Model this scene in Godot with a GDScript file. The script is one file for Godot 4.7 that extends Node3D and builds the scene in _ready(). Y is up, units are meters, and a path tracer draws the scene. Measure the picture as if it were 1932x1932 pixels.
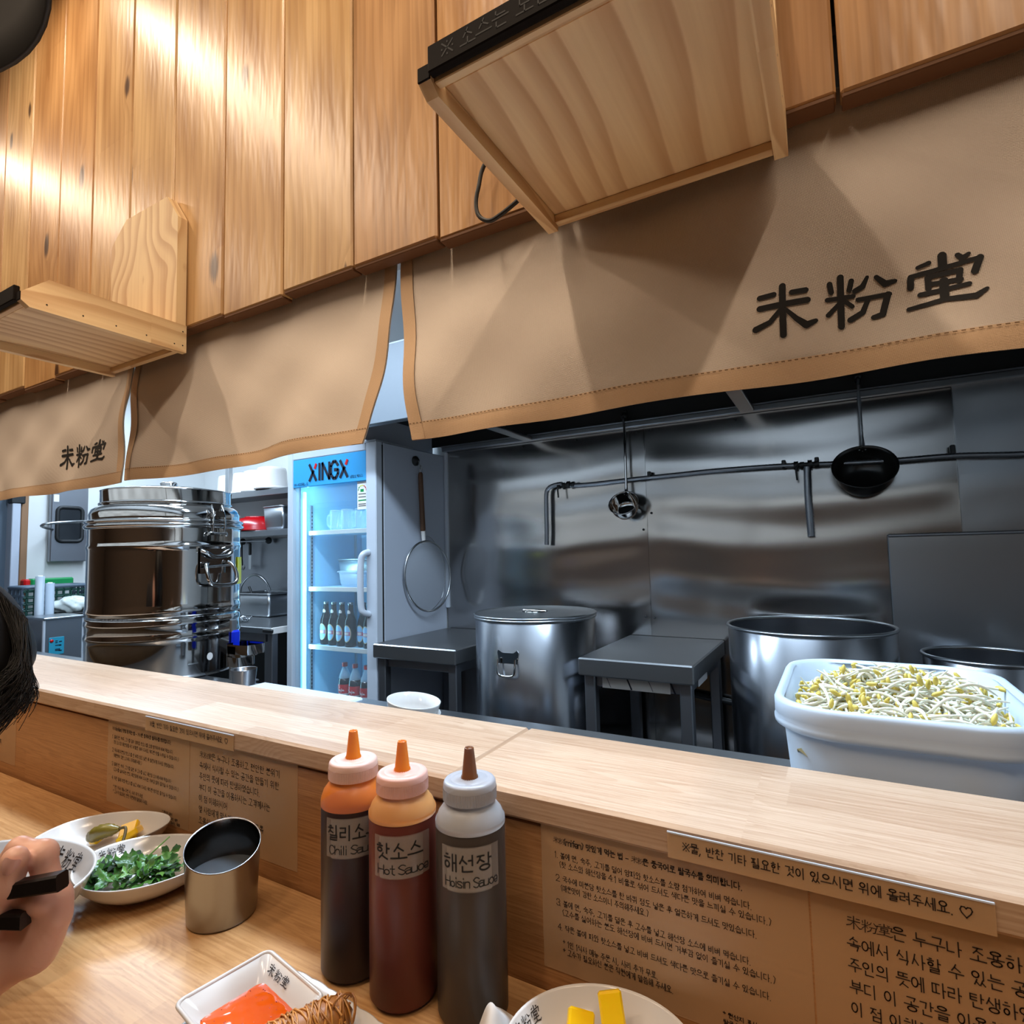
extends Node3D

# A noodle bar seen from a seat at its counter: planked bulkhead and cloth curtains over a ledge, the steel kitchen behind.
# Units are metres, y is up, the eye is at (0, 1.2, 0); the counter runs along x, the kitchen lies towards -z.

const EYE := 1.2
var M := {}
var used := {}
var rng := RandomNumberGenerator.new()


func _ready():
	rng.seed = 7
	camera_and_light()
	materials()
	room()
	bulkhead()
	counter()
	curtains()
	kitchen_wall()
	fridge()
	kitchen_right()
	worktop_things()
	kitchen_left()
	wall_shelves()
	notices()
	sauce_bottles()
	table_things()
	person()


func camera_and_light():
	var cam := Camera3D.new()
	cam.name = "camera"
	cam.keep_aspect = Camera3D.KEEP_HEIGHT
	cam.fov = 83.964
	cam.near = 0.02
	cam.far = 60.0
	add_child(cam)
	cam.position = Vector3(0, EYE, 0)
	cam.rotation_order = EULER_ORDER_YXZ
	cam.rotation_degrees = Vector3(4.025, 29.566, -1.321)
	cam.current = true
	var env := Environment.new()
	env.background_mode = Environment.BG_COLOR
	env.background_color = Color(0.02, 0.02, 0.02)
	env.tonemap_mode = Environment.TONE_MAPPER_LINEAR
	env.tonemap_exposure = EXPOSURE
	env.sdfgi_enabled = true
	env.ssao_enabled = true
	env.ssil_enabled = true
	var we := WorldEnvironment.new()
	we.name = "world_environment"
	we.environment = env
	add_child(we)
	# the kitchen's ceiling panels: cool white
	for p in KITCHEN_PANELS:
		area_light(Vector3(p[0], 2.385, p[1]), Vector2(p[2], p[3]), COOL, p[4])
	# warm-white tubes under the dining ceiling, running towards the planks
	for x in TUBES:
		area_light(Vector3(x, 2.615, TUBE_Z), Vector2(0.05, 1.1), WARM, TUBE_ENERGY)


const EXPOSURE := 1.0
# x, z, width, depth, energy
const KITCHEN_PANELS := [[-0.35, -1.15, 1.2, 0.16, 5.4], [-2.0, -1.1, 1.2, 0.16, 4.2], [-3.3, -1.75, 1.2, 0.16, 3.8]]
const COOL := Color(0.81, 0.905, 1.0)
const WARM := Color(1.0, 0.90, 0.79)
const TUBES := [-2.5, -1.5, -0.5, 0.5]
const TUBE_Z := 0.11
const TUBE_ENERGY := 1.25
const PENDANT := 0.16
const FRIDGE_SIDE := 0.24
const FRIDGE_TOP := 0.16


func area_light(at: Vector3, size: Vector2, col: Color, energy: float, down := Vector3.DOWN):
	var l := AreaLight3D.new()
	l.name = numbered("panel_light")
	l.area_size = size
	l.light_color = col
	l.light_energy = energy
	l.area_normalize_energy = true
	l.area_range = 9.0
	l.shadow_enabled = true
	add_child(l)
	l.look_at_from_position(at, at + down, Vector3.FORWARD if absf(down.y) > 0.9 else Vector3.UP)


# ------------------------------------------------------------------ naming

func numbered(called: String) -> String:
	if not used.has(called):
		used[called] = 0
		return called
	used[called] += 1
	return "%s_%03d" % [called, used[called]]


func kid_name(parent: Node, called: String) -> String:
	if parent == self:
		return numbered(called)
	if not parent.has_node(called):
		return called
	var k := 1
	while parent.has_node("%s_%03d" % [called, k]):
		k += 1
	return "%s_%03d" % [called, k]


func tag(o, label: String, category: String, group := ""):
	o.set_meta("label", label)
	o.set_meta("category", category)
	if group:
		o.set_meta("group", group)
	return o


func thing(called: String, label: String, category: String, at := Vector3.ZERO, group := "") -> Node3D:
	var o := Node3D.new()
	o.name = numbered(called)
	add_child(o, true)
	o.position = at
	tag(o, label, category, group)
	return o


func base(called: String, at := Vector3.ZERO) -> Node3D:
	var o := Node3D.new()
	o.name = numbered(called)
	add_child(o, true)
	o.position = at
	o.set_meta("kind", "structure")
	return o


func part(called: String, s, mat: Material, parent: Node = self, at := Vector3.ZERO) -> MeshInstance3D:
	var o := MeshInstance3D.new()
	o.name = kid_name(parent, called)
	o.mesh = s if s is Mesh else shape(s)
	o.material_override = mat
	o.cast_shadow = GeometryInstance3D.SHADOW_CASTING_SETTING_ON
	parent.add_child(o, true)
	o.position = at
	return o


func struct(called: String, s, mat: Material, parent: Node = self) -> MeshInstance3D:
	var o := part(called, s, mat, parent)
	if parent == self:
		o.set_meta("kind", "structure")
	return o


func stuff(o):
	o.set_meta("kind", "stuff")
	return o


func again(o: Node3D, at: Vector3, label := "", turn := 0.0) -> Node3D:
	var c: Node3D = o.duplicate()
	c.name = numbered(str(o.name).trim_suffix("_001"))
	add_child(c, true)
	c.position = at
	c.rotation.y = turn
	if label:
		c.set_meta("label", label)
	return c


# ------------------------------------------------------------------ shapes

func st() -> SurfaceTool:
	var s := SurfaceTool.new()
	s.begin(Mesh.PRIMITIVE_TRIANGLES)
	return s


func shape(s: SurfaceTool) -> ArrayMesh:
	s.generate_normals()
	return s.commit()


func sm(s: SurfaceTool, group: int):
	s.set_smooth_group(group)


func v3(s: SurfaceTool, p: Vector3, uv: Vector2):
	s.set_uv(uv)
	s.add_vertex(p)


# corners go anticlockwise seen from outside
func quad(s: SurfaceTool, a: Vector3, b: Vector3, c: Vector3, d: Vector3, ua := Vector2.ZERO, ub := Vector2.RIGHT, uc := Vector2.ONE, ud := Vector2.DOWN):
	v3(s, a, ua)
	v3(s, c, uc)
	v3(s, b, ub)
	v3(s, a, ua)
	v3(s, d, ud)
	v3(s, c, uc)


# a flat convex polygon, turned so that it faces the direction «out»
func poly(s: SurfaceTool, pts: Array, uvs: Array, out: Vector3):
	var n: Vector3 = (pts[1] - pts[0]).cross(pts[2] - pts[0])
	var back := n.dot(out) < 0.0
	for i in range(1, pts.size() - 1):
		var j := i if back else i + 1
		var k := i + 1 if back else i
		v3(s, pts[0], uvs[0])
		v3(s, pts[j], uvs[j])
		v3(s, pts[k], uvs[k])


# box with chamfered edges; g is the axis of the grain
func box(s: SurfaceTool, c: Vector3, size: Vector3, b := 0.0, g := 0, xf := Transform3D.IDENTITY):
	sm(s, -1)
	var h := size / 2.0
	b = minf(b, minf(h.x, minf(h.y, h.z)) * 0.9)
	var uo := Vector2(rng.randf() * 3.0, rng.randf() * 3.0)
	for n in 3:
		var a1 := (n + 1) % 3
		var a2 := (n + 2) % 3
		for sg in [-1.0, 1.0]:
			var pts := []
			for k in [[-1, -1], [1, -1], [1, 1], [-1, 1]]:
				var p := Vector3.ZERO
				p[n] = sg * h[n]
				p[a1] = k[0] * (h[a1] - b)
				p[a2] = k[1] * (h[a2] - b)
				pts.append(p)
			box_face(s, pts, n, g, uo, c, xf, sg)
			if b <= 0.0:
				continue
			# two edges: faces +-n meeting +-a1, along a2
			for sh in [-1.0, 1.0]:
				var e := []
				for k in [[0, -1], [0, 1], [1, 1], [1, -1]]:
					var p := Vector3.ZERO
					p[n] = sg * (h[n] - (0.0 if k[0] == 0 else b))
					p[a1] = sh * (h[a1] - (b if k[0] == 0 else 0.0))
					p[a2] = k[1] * (h[a2] - b)
					e.append(p)
				box_face(s, e, n, g, uo, c, xf, sg)
	if b > 0.0:
		for sx in [-1.0, 1.0]:
			for sy in [-1.0, 1.0]:
				for sz in [-1.0, 1.0]:
					var d := Vector3(sx, sy, sz)
					box_face(s, [Vector3(d.x * h.x, d.y * (h.y - b), d.z * (h.z - b)), Vector3(d.x * (h.x - b), d.y * h.y, d.z * (h.z - b)), Vector3(d.x * (h.x - b), d.y * (h.y - b), d.z * h.z)], 0, g, uo, c, xf, 1.0)


func box_face(s: SurfaceTool, pts: Array, n: int, g: int, uo: Vector2, c: Vector3, xf: Transform3D, sg: float):
	var uvs := []
	var q := []
	var mid := Vector3.ZERO
	var a1 := (n + 1) % 3
	var a2 := (n + 2) % 3
	for p in pts:
		var w: Vector3 = p + c
		if n == g:
			uvs.append(Vector2(w[a1], w[a2] * 0.25) + uo)
		else:
			uvs.append(Vector2(w[a1 if a2 == g else a2] + sg * n * 0.31, w[g]) + uo)
		q.append(xf * w)
		mid += p
	poly(s, q, uvs, xf.basis * mid)


func bar(called: String, c: Vector3, size: Vector3, b: float, mat: Material, parent: Node, g := 0) -> MeshInstance3D:
	var s := st()
	box(s, c, size, b, g)
	return part(called, s, mat, parent)


# an outline in x, y pushed along z from 0 to depth, then placed by xf; the grain runs along y (or x)
func prism(s: SurfaceTool, outline: PackedVector2Array, depth: float, xf := Transform3D.IDENTITY, along_x := false):
	sm(s, -1)
	var o := outline
	if Geometry2D.is_polygon_clockwise(o):
		o.reverse()
	var uo := Vector2(rng.randf() * 3.0, rng.randf() * 3.0)
	var idx := Geometry2D.triangulate_polygon(o)
	for cap in 2:
		var z := depth if cap else 0.0
		for i in range(0, idx.size(), 3):
			var pts := []
			var uvs := []
			for k in 3:
				var p := o[idx[i + k]]
				pts.append(xf * Vector3(p.x, p.y, z))
				uvs.append((Vector2(p.y, p.x) if along_x else p) + uo)
			poly(s, pts, uvs, xf.basis * Vector3(0, 0, 1 if cap else -1))
	for i in o.size():
		var a := o[i]
		var b := o[(i + 1) % o.size()]
		var nrm := Vector3(b.y - a.y, a.x - b.x, 0)
		var la := a.x if along_x else a.y
		var lb := b.x if along_x else b.y
		if absf(la - lb) < 0.002:
			lb = la + (b - a).length()
		poly(s, [xf * Vector3(a.x, a.y, 0), xf * Vector3(b.x, b.y, 0), xf * Vector3(b.x, b.y, depth), xf * Vector3(a.x, a.y, depth)], [uo + Vector2(0, la), uo + Vector2(0, lb), uo + Vector2(depth, lb), uo + Vector2(depth, la)], xf.basis * nrm)


# a round bar through points; r is a radius or a list of radii
func tube(s: SurfaceTool, pts: Array, r, sides := 8, closed := false):
	sm(s, 0)
	var n := pts.size()
	var rings := []
	var up := Vector3.UP
	var dist := 0.0
	var lens := []
	for i in n:
		var a: Vector3 = pts[i - 1] if i > 0 else (pts[n - 1] if closed else pts[0])
		var b: Vector3 = pts[i + 1] if i < n - 1 else (pts[0] if closed else pts[n - 1])
		var t := (b - a).normalized()
		if i == 0:
			up = Vector3.UP if absf(t.y) < 0.9 else Vector3.RIGHT
		up = (up - t * up.dot(t)).normalized()
		var side := t.cross(up)
		var ring := []
		var rad: float = r[i] if r is Array else r
		for k in sides:
			var an := TAU * k / sides
			ring.append(pts[i] + (up * cos(an) + side * sin(an)) * rad)
		rings.append(ring)
		if i > 0:
			dist += (pts[i] as Vector3).distance_to(pts[i - 1])
		lens.append(dist)
	var segs := n if closed else n - 1
	for i in segs:
		var p: Array = rings[i]
		var q: Array = rings[(i + 1) % n]
		var l0: float = lens[i]
		var l1: float = lens[i + 1] if i < n - 1 else dist + 0.01
		for k in sides:
			var k2 := (k + 1) % sides
			quad(s, p[k], p[k2], q[k2], q[k], Vector2(k * 0.01, l0), Vector2((k + 1) * 0.01, l0), Vector2((k + 1) * 0.01, l1), Vector2(k * 0.01, l1))
	if not closed:
		for e in [0, n - 1]:
			sm(s, -1)
			var away: Vector3 = (pts[0] - pts[1]) if e == 0 else (pts[n - 1] - pts[n - 2])
			var uvs := []
			for k in sides:
				uvs.append(Vector2.ZERO)
			poly(s, rings[e], uvs, away)


# a smooth curve through points
func curve(pts: Array, steps := 6, closed := false) -> Array:
	var out := []
	var n := pts.size()
	var last := n if closed else n - 1
	for i in last:
		var p0: Vector3 = pts[(i - 1 + n) % n] if (closed or i > 0) else pts[0]
		var p1: Vector3 = pts[i]
		var p2: Vector3 = pts[(i + 1) % n]
		var p3: Vector3 = pts[(i + 2) % n] if (closed or i < n - 2) else pts[n - 1]
		for k in steps:
			out.append(p1.cubic_interpolate(p2, p0, p3, float(k) / steps))
	if not closed:
		out.append(pts[n - 1])
	return out


# a turned shape; the profile runs up the outside, a point given twice makes a crease
func lathe(s: SurfaceTool, prof: Array, segs := 32, xf := Transform3D.IDENTITY):
	var group := 1
	sm(s, group)
	var dist := 0.0
	for i in prof.size() - 1:
		var a: Vector2 = prof[i]
		var b: Vector2 = prof[i + 1]
		if a.distance_to(b) < 1e-6:
			group += 1
			sm(s, group)
			continue
		var d2 := dist + a.distance_to(b)
		for k in segs:
			var t0 := TAU * k / segs
			var t1 := TAU * (k + 1) / segs
			var c0 := Vector2(cos(t0), sin(t0))
			var c1 := Vector2(cos(t1), sin(t1)) if k < segs - 1 else Vector2(1, 0)
			var p00 := xf * Vector3(a.x * c0.x, a.y, a.x * c0.y)
			var p10 := xf * Vector3(b.x * c0.x, b.y, b.x * c0.y)
			var p11 := xf * Vector3(b.x * c1.x, b.y, b.x * c1.y)
			var p01 := xf * Vector3(a.x * c1.x, a.y, a.x * c1.y)
			var m := maxf(a.x, b.x)
			var u0 := Vector2(t0 * m, dist)
			var u1 := Vector2(t1 * m, dist)
			var w0 := Vector2(t0 * m, d2)
			var w1 := Vector2(t1 * m, d2)
			if b.x > 1e-6:
				v3(s, p00, u0)
				v3(s, p11, w1)
				v3(s, p10, w0)
			if a.x > 1e-6:
				v3(s, p00, u0)
				v3(s, p01, u1)
				v3(s, p11, w1)
		dist = d2


# a sheet of nu by nv cells through f(u, v), u and v from 0 to 1; it faces du x dv
func sheet(s: SurfaceTool, nu: int, nv: int, f: Callable, size := Vector2.ONE, group := 0):
	sm(s, group)
	var g := []
	for i in nu + 1:
		var row := []
		for j in nv + 1:
			row.append(f.call(float(i) / nu, float(j) / nv))
		g.append(row)
	for i in nu:
		for j in nv:
			var a := Vector2(float(i) / nu, float(j) / nv) * size
			var b := Vector2(float(i + 1) / nu, float(j + 1) / nv) * size
			quad(s, g[i][j], g[i + 1][j], g[i + 1][j + 1], g[i][j + 1], a, Vector2(b.x, a.y), b, Vector2(a.x, b.y))


func V(x: float, y: float, z: float) -> Vector3:
	return Vector3(x, EYE + y, z)


func turned(axis: Vector3, degrees: float, at := Vector3.ZERO) -> Transform3D:
	return Transform3D(Basis(axis.normalized(), deg_to_rad(degrees)), at)


# y axis of the result points along d
func aim(d: Vector3, at := Vector3.ZERO) -> Transform3D:
	var y := d.normalized()
	var x := y.cross(Vector3.FORWARD if absf(y.z) < 0.9 else Vector3.RIGHT).normalized()
	return Transform3D(Basis(x, y, x.cross(y)), at)


# ------------------------------------------------------------------ materials

func noise_img(w: int, h: int, freq: float, seed_: int, oct := 3) -> PackedByteArray:
	var n := FastNoiseLite.new()
	n.noise_type = FastNoiseLite.TYPE_SIMPLEX_SMOOTH
	n.seed = seed_
	n.frequency = freq
	n.fractal_octaves = oct
	var im := n.get_seamless_image(w, h)
	im.convert(Image.FORMAT_L8)
	return im.get_data()


# noise drawn out along y: made small and stretched to w by h
func grain_img(w: int, h: int, w0: int, h0: int, freq: float, seed_: int, oct := 3) -> PackedByteArray:
	var n := FastNoiseLite.new()
	n.noise_type = FastNoiseLite.TYPE_SIMPLEX_SMOOTH
	n.seed = seed_
	n.frequency = freq
	n.fractal_octaves = oct
	var im := n.get_seamless_image(w0, h0)
	im.convert(Image.FORMAT_L8)
	im.resize(w, h, Image.INTERPOLATE_CUBIC)
	return im.get_data()


# sawn wood: u across, v along the grain; rings = year rings across the picture, knots = how many
func wood(seed_: int, w: int, h: int, pale: Color, dark: Color, rings: int, wav: float, streak: float, tone: float, knots := 0, amount := 0.7) -> ImageTexture:
	var r := RandomNumberGenerator.new()
	r.seed = seed_
	var warp := grain_img(w, h, maxi(16, w / 10), maxi(16, h / 40), 0.04, seed_, 2)
	var fib := grain_img(w, h, w, maxi(8, h / 48), 0.16, seed_ + 1, 3)
	var big := grain_img(w, h, w / 8, maxi(16, h / 24), 0.07, seed_ + 2, 2)
	var ks := []
	for i in knots:
		ks.append([r.randf() * w, r.randf() * h, r.randf_range(0.035, 0.06) * w])
	var out := PackedByteArray()
	out.resize(w * h * 3)
	var core := Color(dark.r * 0.42, dark.g * 0.36, dark.b * 0.32)
	var o := 0
	for y in h:
		for x in w:
			var i := y * w + x
			var ph := float(x) / w * rings + (warp[i] / 255.0 - 0.5) * wav
			var hole := 0.0
			for k in ks:
				var dx: float = absf(x - k[0])
				dx = minf(dx, w - dx)
				var dy: float = absf(y - k[1])
				dy = minf(dy, h - dy) * 0.55
				var d: float = sqrt(dx * dx + dy * dy) / k[2]
				if d < 5.0:
					ph += 1.6 * exp(-d * d * 0.25)
					hole = maxf(hole, 1.0 - smoothstep(0.55, 1.35, d + (fib[i] / 255.0 - 0.5) * 0.7))
			var fr := ph - floorf(ph)
			var ring := smoothstep(0.25, 0.93, fr) * (1.0 - smoothstep(0.93, 1.0, fr))
			var t := clampf(ring * amount + (fib[i] / 255.0 - 0.5) * streak + (big[i] / 255.0 - 0.5) * tone, -0.25, 1.25)
			var c := pale.lerp(dark, t)
			if hole > 0.0:
				c = c.lerp(core, hole * 0.85)
			out[o] = clampi(int(c.r * 255.0), 0, 255)
			out[o + 1] = clampi(int(c.g * 255.0), 0, 255)
			out[o + 2] = clampi(int(c.b * 255.0), 0, 255)
			o += 3
	var im := Image.create_from_data(w, h, false, Image.FORMAT_RGB8, out)
	im.generate_mipmaps()
	return ImageTexture.create_from_image(im)


# boards glued from staves: each stave a tone of its own, staggered ends; u across, v along
func staves(seed_: int, w: int, h: int, n: int, len_: int, pale: Color, dark: Color, spread: float) -> ImageTexture:
	var r := RandomNumberGenerator.new()
	r.seed = seed_
	var warp := grain_img(w, h, w / 4, maxi(16, h / 32), 0.04, seed_, 2)
	var fib := grain_img(w, h, w, maxi(8, h / 40), 0.2, seed_ + 1, 3)
	var pore := grain_img(w, h, w, maxi(8, h / 12), 0.35, seed_ + 2, 1)
	var tones := []
	for i in n:
		var row := []
		var ofs := r.randi_range(0, len_)
		for k in h / len_ + 2:
			row.append(Vector3(r.randf_range(-spread, spread), r.randf() * 40.0, r.randf_range(0.6, 1.4)))
		tones.append([ofs, row])
	var out := PackedByteArray()
	out.resize(w * h * 3)
	var o := 0
	for y in h:
		for x in w:
			var i := y * w + x
			var sv: Array = tones[x * n / w]
			var tn: Vector3 = sv[1][(y + sv[0]) / len_ % (h / len_)]
			var ph := float(x) / w * 26.0 * tn.z + (warp[i] / 255.0 - 0.5) * 9.0 + tn.y
			var fr := ph - floorf(ph)
			var t := 0.35 + tn.x + smoothstep(0.2, 0.95, fr) * (1.0 - smoothstep(0.95, 1.0, fr)) * 0.22 + (fib[i] / 255.0 - 0.5) * 0.5
			if pore[i] > 178:
				t += 0.16
			var c := pale.lerp(dark, clampf(t, -0.2, 1.2))
			out[o] = clampi(int(c.r * 255.0), 0, 255)
			out[o + 1] = clampi(int(c.g * 255.0), 0, 255)
			out[o + 2] = clampi(int(c.b * 255.0), 0, 255)
			o += 3
	return ImageTexture.create_from_image(Image.create_from_data(w, h, false, Image.FORMAT_RGB8, out))


func grey_tex(w: int, h: int, data: PackedByteArray) -> ImageTexture:
	return ImageTexture.create_from_image(Image.create_from_data(w, h, false, Image.FORMAT_L8, data))


# canvas: over and under threads
func weave_tex() -> ImageTexture:
	var n := 128
	var b := noise_img(n, n, 0.05, 5)
	var out := PackedByteArray()
	out.resize(n * n)
	for y in n:
		for x in n:
			var cx := x / 16
			var cy := y / 16
			var fx := (x % 16) / 16.0 - 0.47
			var fy := (y % 16) / 16.0 - 0.47
			var over := (cx + cy) % 2 == 0
			var a := fx if over else fy
			var l := fy if over else fx
			var hgt := sqrt(maxf(0.0, 0.25 - a * a)) * 2.0 * (0.45 + 0.55 * cos(l * PI))
			out[y * n + x] = clampi(int(hgt * 205.0 + b[y * n + x] * 0.18), 0, 255)
	return grey_tex(n, n, out)


func mat(called: String, col: Color, rough := 0.6, metal := 0.0, tex: Texture2D = null, tile := Vector2.ONE) -> StandardMaterial3D:
	var m := StandardMaterial3D.new()
	m.resource_name = called
	m.albedo_color = col
	m.roughness = rough
	m.metallic = metal
	if tex:
		m.albedo_texture = tex
		m.uv1_scale = Vector3(1.0 / tile.x, 1.0 / tile.y, 1.0)
	M[called] = m
	return m


func bump(m: StandardMaterial3D, tex: Texture2D, height_cm: float):
	m.heightmap_enabled = true
	m.heightmap_texture = tex
	m.heightmap_scale = height_cm


func clear(called: String, col: Color, alpha: float, rough: float) -> StandardMaterial3D:
	var m := mat(called, Color(col.r, col.g, col.b, alpha), rough)
	m.transparency = BaseMaterial3D.TRANSPARENCY_ALPHA
	return m


func glow(called: String, col: Color, energy: float) -> StandardMaterial3D:
	var m := mat(called, Color(0.9, 0.9, 0.9), 0.5)
	m.emission_enabled = true
	m.emission = col
	m.emission_energy_multiplier = energy
	return m


func materials():
	var peel := grey_tex(256, 256, noise_img(256, 256, 0.045, 91, 2))
	for i in 4:
		var t := wood(11 + i * 7, 256, 1024, [Color(0.79, 0.63, 0.43), Color(0.75, 0.57, 0.37), Color(0.81, 0.66, 0.46), Color(0.74, 0.57, 0.39)][i], [Color(0.58, 0.40, 0.22), Color(0.55, 0.37, 0.20), Color(0.61, 0.44, 0.26), Color(0.51, 0.35, 0.20)][i], [9, 7, 11, 10][i], [1.6, 2.4, 1.2, 1.9][i], 0.30, 0.85, [3, 2, 3, 3][i], 0.24)
		var m := mat("cedar_%d" % i, Color.WHITE, 0.36, 0.0, t, Vector2(0.21, 1.15))
		bump(m, peel, 0.05)
	mat("cedar_edge", Color(0.43, 0.29, 0.18), 0.75)
	mat("backing", Color(0.23, 0.14, 0.08), 0.8)
	for i in 2:
		mat("pine_%d" % i, Color.WHITE, 0.55, 0.0, wood(61 + i * 3, 256, 1024, Color(0.90, 0.79, 0.61), Color(0.73, 0.56, 0.39), [9, 8][i], [2.0, 2.6][i], 0.22, 0.30, 0, 0.6), Vector2(0.28, 0.9))
	mat("char_wood", Color(0.075, 0.055, 0.042), 0.7).metallic_specular = 0.2
	mat("ledge_wood", Color.WHITE, 0.34, 0.0, staves(31, 512, 1024, 6, 512, Color(0.77, 0.67, 0.575), Color(0.60, 0.475, 0.37), 0.22), Vector2(0.40, 1.4))
	mat("table_wood", Color.WHITE, 0.33, 0.0, staves(41, 512, 1024, 9, 256, Color(0.76, 0.59, 0.40), Color(0.58, 0.41, 0.25), 0.16), Vector2(0.50, 1.3))
	M["table_wood"].metallic_specular = 0.32
	bump(M["table_wood"], peel, 0.035)
	mat("splash_wood", Color.WHITE, 0.42, 0.0, staves(51, 512, 1024, 5, 512, Color(0.72, 0.53, 0.34), Color(0.52, 0.34, 0.19), 0.15), Vector2(0.30, 1.3))
	var weave := weave_tex()
	for a in [["canvas", Color(0.85, 0.80, 0.745)], ["hem", Color(0.81, 0.685, 0.55)]]:
		var m := mat(a[0], a[1], 0.9)
		m.uv1_scale = Vector3(90, 90, 1)
		bump(m, weave, 0.06)
		m.backlight_enabled = true
		m.backlight = Color(0.22, 0.2, 0.17)
	mat("ink", Color(0.035, 0.03, 0.028), 0.8)
	mat("print_ink", Color(0.14, 0.095, 0.065), 0.8)
	mat("grey_ink", Color(0.19, 0.17, 0.16), 0.45)
	mat("white_paint", Color(0.78, 0.78, 0.77), 0.6)
	mat("thread", Color(0.48, 0.37, 0.26), 0.8)
	mat("cream_paint", Color(0.36, 0.31, 0.27), 0.8)
	mat("grey_paint", Color(0.56, 0.55, 0.54), 0.7)
	mat("floor_tile", Color(0.22, 0.21, 0.20), 0.6)
	mat("brushed", Color(0.66, 0.65, 0.64), 0.17, 1.0)
	mat("steel", Color(0.66, 0.67, 0.68), 0.30, 1.0)
	mat("steel_dull", Color(0.56, 0.57, 0.59), 0.42, 1.0)
	mat("table_steel", Color(0.52, 0.52, 0.52), 0.34, 0.92)
	mat("mirror_steel", Color(0.72, 0.71, 0.70), 0.07, 1.0)
	mat("pot_steel", Color(0.60, 0.61, 0.63), 0.24, 1.0)
	mat("cup_inside", Color(0.42, 0.40, 0.38), 0.14, 1.0)
	mat("hood_grey", Color(0.44, 0.47, 0.50), 0.45)
	mat("pan_black", Color(0.24, 0.235, 0.23), 0.32, 0.9)
	mat("cup_steel", Color(0.60, 0.60, 0.61), 0.28, 1.0)
	mat("black", Color(0.03, 0.03, 0.032), 0.5)
	mat("rubber", Color(0.045, 0.05, 0.055), 0.6)
	mat("fridge_white", Color(0.70, 0.72, 0.75), 0.35)
	mat("fridge_grey", Color(0.66, 0.68, 0.72), 0.4)
	mat("liner", Color(0.60, 0.80, 0.92), 0.4)
	mat("sign_blue", Color(0.20, 0.58, 0.80), 0.3)
	mat("navy", Color(0.05, 0.07, 0.14), 0.4)
	mat("red", Color(0.75, 0.08, 0.08), 0.3)
	mat("red_plastic", Color(0.62, 0.03, 0.06), 0.25)
	mat("green_plastic", Color(0.03, 0.50, 0.26), 0.4)
	mat("blue_plastic", Color(0.02, 0.14, 0.70), 0.3)
	mat("grey_plastic", Color(0.30, 0.35, 0.40), 0.5)
	mat("teal", Color(0.15, 0.55, 0.65), 0.4)
	mat("yellow", Color(0.80, 0.80, 0.15), 0.5)
	mat("white_plastic", Color(0.78, 0.83, 0.88), 0.36)
	M["white_plastic"].backlight_enabled = true
	M["white_plastic"].backlight = Color(0.55, 0.57, 0.60)
	mat("melamine", Color(0.80, 0.78, 0.76), 0.16)
	mat("paper", Color(0.82, 0.80, 0.78), 0.9)
	mat("handle_wood", Color(0.34, 0.22, 0.13), 0.6)
	mat("trim_wood", Color(0.50, 0.36, 0.24), 0.6)
	clear("pane", Color(0.9, 0.97, 1.0), 0.05, 0.03)
	clear("film", Color(0.80, 0.66, 0.50), 0.48, 0.45)
	clear("tape", Color(0.72, 0.69, 0.66), 0.36, 0.3)
	clear("frost", Color(0.80, 0.80, 0.80), 0.02, 0.32)
	clear("wrap", Color(0.85, 0.9, 0.95), 0.6, 0.3)
	clear("box_clear", Color(0.8, 0.9, 0.97), 0.35, 0.3)
	clear("mesh_wire", Color(0.55, 0.56, 0.57), 0.30, 0.5)
	var g := mat("mug_glass", Color(0.88, 0.95, 1.0, 0.12), 0.05)
	g.transparency = BaseMaterial3D.TRANSPARENCY_ALPHA
	g.metallic_specular = 0.3
	mat("lamp_shade", Color(0.022, 0.017, 0.015), 0.55)
	glow("bulb_glow", Color(1.0, 0.78, 0.5), 8.0)
	glow("panel_glow", Color(0.80, 0.91, 1.0), 7.0)
	glow("tube_glow", Color(1.0, 0.90, 0.80), 6.0)
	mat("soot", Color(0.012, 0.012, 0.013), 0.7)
	glow("fridge_glow", Color(0.55, 0.85, 1.0), 2.2)


# ------------------------------------------------------------------ lettering: strokes on a grid of nine by nine, two figures a point

const CHO := "ㄱㄲㄴㄷㄸㄹㅁㅂㅃㅅㅆㅇㅈㅉㅊㅋㅌㅍㅎ"
const JUNG := "ㅏㅐㅑㅒㅓㅔㅕㅖㅗㅘㅙㅚㅛㅜㅝㅞㅟㅠㅡㅢㅣ"
const JONG := " ㄱㄲㄳㄴㄵㄶㄷㄹㄺㄻㄼㄽㄾㄿㅀㅁㅂㅄㅅㅆㅇㅈㅊㅋㅌㅍㅎ"
const TWIN := {"ㄲ": "ㄱㄱ", "ㄸ": "ㄷㄷ", "ㅃ": "ㅂㅂ", "ㅆ": "ㅅㅅ", "ㅉ": "ㅈㅈ", "ㄳ": "ㄱㅅ", "ㄵ": "ㄴㅈ", "ㄶ": "ㄴㅎ", "ㄺ": "ㄹㄱ", "ㄻ": "ㄹㅁ", "ㄼ": "ㄹㅂ", "ㄽ": "ㄹㅅ", "ㄾ": "ㄹㅌ", "ㄿ": "ㄹㅍ", "ㅀ": "ㄹㅎ", "ㅄ": "ㅂㅅ"}
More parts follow.
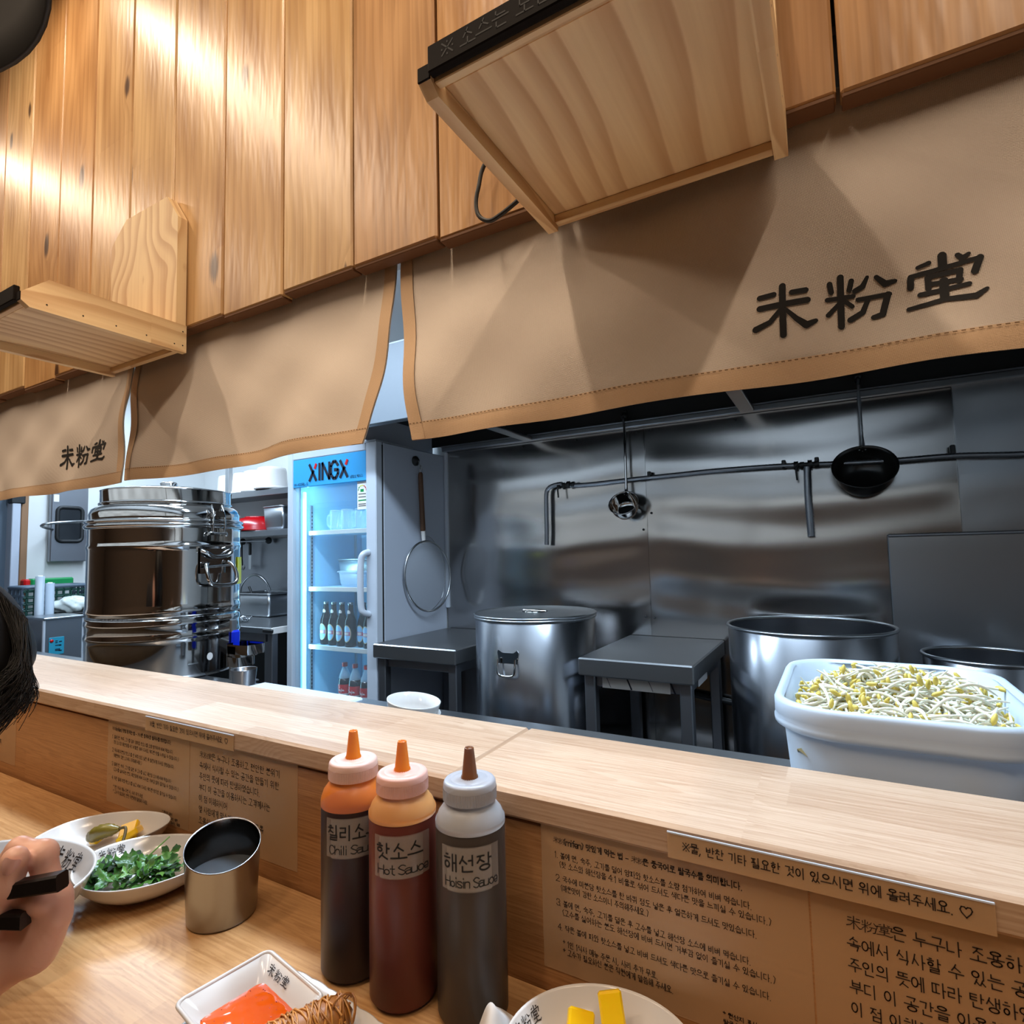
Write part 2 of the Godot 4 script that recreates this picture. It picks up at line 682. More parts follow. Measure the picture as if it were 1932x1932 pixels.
const JAMO := {"ㄱ": "117167", "ㄴ": "111777", "ㄷ": "71111777", "ㄹ": "117174141777", "ㅁ": "1171771711", "ㅂ": "11177771 1474", "ㅅ": "403317 3377", "ㅇ": "o", "ㅈ": "1171 413417 3477", "ㅊ": "3050 1272 423517 3577", "ㅋ": "117167 1474", "ㅌ": "71111777 1474", "ㅍ": "1171 1777 3137 5157", "ㅎ": "3050 1272 p",
	"ㅏ": "4048 4474", "ㅐ": "2028 6068 2464", "ㅑ": "4048 4373 4575", "ㅒ": "2028 6068 2363 2565", "ㅓ": "5058 1454", "ㅔ": "3038 6068 0434", "ㅕ": "5058 1353 1555", "ㅖ": "3038 6068 0333 0535", "ㅣ": "4048", "ㅗ": "0787 4247", "ㅛ": "0787 3237 5257", "ㅜ": "0282 4247", "ㅠ": "0282 3237 5257", "ㅡ": "0484"}
const SPLIT := {"ㅘ": "ㅗㅏ", "ㅙ": "ㅗㅐ", "ㅚ": "ㅗㅣ", "ㅝ": "ㅜㅓ", "ㅞ": "ㅜㅔ", "ㅟ": "ㅜㅣ", "ㅢ": "ㅡㅣ"}
# width in ninths, then the strokes
const LATIN := {"0": [6, "204062664828060220"], "1": [4, "122028"], "2": [6, "02105062630868"], "3": [6, "021050625434 345466581806"], "4": [6, "400565 4048"], "5": [6, "6000044466581806"],
	".": [3, "1818"], ",": [3, "1709"], ":": [3, "1313 1717"], "-": [5, "0545"], "(": [4, "30122638"], ")": [4, "10322618"], "*": [5, "2024 0242 4202"], "※": [9, "1177 7117 4141 4747 1414 7474"], "♡": [9, "4231110315487583715142"],
	"C": [7, "6240200206284866"], "H": [7, "0008 6068 0464"], "S": [6, "61402002135566482807"], "X": [7, "0068 6008"], "I": [3, "1018"], "N": [7, "08006860"], "G": [7, "62402002062848666434"], "R": [6, "08004051534404 3468"], "B": [6, "000848664404 44524000"], "L": [6, "000868"], "K": [6, "0008 6005 2468"],
	"a": [6, "0423435458 552506183857"], "c": [6, "5443230506284857"], "e": [6, "06565543230506284857"], "f": [4, "40302228 0343"], "h": [6, "0008 0523435558"], "i": [2, "1318 1011"], "l": [2, "1018"], "m": [9, "0308 0423334448 4463738488"], "n": [6, "0308 0423435458"], "o": [6, "q"], "s": [6, "54431304154657481807"], "t": [4, "20273848 0343"], "u": [6, "0307183857 5358"]}


func strokes_of(code: String) -> Array:
	var out := []
	for w in code.split(" ", false):
		if w == "o" or w == "p" or w == "q":
			var ring := PackedVector2Array()
			var c: Vector2 = {"o": Vector2(0.5, 0.5), "p": Vector2(0.5, 0.74), "q": Vector2(0.33, 0.72)}[w]
			var r: Vector2 = {"o": Vector2(0.40, 0.40), "p": Vector2(0.30, 0.23), "q": Vector2(0.29, 0.27)}[w]
			for k in 13:
				ring.append(c + Vector2(cos(TAU * k / 12.0), sin(TAU * k / 12.0)) * r)
			out.append(ring)
			continue
		var line := PackedVector2Array()
		for i in range(0, w.length() - 1, 2):
			line.append(Vector2(int(w[i]), int(w[i + 1])) / 8.0)
		out.append(line)
	return out


func into(strokes: Array, x0: float, y0: float, x1: float, y1: float) -> Array:
	var out := []
	for l in strokes:
		var n := PackedVector2Array()
		for p in l:
			n.append(Vector2(lerpf(x0, x1, p.x), lerpf(y0, y1, p.y)))
		out.append(n)
	return out


func jamo(c: String, x0: float, y0: float, x1: float, y1: float) -> Array:
	if TWIN.has(c):
		var m := (x0 + x1) / 2.0
		return jamo(TWIN[c][0], x0, y0, m + 0.02, y1) + jamo(TWIN[c][1], m - 0.02, y0, x1, y1)
	return into(strokes_of(JAMO[c]), x0, y0, x1, y1)


func syllable(code: int) -> Array:
	var k := code - 0xAC00
	var c := CHO[k / 588]
	var v := JUNG[(k % 588) / 28]
	var f := k % 28
	var h := 0.60 if f else 1.0
	var out := []
	if v in "ㅗㅛㅜㅠㅡ":
		var up := v in "ㅗㅛ"
		out += jamo(c, 0.12, 0.0, 0.88, 0.52 * h)
		out += jamo(v, 0.0, 0.42 * h if up else 0.48 * h, 1.0, (0.98 if up else 1.04) * h)
	elif SPLIT.has(v):
		out += jamo(c, 0.04, 0.0, 0.62, 0.50 * h)
		out += jamo(SPLIT[v][0], 0.0, 0.50 * h, 0.70, 1.0 * h)
		out += jamo(SPLIT[v][1], 0.62, 0.0, 1.0, h)
	else:
		out += jamo(c, 0.0, 0.04, 0.56, 0.86 * h if f == 0 else 0.92 * h)
		out += jamo(v, 0.56, 0.0, 1.02, h)
	if f:
		out += jamo(JONG[f], 0.14, 0.62, 0.94, 1.02)
	return out


# brush-drawn sign characters in a box 358 wide and 100 high; x, y and stroke width per point
const SIGN := ["12,16,11 37,15,11", "69,18,11 92,19,11", "11,38,12 94,39,12", "53,1,12 50,98,12", "48,48,9 28,69,10 2,78,13", "57,50,7 74,71,10 90,86,14 106,81,8",
	"132,16,9 134,33,9", "167,17,9 163,34,9", "127,46,9 168,46,9", "150,7,11 147,100,11", "145,57,8 127,75,9", "154,52,8 166,65,8", "192,15,6 184,31,10 172,37,10", "206,18,8 219,33,12 234,31,7", "176,54,9 224,53,9", "222,53,11 212,89,11 198,92,9", "192,55,8 182,79,10 162,90,11",
	"303,4,13 303,22,13", "268,16,7 284,12,8", "324,9,8 330,16,9 339,11,6", "256,50,10 257,32,10", "257,30,9 353,22,8", "353,22,11 345,44,11", "281,58,9 281,37,9 326,36,9 323,55,9", "282,50,9 326,53,8", "303,49,13 302,80,13", "269,66,9 336,64,8", "251,89,8 302,83,9 343,88,11 358,79,6"]
const SIGN_FROM := [0, 6, 17, 28]
const SIGN_X := [0.0, 120.0, 248.0]


func ribbon(s: SurfaceTool, a: Vector2, b: Vector2, wa: float, wb: float, map: Callable, cap := 0.4):
	var d := b - a
	if d.length() < 1e-5:
		d = Vector2(1e-3, 0)
		wa *= 1.3
		wb = wa
	d = d.normalized()
	var n := Vector2(-d.y, d.x)
	a -= d * wa * cap
	b += d * wb * cap
	var steps := clampi(int(ceil(a.distance_to(b) / (0.004 if wa < 0.004 else 0.012))), 1, 6)
	for i in steps:
		var p := a.lerp(b, float(i) / steps)
		var q := a.lerp(b, float(i + 1) / steps)
		var w0 := lerpf(wa, wb, float(i) / steps) / 2.0
		var w1 := lerpf(wa, wb, float(i + 1) / steps) / 2.0
		quad(s, map.call(p - n * w0), map.call(q - n * w1), map.call(q + n * w1), map.call(p + n * w0))


# the sign's three characters, "h" high, with the upper left corner at o (y of the map goes up)
func sign_chars(s: SurfaceTool, o: Vector2, h: float, map: Callable, from := 0, to := 28, thin := 1.0):
	var k := h / 100.0
	for i in range(from, to):
		var pts := []
		for p in SIGN[i].split(" "):
			var f: PackedStringArray = p.split(",")
			pts.append([o + Vector2(float(f[0]), -float(f[1])) * k, float(f[2]) * k * thin])
		for j in pts.size() - 1:
			ribbon(s, pts[j][0], pts[j + 1][0], pts[j][1], pts[j + 1][1], map, 0.12 if h > 0.03 else 0.25)
		if h > 0.03:
			for j in pts.size():
				disc(s, pts[j][0], Vector2.ONE * pts[j][1] * 0.5, map, 12, 1)


func text_width(t: String, em: float) -> float:
	var x := 0.0
	for i in t.length():
		x += advance(t, i)
	return x * em


func advance(t: String, i: int) -> float:
	var c := t[i]
	var u := t.unicode_at(i)
	if c == " ":
		return 0.42
	if u >= 0xAC00 and u < 0xD7A4 or c in "米粉堂":
		return 1.08
	return LATIN[c][0] / 9.0 * 0.9 + 0.10


# one line of writing, from the upper left corner o; em is the height of a character; squeezed or spread to the width if one is given
func write(s: SurfaceTool, t: String, o: Vector2, em: float, map: Callable, width := 0.0, weight := 0.11):
	var kx := width / text_width(t, em) if width > 0.0 else 1.0
	var x := o.x
	for i in t.length():
		var c := t[i]
		var u := t.unicode_at(i)
		var adv := advance(t, i) * em * kx
		var n := "米粉堂".find(c)
		if n >= 0:
			sign_chars(s, Vector2(x - SIGN_X[n] * em / 100.0, o.y), em, map, SIGN_FROM[n], SIGN_FROM[n + 1], 0.6)
		elif c != " ":
			var ls := syllable(u) if u >= 0xAC00 else strokes_of(LATIN[c][1])
			for l in ls:
				for j in maxi(1, l.size() - 1):
					var a: Vector2 = l[j]
					var b: Vector2 = l[mini(j + 1, l.size() - 1)]
					ribbon(s, Vector2(x + a.x * em * kx, o.y - a.y * em), Vector2(x + b.x * em * kx, o.y - b.y * em), em * weight, em * weight, map)
		x += adv


# letters lie on the plane z = at, facing +z
func on_plane(z: float) -> Callable:
	return func(p: Vector2): return Vector3(p.x, p.y, z)


# ------------------------------------------------------------------ the room

func room():
	var f := base("floor")
	struct("slab", boxed(Vector3(-1.3, -0.06, -0.5), Vector3(6.0, 0.12, 4.4)), M.floor_tile, f)
	# dining side
	struct("ceiling", boxed(Vector3(-1.3, 2.72, 0.53), Vector3(6.0, 0.1, 2.34)), M.cream_paint)
	struct("wall_back", boxed(Vector3(-1.3, 1.3, 1.75), Vector3(6.0, 2.8, 0.1)), M.cream_paint)
	struct("wall_left", boxed(Vector3(-4.27, 1.3, 0.53), Vector3(0.1, 2.8, 2.34)), M.cream_paint)
	struct("wall_right", boxed(Vector3(1.67, 1.3, 0.53), Vector3(0.1, 2.8, 2.34)), M.cream_paint)
	# kitchen side
	struct("ceiling", boxed(Vector3(-1.3, 2.47, -1.70), Vector3(6.0, 0.1, 2.1)), M.white_paint)
	struct("wall_kitchen_left", boxed(Vector3(-4.25, 1.25, -1.68), Vector3(0.1, 2.5, 2.1)), M.white_paint)
	struct("wall_kitchen_right", boxed(Vector3(1.65, 1.25, -1.68), Vector3(0.1, 2.5, 2.1)), M.white_paint)
	struct("wall_kitchen_back", boxed(Vector3(-1.3, 1.25, -2.67), Vector3(6.0, 2.5, 0.1)), M.white_paint)
	for p in KITCHEN_PANELS:
		var o := thing("ceiling_panel_light", "slim white ceiling light panel over the %s" % {-0.35: "sprout tub", -2.0: "urn", -3.3: "sink bench"}[p[0]], "light", Vector3(p[0], 2.42, p[1]))
		bar("housing", Vector3(0, -0.012, 0), Vector3(p[2] + 0.03, 0.024, p[3] + 0.03), 0.004, M.white_paint, o)
		bar("diffuser", Vector3(0, -0.027, 0), Vector3(p[2], 0.006, p[3]), 0.001, M.panel_glow, o)
	pendant(Vector3(-0.69, 1.72, 0.022), "dark brown pendant lamp shade hanging close above the diner", 0.26)
	for i in TUBES.size():
		var o := thing("ceiling_tube_lamp", "linear white lamp under the dining ceiling, %s" % ["farthest from the sprout tub", "above the person", "above the sauce bottles", "above the lettered curtain"][i], "light", Vector3(TUBES[i], 2.67, TUBE_Z))
		bar("housing", Vector3(0, -0.020, 0), Vector3(0.07, 0.04, 1.16), 0.004, M.white_paint, o)
		bar("diffuser", Vector3(0, -0.044, 0), Vector3(0.05, 0.010, 1.1), 0.003, M.tube_glow, o)


func boxed(c: Vector3, size: Vector3, b := 0.0, g := 0) -> SurfaceTool:
	var s := st()
	box(s, c, size, b, g)
	return s


# planks over the opening; each one a board of its own
func bulkhead():
	var w := base("wall_front")
	struct("backing", boxed(Vector3(-1.3, 2.19, -0.665), Vector3(6.0, 1.06, 0.05)), M.grey_paint, w)
	struct("batten", boxed(Vector3(-1.3, 2.215, -0.632), Vector3(6.0, 1.0, 0.012)), M.backing, w)
	var pitch := 0.1575
	for i in 37:
		var x := 1.6 - i * pitch
		var low := rng.randf_range(-0.005, 0.004)
		var s := st()
		var y0 := EYE + 0.428 + low
		box(s, Vector3(x - pitch / 2.0, (y0 + 2.68) / 2.0, -0.6135 + rng.randf_range(-0.0008, 0.0008)), Vector3(pitch - 0.0035, 2.68 - y0, 0.024), 0.0028, 1)
		var o := struct("plank", s, M["cedar_%d" % rng.randi_range(0, 3)], w)
		# the rough sawn lower end, darker than the planed face
		s = st()
		box(s, Vector3(x - pitch / 2.0, y0 - 0.0015, -0.6138), Vector3(pitch - 0.006, 0.005, 0.0215), 0.001, 1)
		struct("sawn_end", s, M.cedar_edge, o)


# the low wall, the ledge on it and the dining counter
func counter():
	struct("wall_counter", boxed(Vector3(-1.3, 0.455, -0.60), Vector3(6.0, 0.91, 0.094)), M.splash_wood)
	var ledge := thing("service_ledge", "long pale wooden ledge on top of the low counter wall", "ledge", V(0, -0.256, -0.648))
	for e in [[-4.2, -0.4035], [-0.4025, 1.6]]:
		var s := st()
		box(s, Vector3((e[0] + e[1]) / 2.0, -0.0145, 0), Vector3(e[1] - e[0], 0.029, 0.204), 0.0035, 0)
		part("board", s, M.ledge_wood, ledge)
	var t := thing("dining_counter", "light brown wooden dining counter holding the bowls and sauce bottles", "table", Vector3(0, 0.75, -0.33))
	var s2 := st()
	box(s2, Vector3(-1.0, -0.018, 0.0), Vector3(4.4, 0.036, 0.444), 0.003, 0)
	part("tabletop", s2, M.table_wood, t)
	for x in [-3.0, -1.9, 0.4, 1.1]:
		bar("leg", Vector3(x, -0.393, 0.1), Vector3(0.05, 0.714, 0.05), 0.003, M.trim_wood, t, 1)
	wall_shelf(-0.15, "pine tray shelf with a dark lettered front, seen from below above the large lettered curtain", true)
	wall_shelf(-1.153, "pine tray shelf over the seam of the two narrower curtains, its side board nailed", false)
	var c := thing("power_cord", "thin black cord looped below the pine shelf with the lettered front", "cord", V(-0.34, 0.43, -0.585))
	var pts := []
	for p in [[-0.24, 0.50, -0.592], [-0.345, 0.495, -0.583], [-0.366, 0.455, -0.578], [-0.368, 0.425, -0.578], [-0.352, 0.409, -0.578], [-0.332, 0.412, -0.578], [-0.305, 0.425, -0.58], [-0.27, 0.45, -0.59]]:
		pts.append(V(p[0], p[1], p[2]) - c.position)
	s2 = st()
	tube(s2, curve(pts, 6), 0.0027, 8)
	part("cable", s2, M.black, c)


func wall_shelf(cx: float, label: String, lettered: bool):
	var o := thing("wall_shelf", label, "shelf", V(cx, 0.38, -0.60))
	var half := 0.130
	# side boards with clipped front corners: outline in z and y
	for sg in [-1.0, 1.0]:
		var s := st()
		var xf := Transform3D(Basis(Vector3(0, 0, 1), Vector3(0, 1, 0), Vector3(-1, 0, 0)), Vector3(sg * half + (0.0 if sg < 0 else 0.0) + (0.0125 if sg < 0 else 0.0), 0, 0))
		prism(s, PackedVector2Array([Vector2(0.001, 0), Vector2(0.236, 0), Vector2(0.247, 0.008), Vector2(0.247, 0.020), Vector2(0.213, 0.051), Vector2(0.001, 0.051)]), 0.0125, xf, true)
		var side := part("side_board", s, M["pine_%d" % (0 if sg < 0 else 1)], o)
		s = st()
		for k in 5:
			var zz := 0.215 - k * 0.048
			lathe(s, [Vector2(0, 0.0006), Vector2(0.0013, 0.0004)], 8, Transform3D(Basis(Vector3(0, -sg, 0), Vector3(sg, 0, 0), Vector3(0, 0, 1)), Vector3(sg * half, 0.011, zz)))
		for k in 2:
			lathe(s, [Vector2(0, 0.0006), Vector2(0.0013, 0.0004)], 8, Transform3D(Basis(Vector3(0, -sg, 0), Vector3(sg, 0, 0), Vector3(0, 0, 1)), Vector3(sg * half, 0.012 + k * 0.026, 0.008)))
		stuff(part("nail", s, M.black, side))
		bar("charred_end", Vector3(sg * (half - 0.00625), 0.014, 0.2475), Vector3(0.0125, 0.013, 0.002), 0.0005, M.char_wood, o)
	bar("base_board", Vector3(0, 0.021, 0.114), Vector3(0.2346, 0.012, 0.226), 0.0008, M.pine_0, o, 2)
	bar("rear_cleat", Vector3(0, 0.010, 0.006), Vector3(0.2346, 0.010, 0.010), 0.0008, M.pine_1, o, 0)
	bar("front_cleat", Vector3(0, 0.0125, 0.238), Vector3(0.2346, 0.011, 0.008), 0.0008, M.pine_1, o, 0)
	var lip := bar("front_lip", Vector3(0, 0.0205, 0.2475), Vector3(0.2346, 0.023, 0.008), 0.001, M.char_wood, o, 0)
	if lettered:
		var s := st()
		write(s, "※ 소스는 노점 식민금번 따라", Vector2(-0.104, 0.028), 0.0135, on_plane(0.2517), 0.20, 0.09)
		stuff(part("lettering", s, M.soot, lip))
	# the upright board against the planks
	var b := st()
	prism(b, PackedVector2Array([Vector2(-0.117, 0.03), Vector2(0.117, 0.03), Vector2(0.117, 0.255), Vector2(0.080, 0.305), Vector2(-0.064, 0.305), Vector2(-0.117, 0.263)]), 0.018, Transform3D(Basis.IDENTITY, Vector3(0.01, 0, 0.001)))
	part("upright_board", b, M.pine_1, o)


# three curtain panels of canvas with turned hems, hung behind the planks
func curtains():
	# left edge, right edge (top and bottom), the folds' seed
	var c := [[-2.75, -2.62, -1.262, -1.2855, 3], [-1.247, -1.248, -0.545, -0.594, 5], [-0.536, -0.508, 0.95, 0.97, 9]]
	var labels := ["beige canvas curtain with three black characters near its right corner, farthest from the sprout tub", "plain beige canvas curtain between the two lettered ones, over the drinks fridge", "wide beige canvas curtain with three large black characters above the steel kitchen wall"]
	for i in 3:
		curtain(c[i], labels[i], i)


func fold(x: float, y: float, k: int) -> float:
	# y runs down from 0 at the rail to 0.27 at the hem
	var t := clampf(y / 0.27, 0.0, 1.1)
	var a := sin(x * 11.0 + k * 1.7 + t * 1.2) * 0.0055 + sin(x * 23.0 - y * 9.0 + k) * 0.0028 + sin(x * 41.0 + y * 22.0 + k * 2.3) * 0.0012
	var b := sin(x * 5.1 + y * 14.0 + k * 0.7) * 0.004 + sin((x * 0.8 + y) * 34.0 + k) * 0.0022 + sin((x * 0.6 - y) * 47.0 + k * 3.0) * 0.0015
	return -0.632 + t * 0.016 + a * t + 2.6 * b * t * (1.0 - t * 0.45)


func curtain(c: Array, label: String, k: int):
	var top := EYE + 0.455
	var low := EYE + 0.161
	var o := thing("canvas_curtain", label, "curtain", Vector3((c[0] + c[2]) / 2.0, top, -0.63))
	var h := top - low
	var at := func(u: float, v: float, lift: float) -> Vector3:
		# u across, v down
		var x := lerpf(lerpf(c[0], c[1], v * v * (1.5 - 0.5 * v)), lerpf(c[2], c[3], pow(v, 2.2)), u)
		var y := v * h
		var sag := 0.0025 * sin(x * 9.0 + k) * v
		return Vector3(x, top - y + sag, fold(x, y * 0.27 / h, k) + lift) - o.position
	var n := int((c[2] - c[0]) / 0.012)
	var s := st()
	var wide: float = c[2] - c[0]
	sheet(s, n, 28, func(u, v): return at.call(u, 1.0 - v, 0.0), Vector2(wide, h))
	sheet(s, 28, n, func(v, u): return at.call(u, 1.0 - v, -0.0012), Vector2(h, wide), 1)
	part("cloth", s, M.canvas, o)
	# hems: a doubled strip along the bottom and both sides
	var hb := 0.024 / h
	s = st()
	hem(s, func(u, v): return at.call(u, lerpf(1.002, 1.0 - hb, v), 0.0012 + 0.0010 * sin(PI * v) + 0.0005 * sin(u * 190.0 * wide) * v), n, 4, wide, 0.024)
	part("bottom_hem", s, M.hem, o)
	var hs := 0.022 / wide
	for sd in 2:
		s = st()
		hem(s, func(u, v): return at.call(lerpf(0.0, hs, u) if sd == 0 else lerpf(1.0 - hs, 1.0, u), 1.0 - v, 0.0022), 4, 28, 0.022, h)
		part("side_hem", s, M.hem, o)
	# stitches along the hems
	s = st()
	for i in int(wide / 0.006):
		var u := (i + 0.25) * 0.006 / wide
		stitch(s, at, u, 1.0 - hb * 0.93, 0.0032 / wide)
	stuff(part("stitching", s, M.thread, o))
	if k != 1:
		s = st()
		var sg := k == 2
		# the plane of the characters, bent onto the cloth
		var bend := func(p: Vector2) -> Vector3:
			var v := (top - p.y) / h
			var a: Vector3 = at.call(0.0, v, 0.0)
			var b: Vector3 = at.call(1.0, v, 0.0)
			return at.call((p.x - o.position.x - a.x) / (b.x - a.x), v, 0.0009)
		if sg:
			sign_chars(s, Vector2(-0.061, EYE + 0.261), 0.0523, bend)
		else:
			sign_chars(s, Vector2(-1.533, EYE + 0.264), 0.0515, bend)
		stuff(part("lettering", s, M.ink, o))


func stitch(s: SurfaceTool, at: Callable, u: float, v: float, du: float):
	var dv := 0.0022
	quad(s, at.call(u, v + dv, 0.0029), at.call(u + du, v + dv, 0.0029), at.call(u + du, v - dv, 0.0029), at.call(u, v - dv, 0.0029))


func hem(s: SurfaceTool, f: Callable, nu: int, nv: int, w: float, h: float):
	sheet(s, nu, nv, f, Vector2(w, h))


# dark dome lamps hung over the diners
func pendant(at: Vector3, label: String, r: float):
	var o := thing("pendant_lamp", label, "lamp", at)
	var s := st()
	lathe(s, [Vector2(r, 0), Vector2(r * 0.97, 0.03), Vector2(r * 0.86, 0.075), Vector2(r * 0.66, 0.115), Vector2(r * 0.38, 0.142), Vector2(0.03, 0.152), Vector2(0.03, 0.152), Vector2(0.026, 0.19), Vector2(0.006, 0.20), Vector2(0, 0.20)], 64)
	lathe(s, [Vector2(0, 0.146), Vector2(r * 0.36, 0.137), Vector2(r * 0.64, 0.110), Vector2(r * 0.84, 0.071), Vector2(r * 0.95, 0.029), Vector2(r * 0.98, 0.0), Vector2(r, 0.0)], 64)
	part("shade", s, M.lamp_shade, o)
	s = st()
	tube(s, [Vector3(0, 0.195, 0), Vector3(0, 2.665 - at.y, 0)], 0.004, 8)
	part("cable", s, M.black, o)
	s = st()
	lathe(s, [Vector2(0, 0.055), Vector2(0.018, 0.060), Vector2(0.028, 0.078), Vector2(0.028, 0.092), Vector2(0.014, 0.115), Vector2(0.013, 0.145)], 20)
	part("bulb", s, M.bulb_glow, o)
	var l := OmniLight3D.new()
	l.name = numbered("pendant_light")
	l.light_color = WARM
	l.light_energy = PENDANT
	l.omni_range = 9.0
	l.omni_attenuation = 2.0
	l.light_size = 0.028
	l.shadow_enabled = true
	add_child(l)
	l.position = at + Vector3(0, 0.086, 0)



# ------------------------------------------------------------------ the steel wall, hood and what hangs there

func wavy(x: float, y: float, k: float) -> float:
	return 0.0016 * sin(y * 17.0 + sin(x * 2.6 + k) * 1.5 + k) + 0.0009 * sin(y * 37.0 + sin(x * 4.1 + k * 2.0) * 1.1) + 0.0011 * sin(x * 6.0 + y * 3.0 + k) + 0.0007 * sin(x * 13.0 - y * 7.0 + k)


func steel_sheet(called: String, x0: float, x1: float, y0: float, y1: float, z: float, k: float, parent: Node, m: Material):
	var s := st()
	var nx := int((x1 - x0) / 0.035) + 1
	var ny := int((y1 - y0) / 0.02) + 1
	sheet(s, nx, ny, func(u, v):
		var x := lerpf(x0, x1, u)
		var y := lerpf(y0, y1, v)
		var edge := minf(1.0, minf(minf(u, 1.0 - u) * (x1 - x0), minf(v, 1.0 - v) * (y1 - y0)) / 0.05)
		return Vector3(x, y, z + 0.004 + wavy(x, y, k) * (0.3 + 0.7 * edge)), Vector2(x1 - x0, y1 - y0))
	for e in [[Vector3((x0 + x1) / 2.0, y1 - 0.001, z), Vector3(x1 - x0, 0.003, 0.0085)], [Vector3(x0 + 0.001, (y0 + y1) / 2.0, z), Vector3(0.003, y1 - y0, 0.0085)], [Vector3(x1 - 0.001, (y0 + y1) / 2.0, z), Vector3(0.003, y1 - y0, 0.0085)]]:
		box(s, e[0], e[1])
	return struct(called, s, m, parent)


func kitchen_wall():
	var w := base("wall_kitchen_steel")
	steel_sheet("panel", -1.90, -0.7565, 0.0, EYE + 0.60, -2.606, 0.3, w, M.brushed)
	steel_sheet("panel", -0.7545, 0.3985, 0.0, EYE + 0.60, -2.606, 1.1, w, M.brushed)
	steel_sheet("panel", 0.40, 1.59, 0.0, EYE + 0.60, -2.598, 4.0, w, M.steel)
	for p in [[-1.4, 0.55], [-1.1, 0.55], [-0.79, 0.55], [-0.72, 0.55], [-0.35, 0.55], [0.2, 0.552], [0.42, 0.55], [-0.775, 0.09], [-0.735, 0.165], [-0.78, -0.31], [-0.74, -0.315], [0.425, 0.235], [0.43, -0.02]]:
		var s := st()
		lathe(s, [Vector2(0.0055, 0), Vector2(0.0045, 0.0022), Vector2(0, 0.003)], 10, turned(Vector3.RIGHT, 90, V(p[0], p[1], -2.5985)))
		struct("rivet", s, M.black, w)
	var sp := thing("splash_board", "plain grey steel splash board leaning on the wall behind the rightmost pots", "splash board", V(0.9, 0.035, -2.58))
	var s0 := st()
	box(s0, Vector3(-0.03, -0.61, 0.0), Vector3(1.4, 1.22, 0.012), 0.003, 1)
	part("sheet", s0, M.steel, sp)
	s0 = st()
	box(s0, Vector3(-0.03, -0.006, 0.008), Vector3(1.4, 0.012, 0.012), 0.003, 1)
	part("folded_edge", s0, M.steel_dull, sp)
	# the hood
	var h := thing("extractor_hood", "grey steel extractor hood along the kitchen wall, dark inside", "hood", V(-0.2, 0.57, -1.835))
	bar("front_panel", Vector3(-0.02, 0.168, 0), Vector3(3.56, 0.336, 0.012), 0.002, M.hood_grey, h)
	bar("end_panel", Vector3(-1.795, 0.168, -0.385), Vector3(0.012, 0.336, 0.76), 0.002, M.fridge_grey, h)
	bar("top_panel", Vector3(-0.02, 0.342, -0.385), Vector3(3.56, 0.012, 0.76), 0.002, M.fridge_grey, h)
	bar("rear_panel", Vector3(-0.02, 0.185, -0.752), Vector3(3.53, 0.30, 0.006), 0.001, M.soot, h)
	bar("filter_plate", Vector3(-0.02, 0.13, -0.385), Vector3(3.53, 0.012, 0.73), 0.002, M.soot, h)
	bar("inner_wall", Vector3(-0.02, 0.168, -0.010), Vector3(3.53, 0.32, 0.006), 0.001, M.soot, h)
	bar("front_lip", Vector3(-0.02, 0.006, -0.022), Vector3(3.55, 0.012, 0.032), 0.002, M.steel_dull, h)
	bar("wall_rail", Vector3(0.04, 0.012, -0.742), Vector3(3.48, 0.024, 0.034), 0.003, M.steel, h)
	bar("wall_rail_lip", Vector3(0.04, 0.027, -0.722), Vector3(3.48, 0.006, 0.004), 0.001, M.steel, h)
	for x in [-1.15, -0.098, 0.95]:
		bar("cross_bar", Vector3(x, 0.008, -0.38), Vector3(0.055, 0.016, 0.70), 0.003, M.steel, h)
	hose()
	pan("small_saucepan", "small shiny steel saucepan hung by its long handle on the steel wall", V(-0.836, 0.212, -2.508), 0.068, 0.068, 0.33, M.mirror_steel)
	pan("large_saucepan", "large dark round-bottomed pan hung by its handle on the steel wall", V(0.107, 0.288, -2.487), 0.106, 0.095, 0.25, M.pan_black)


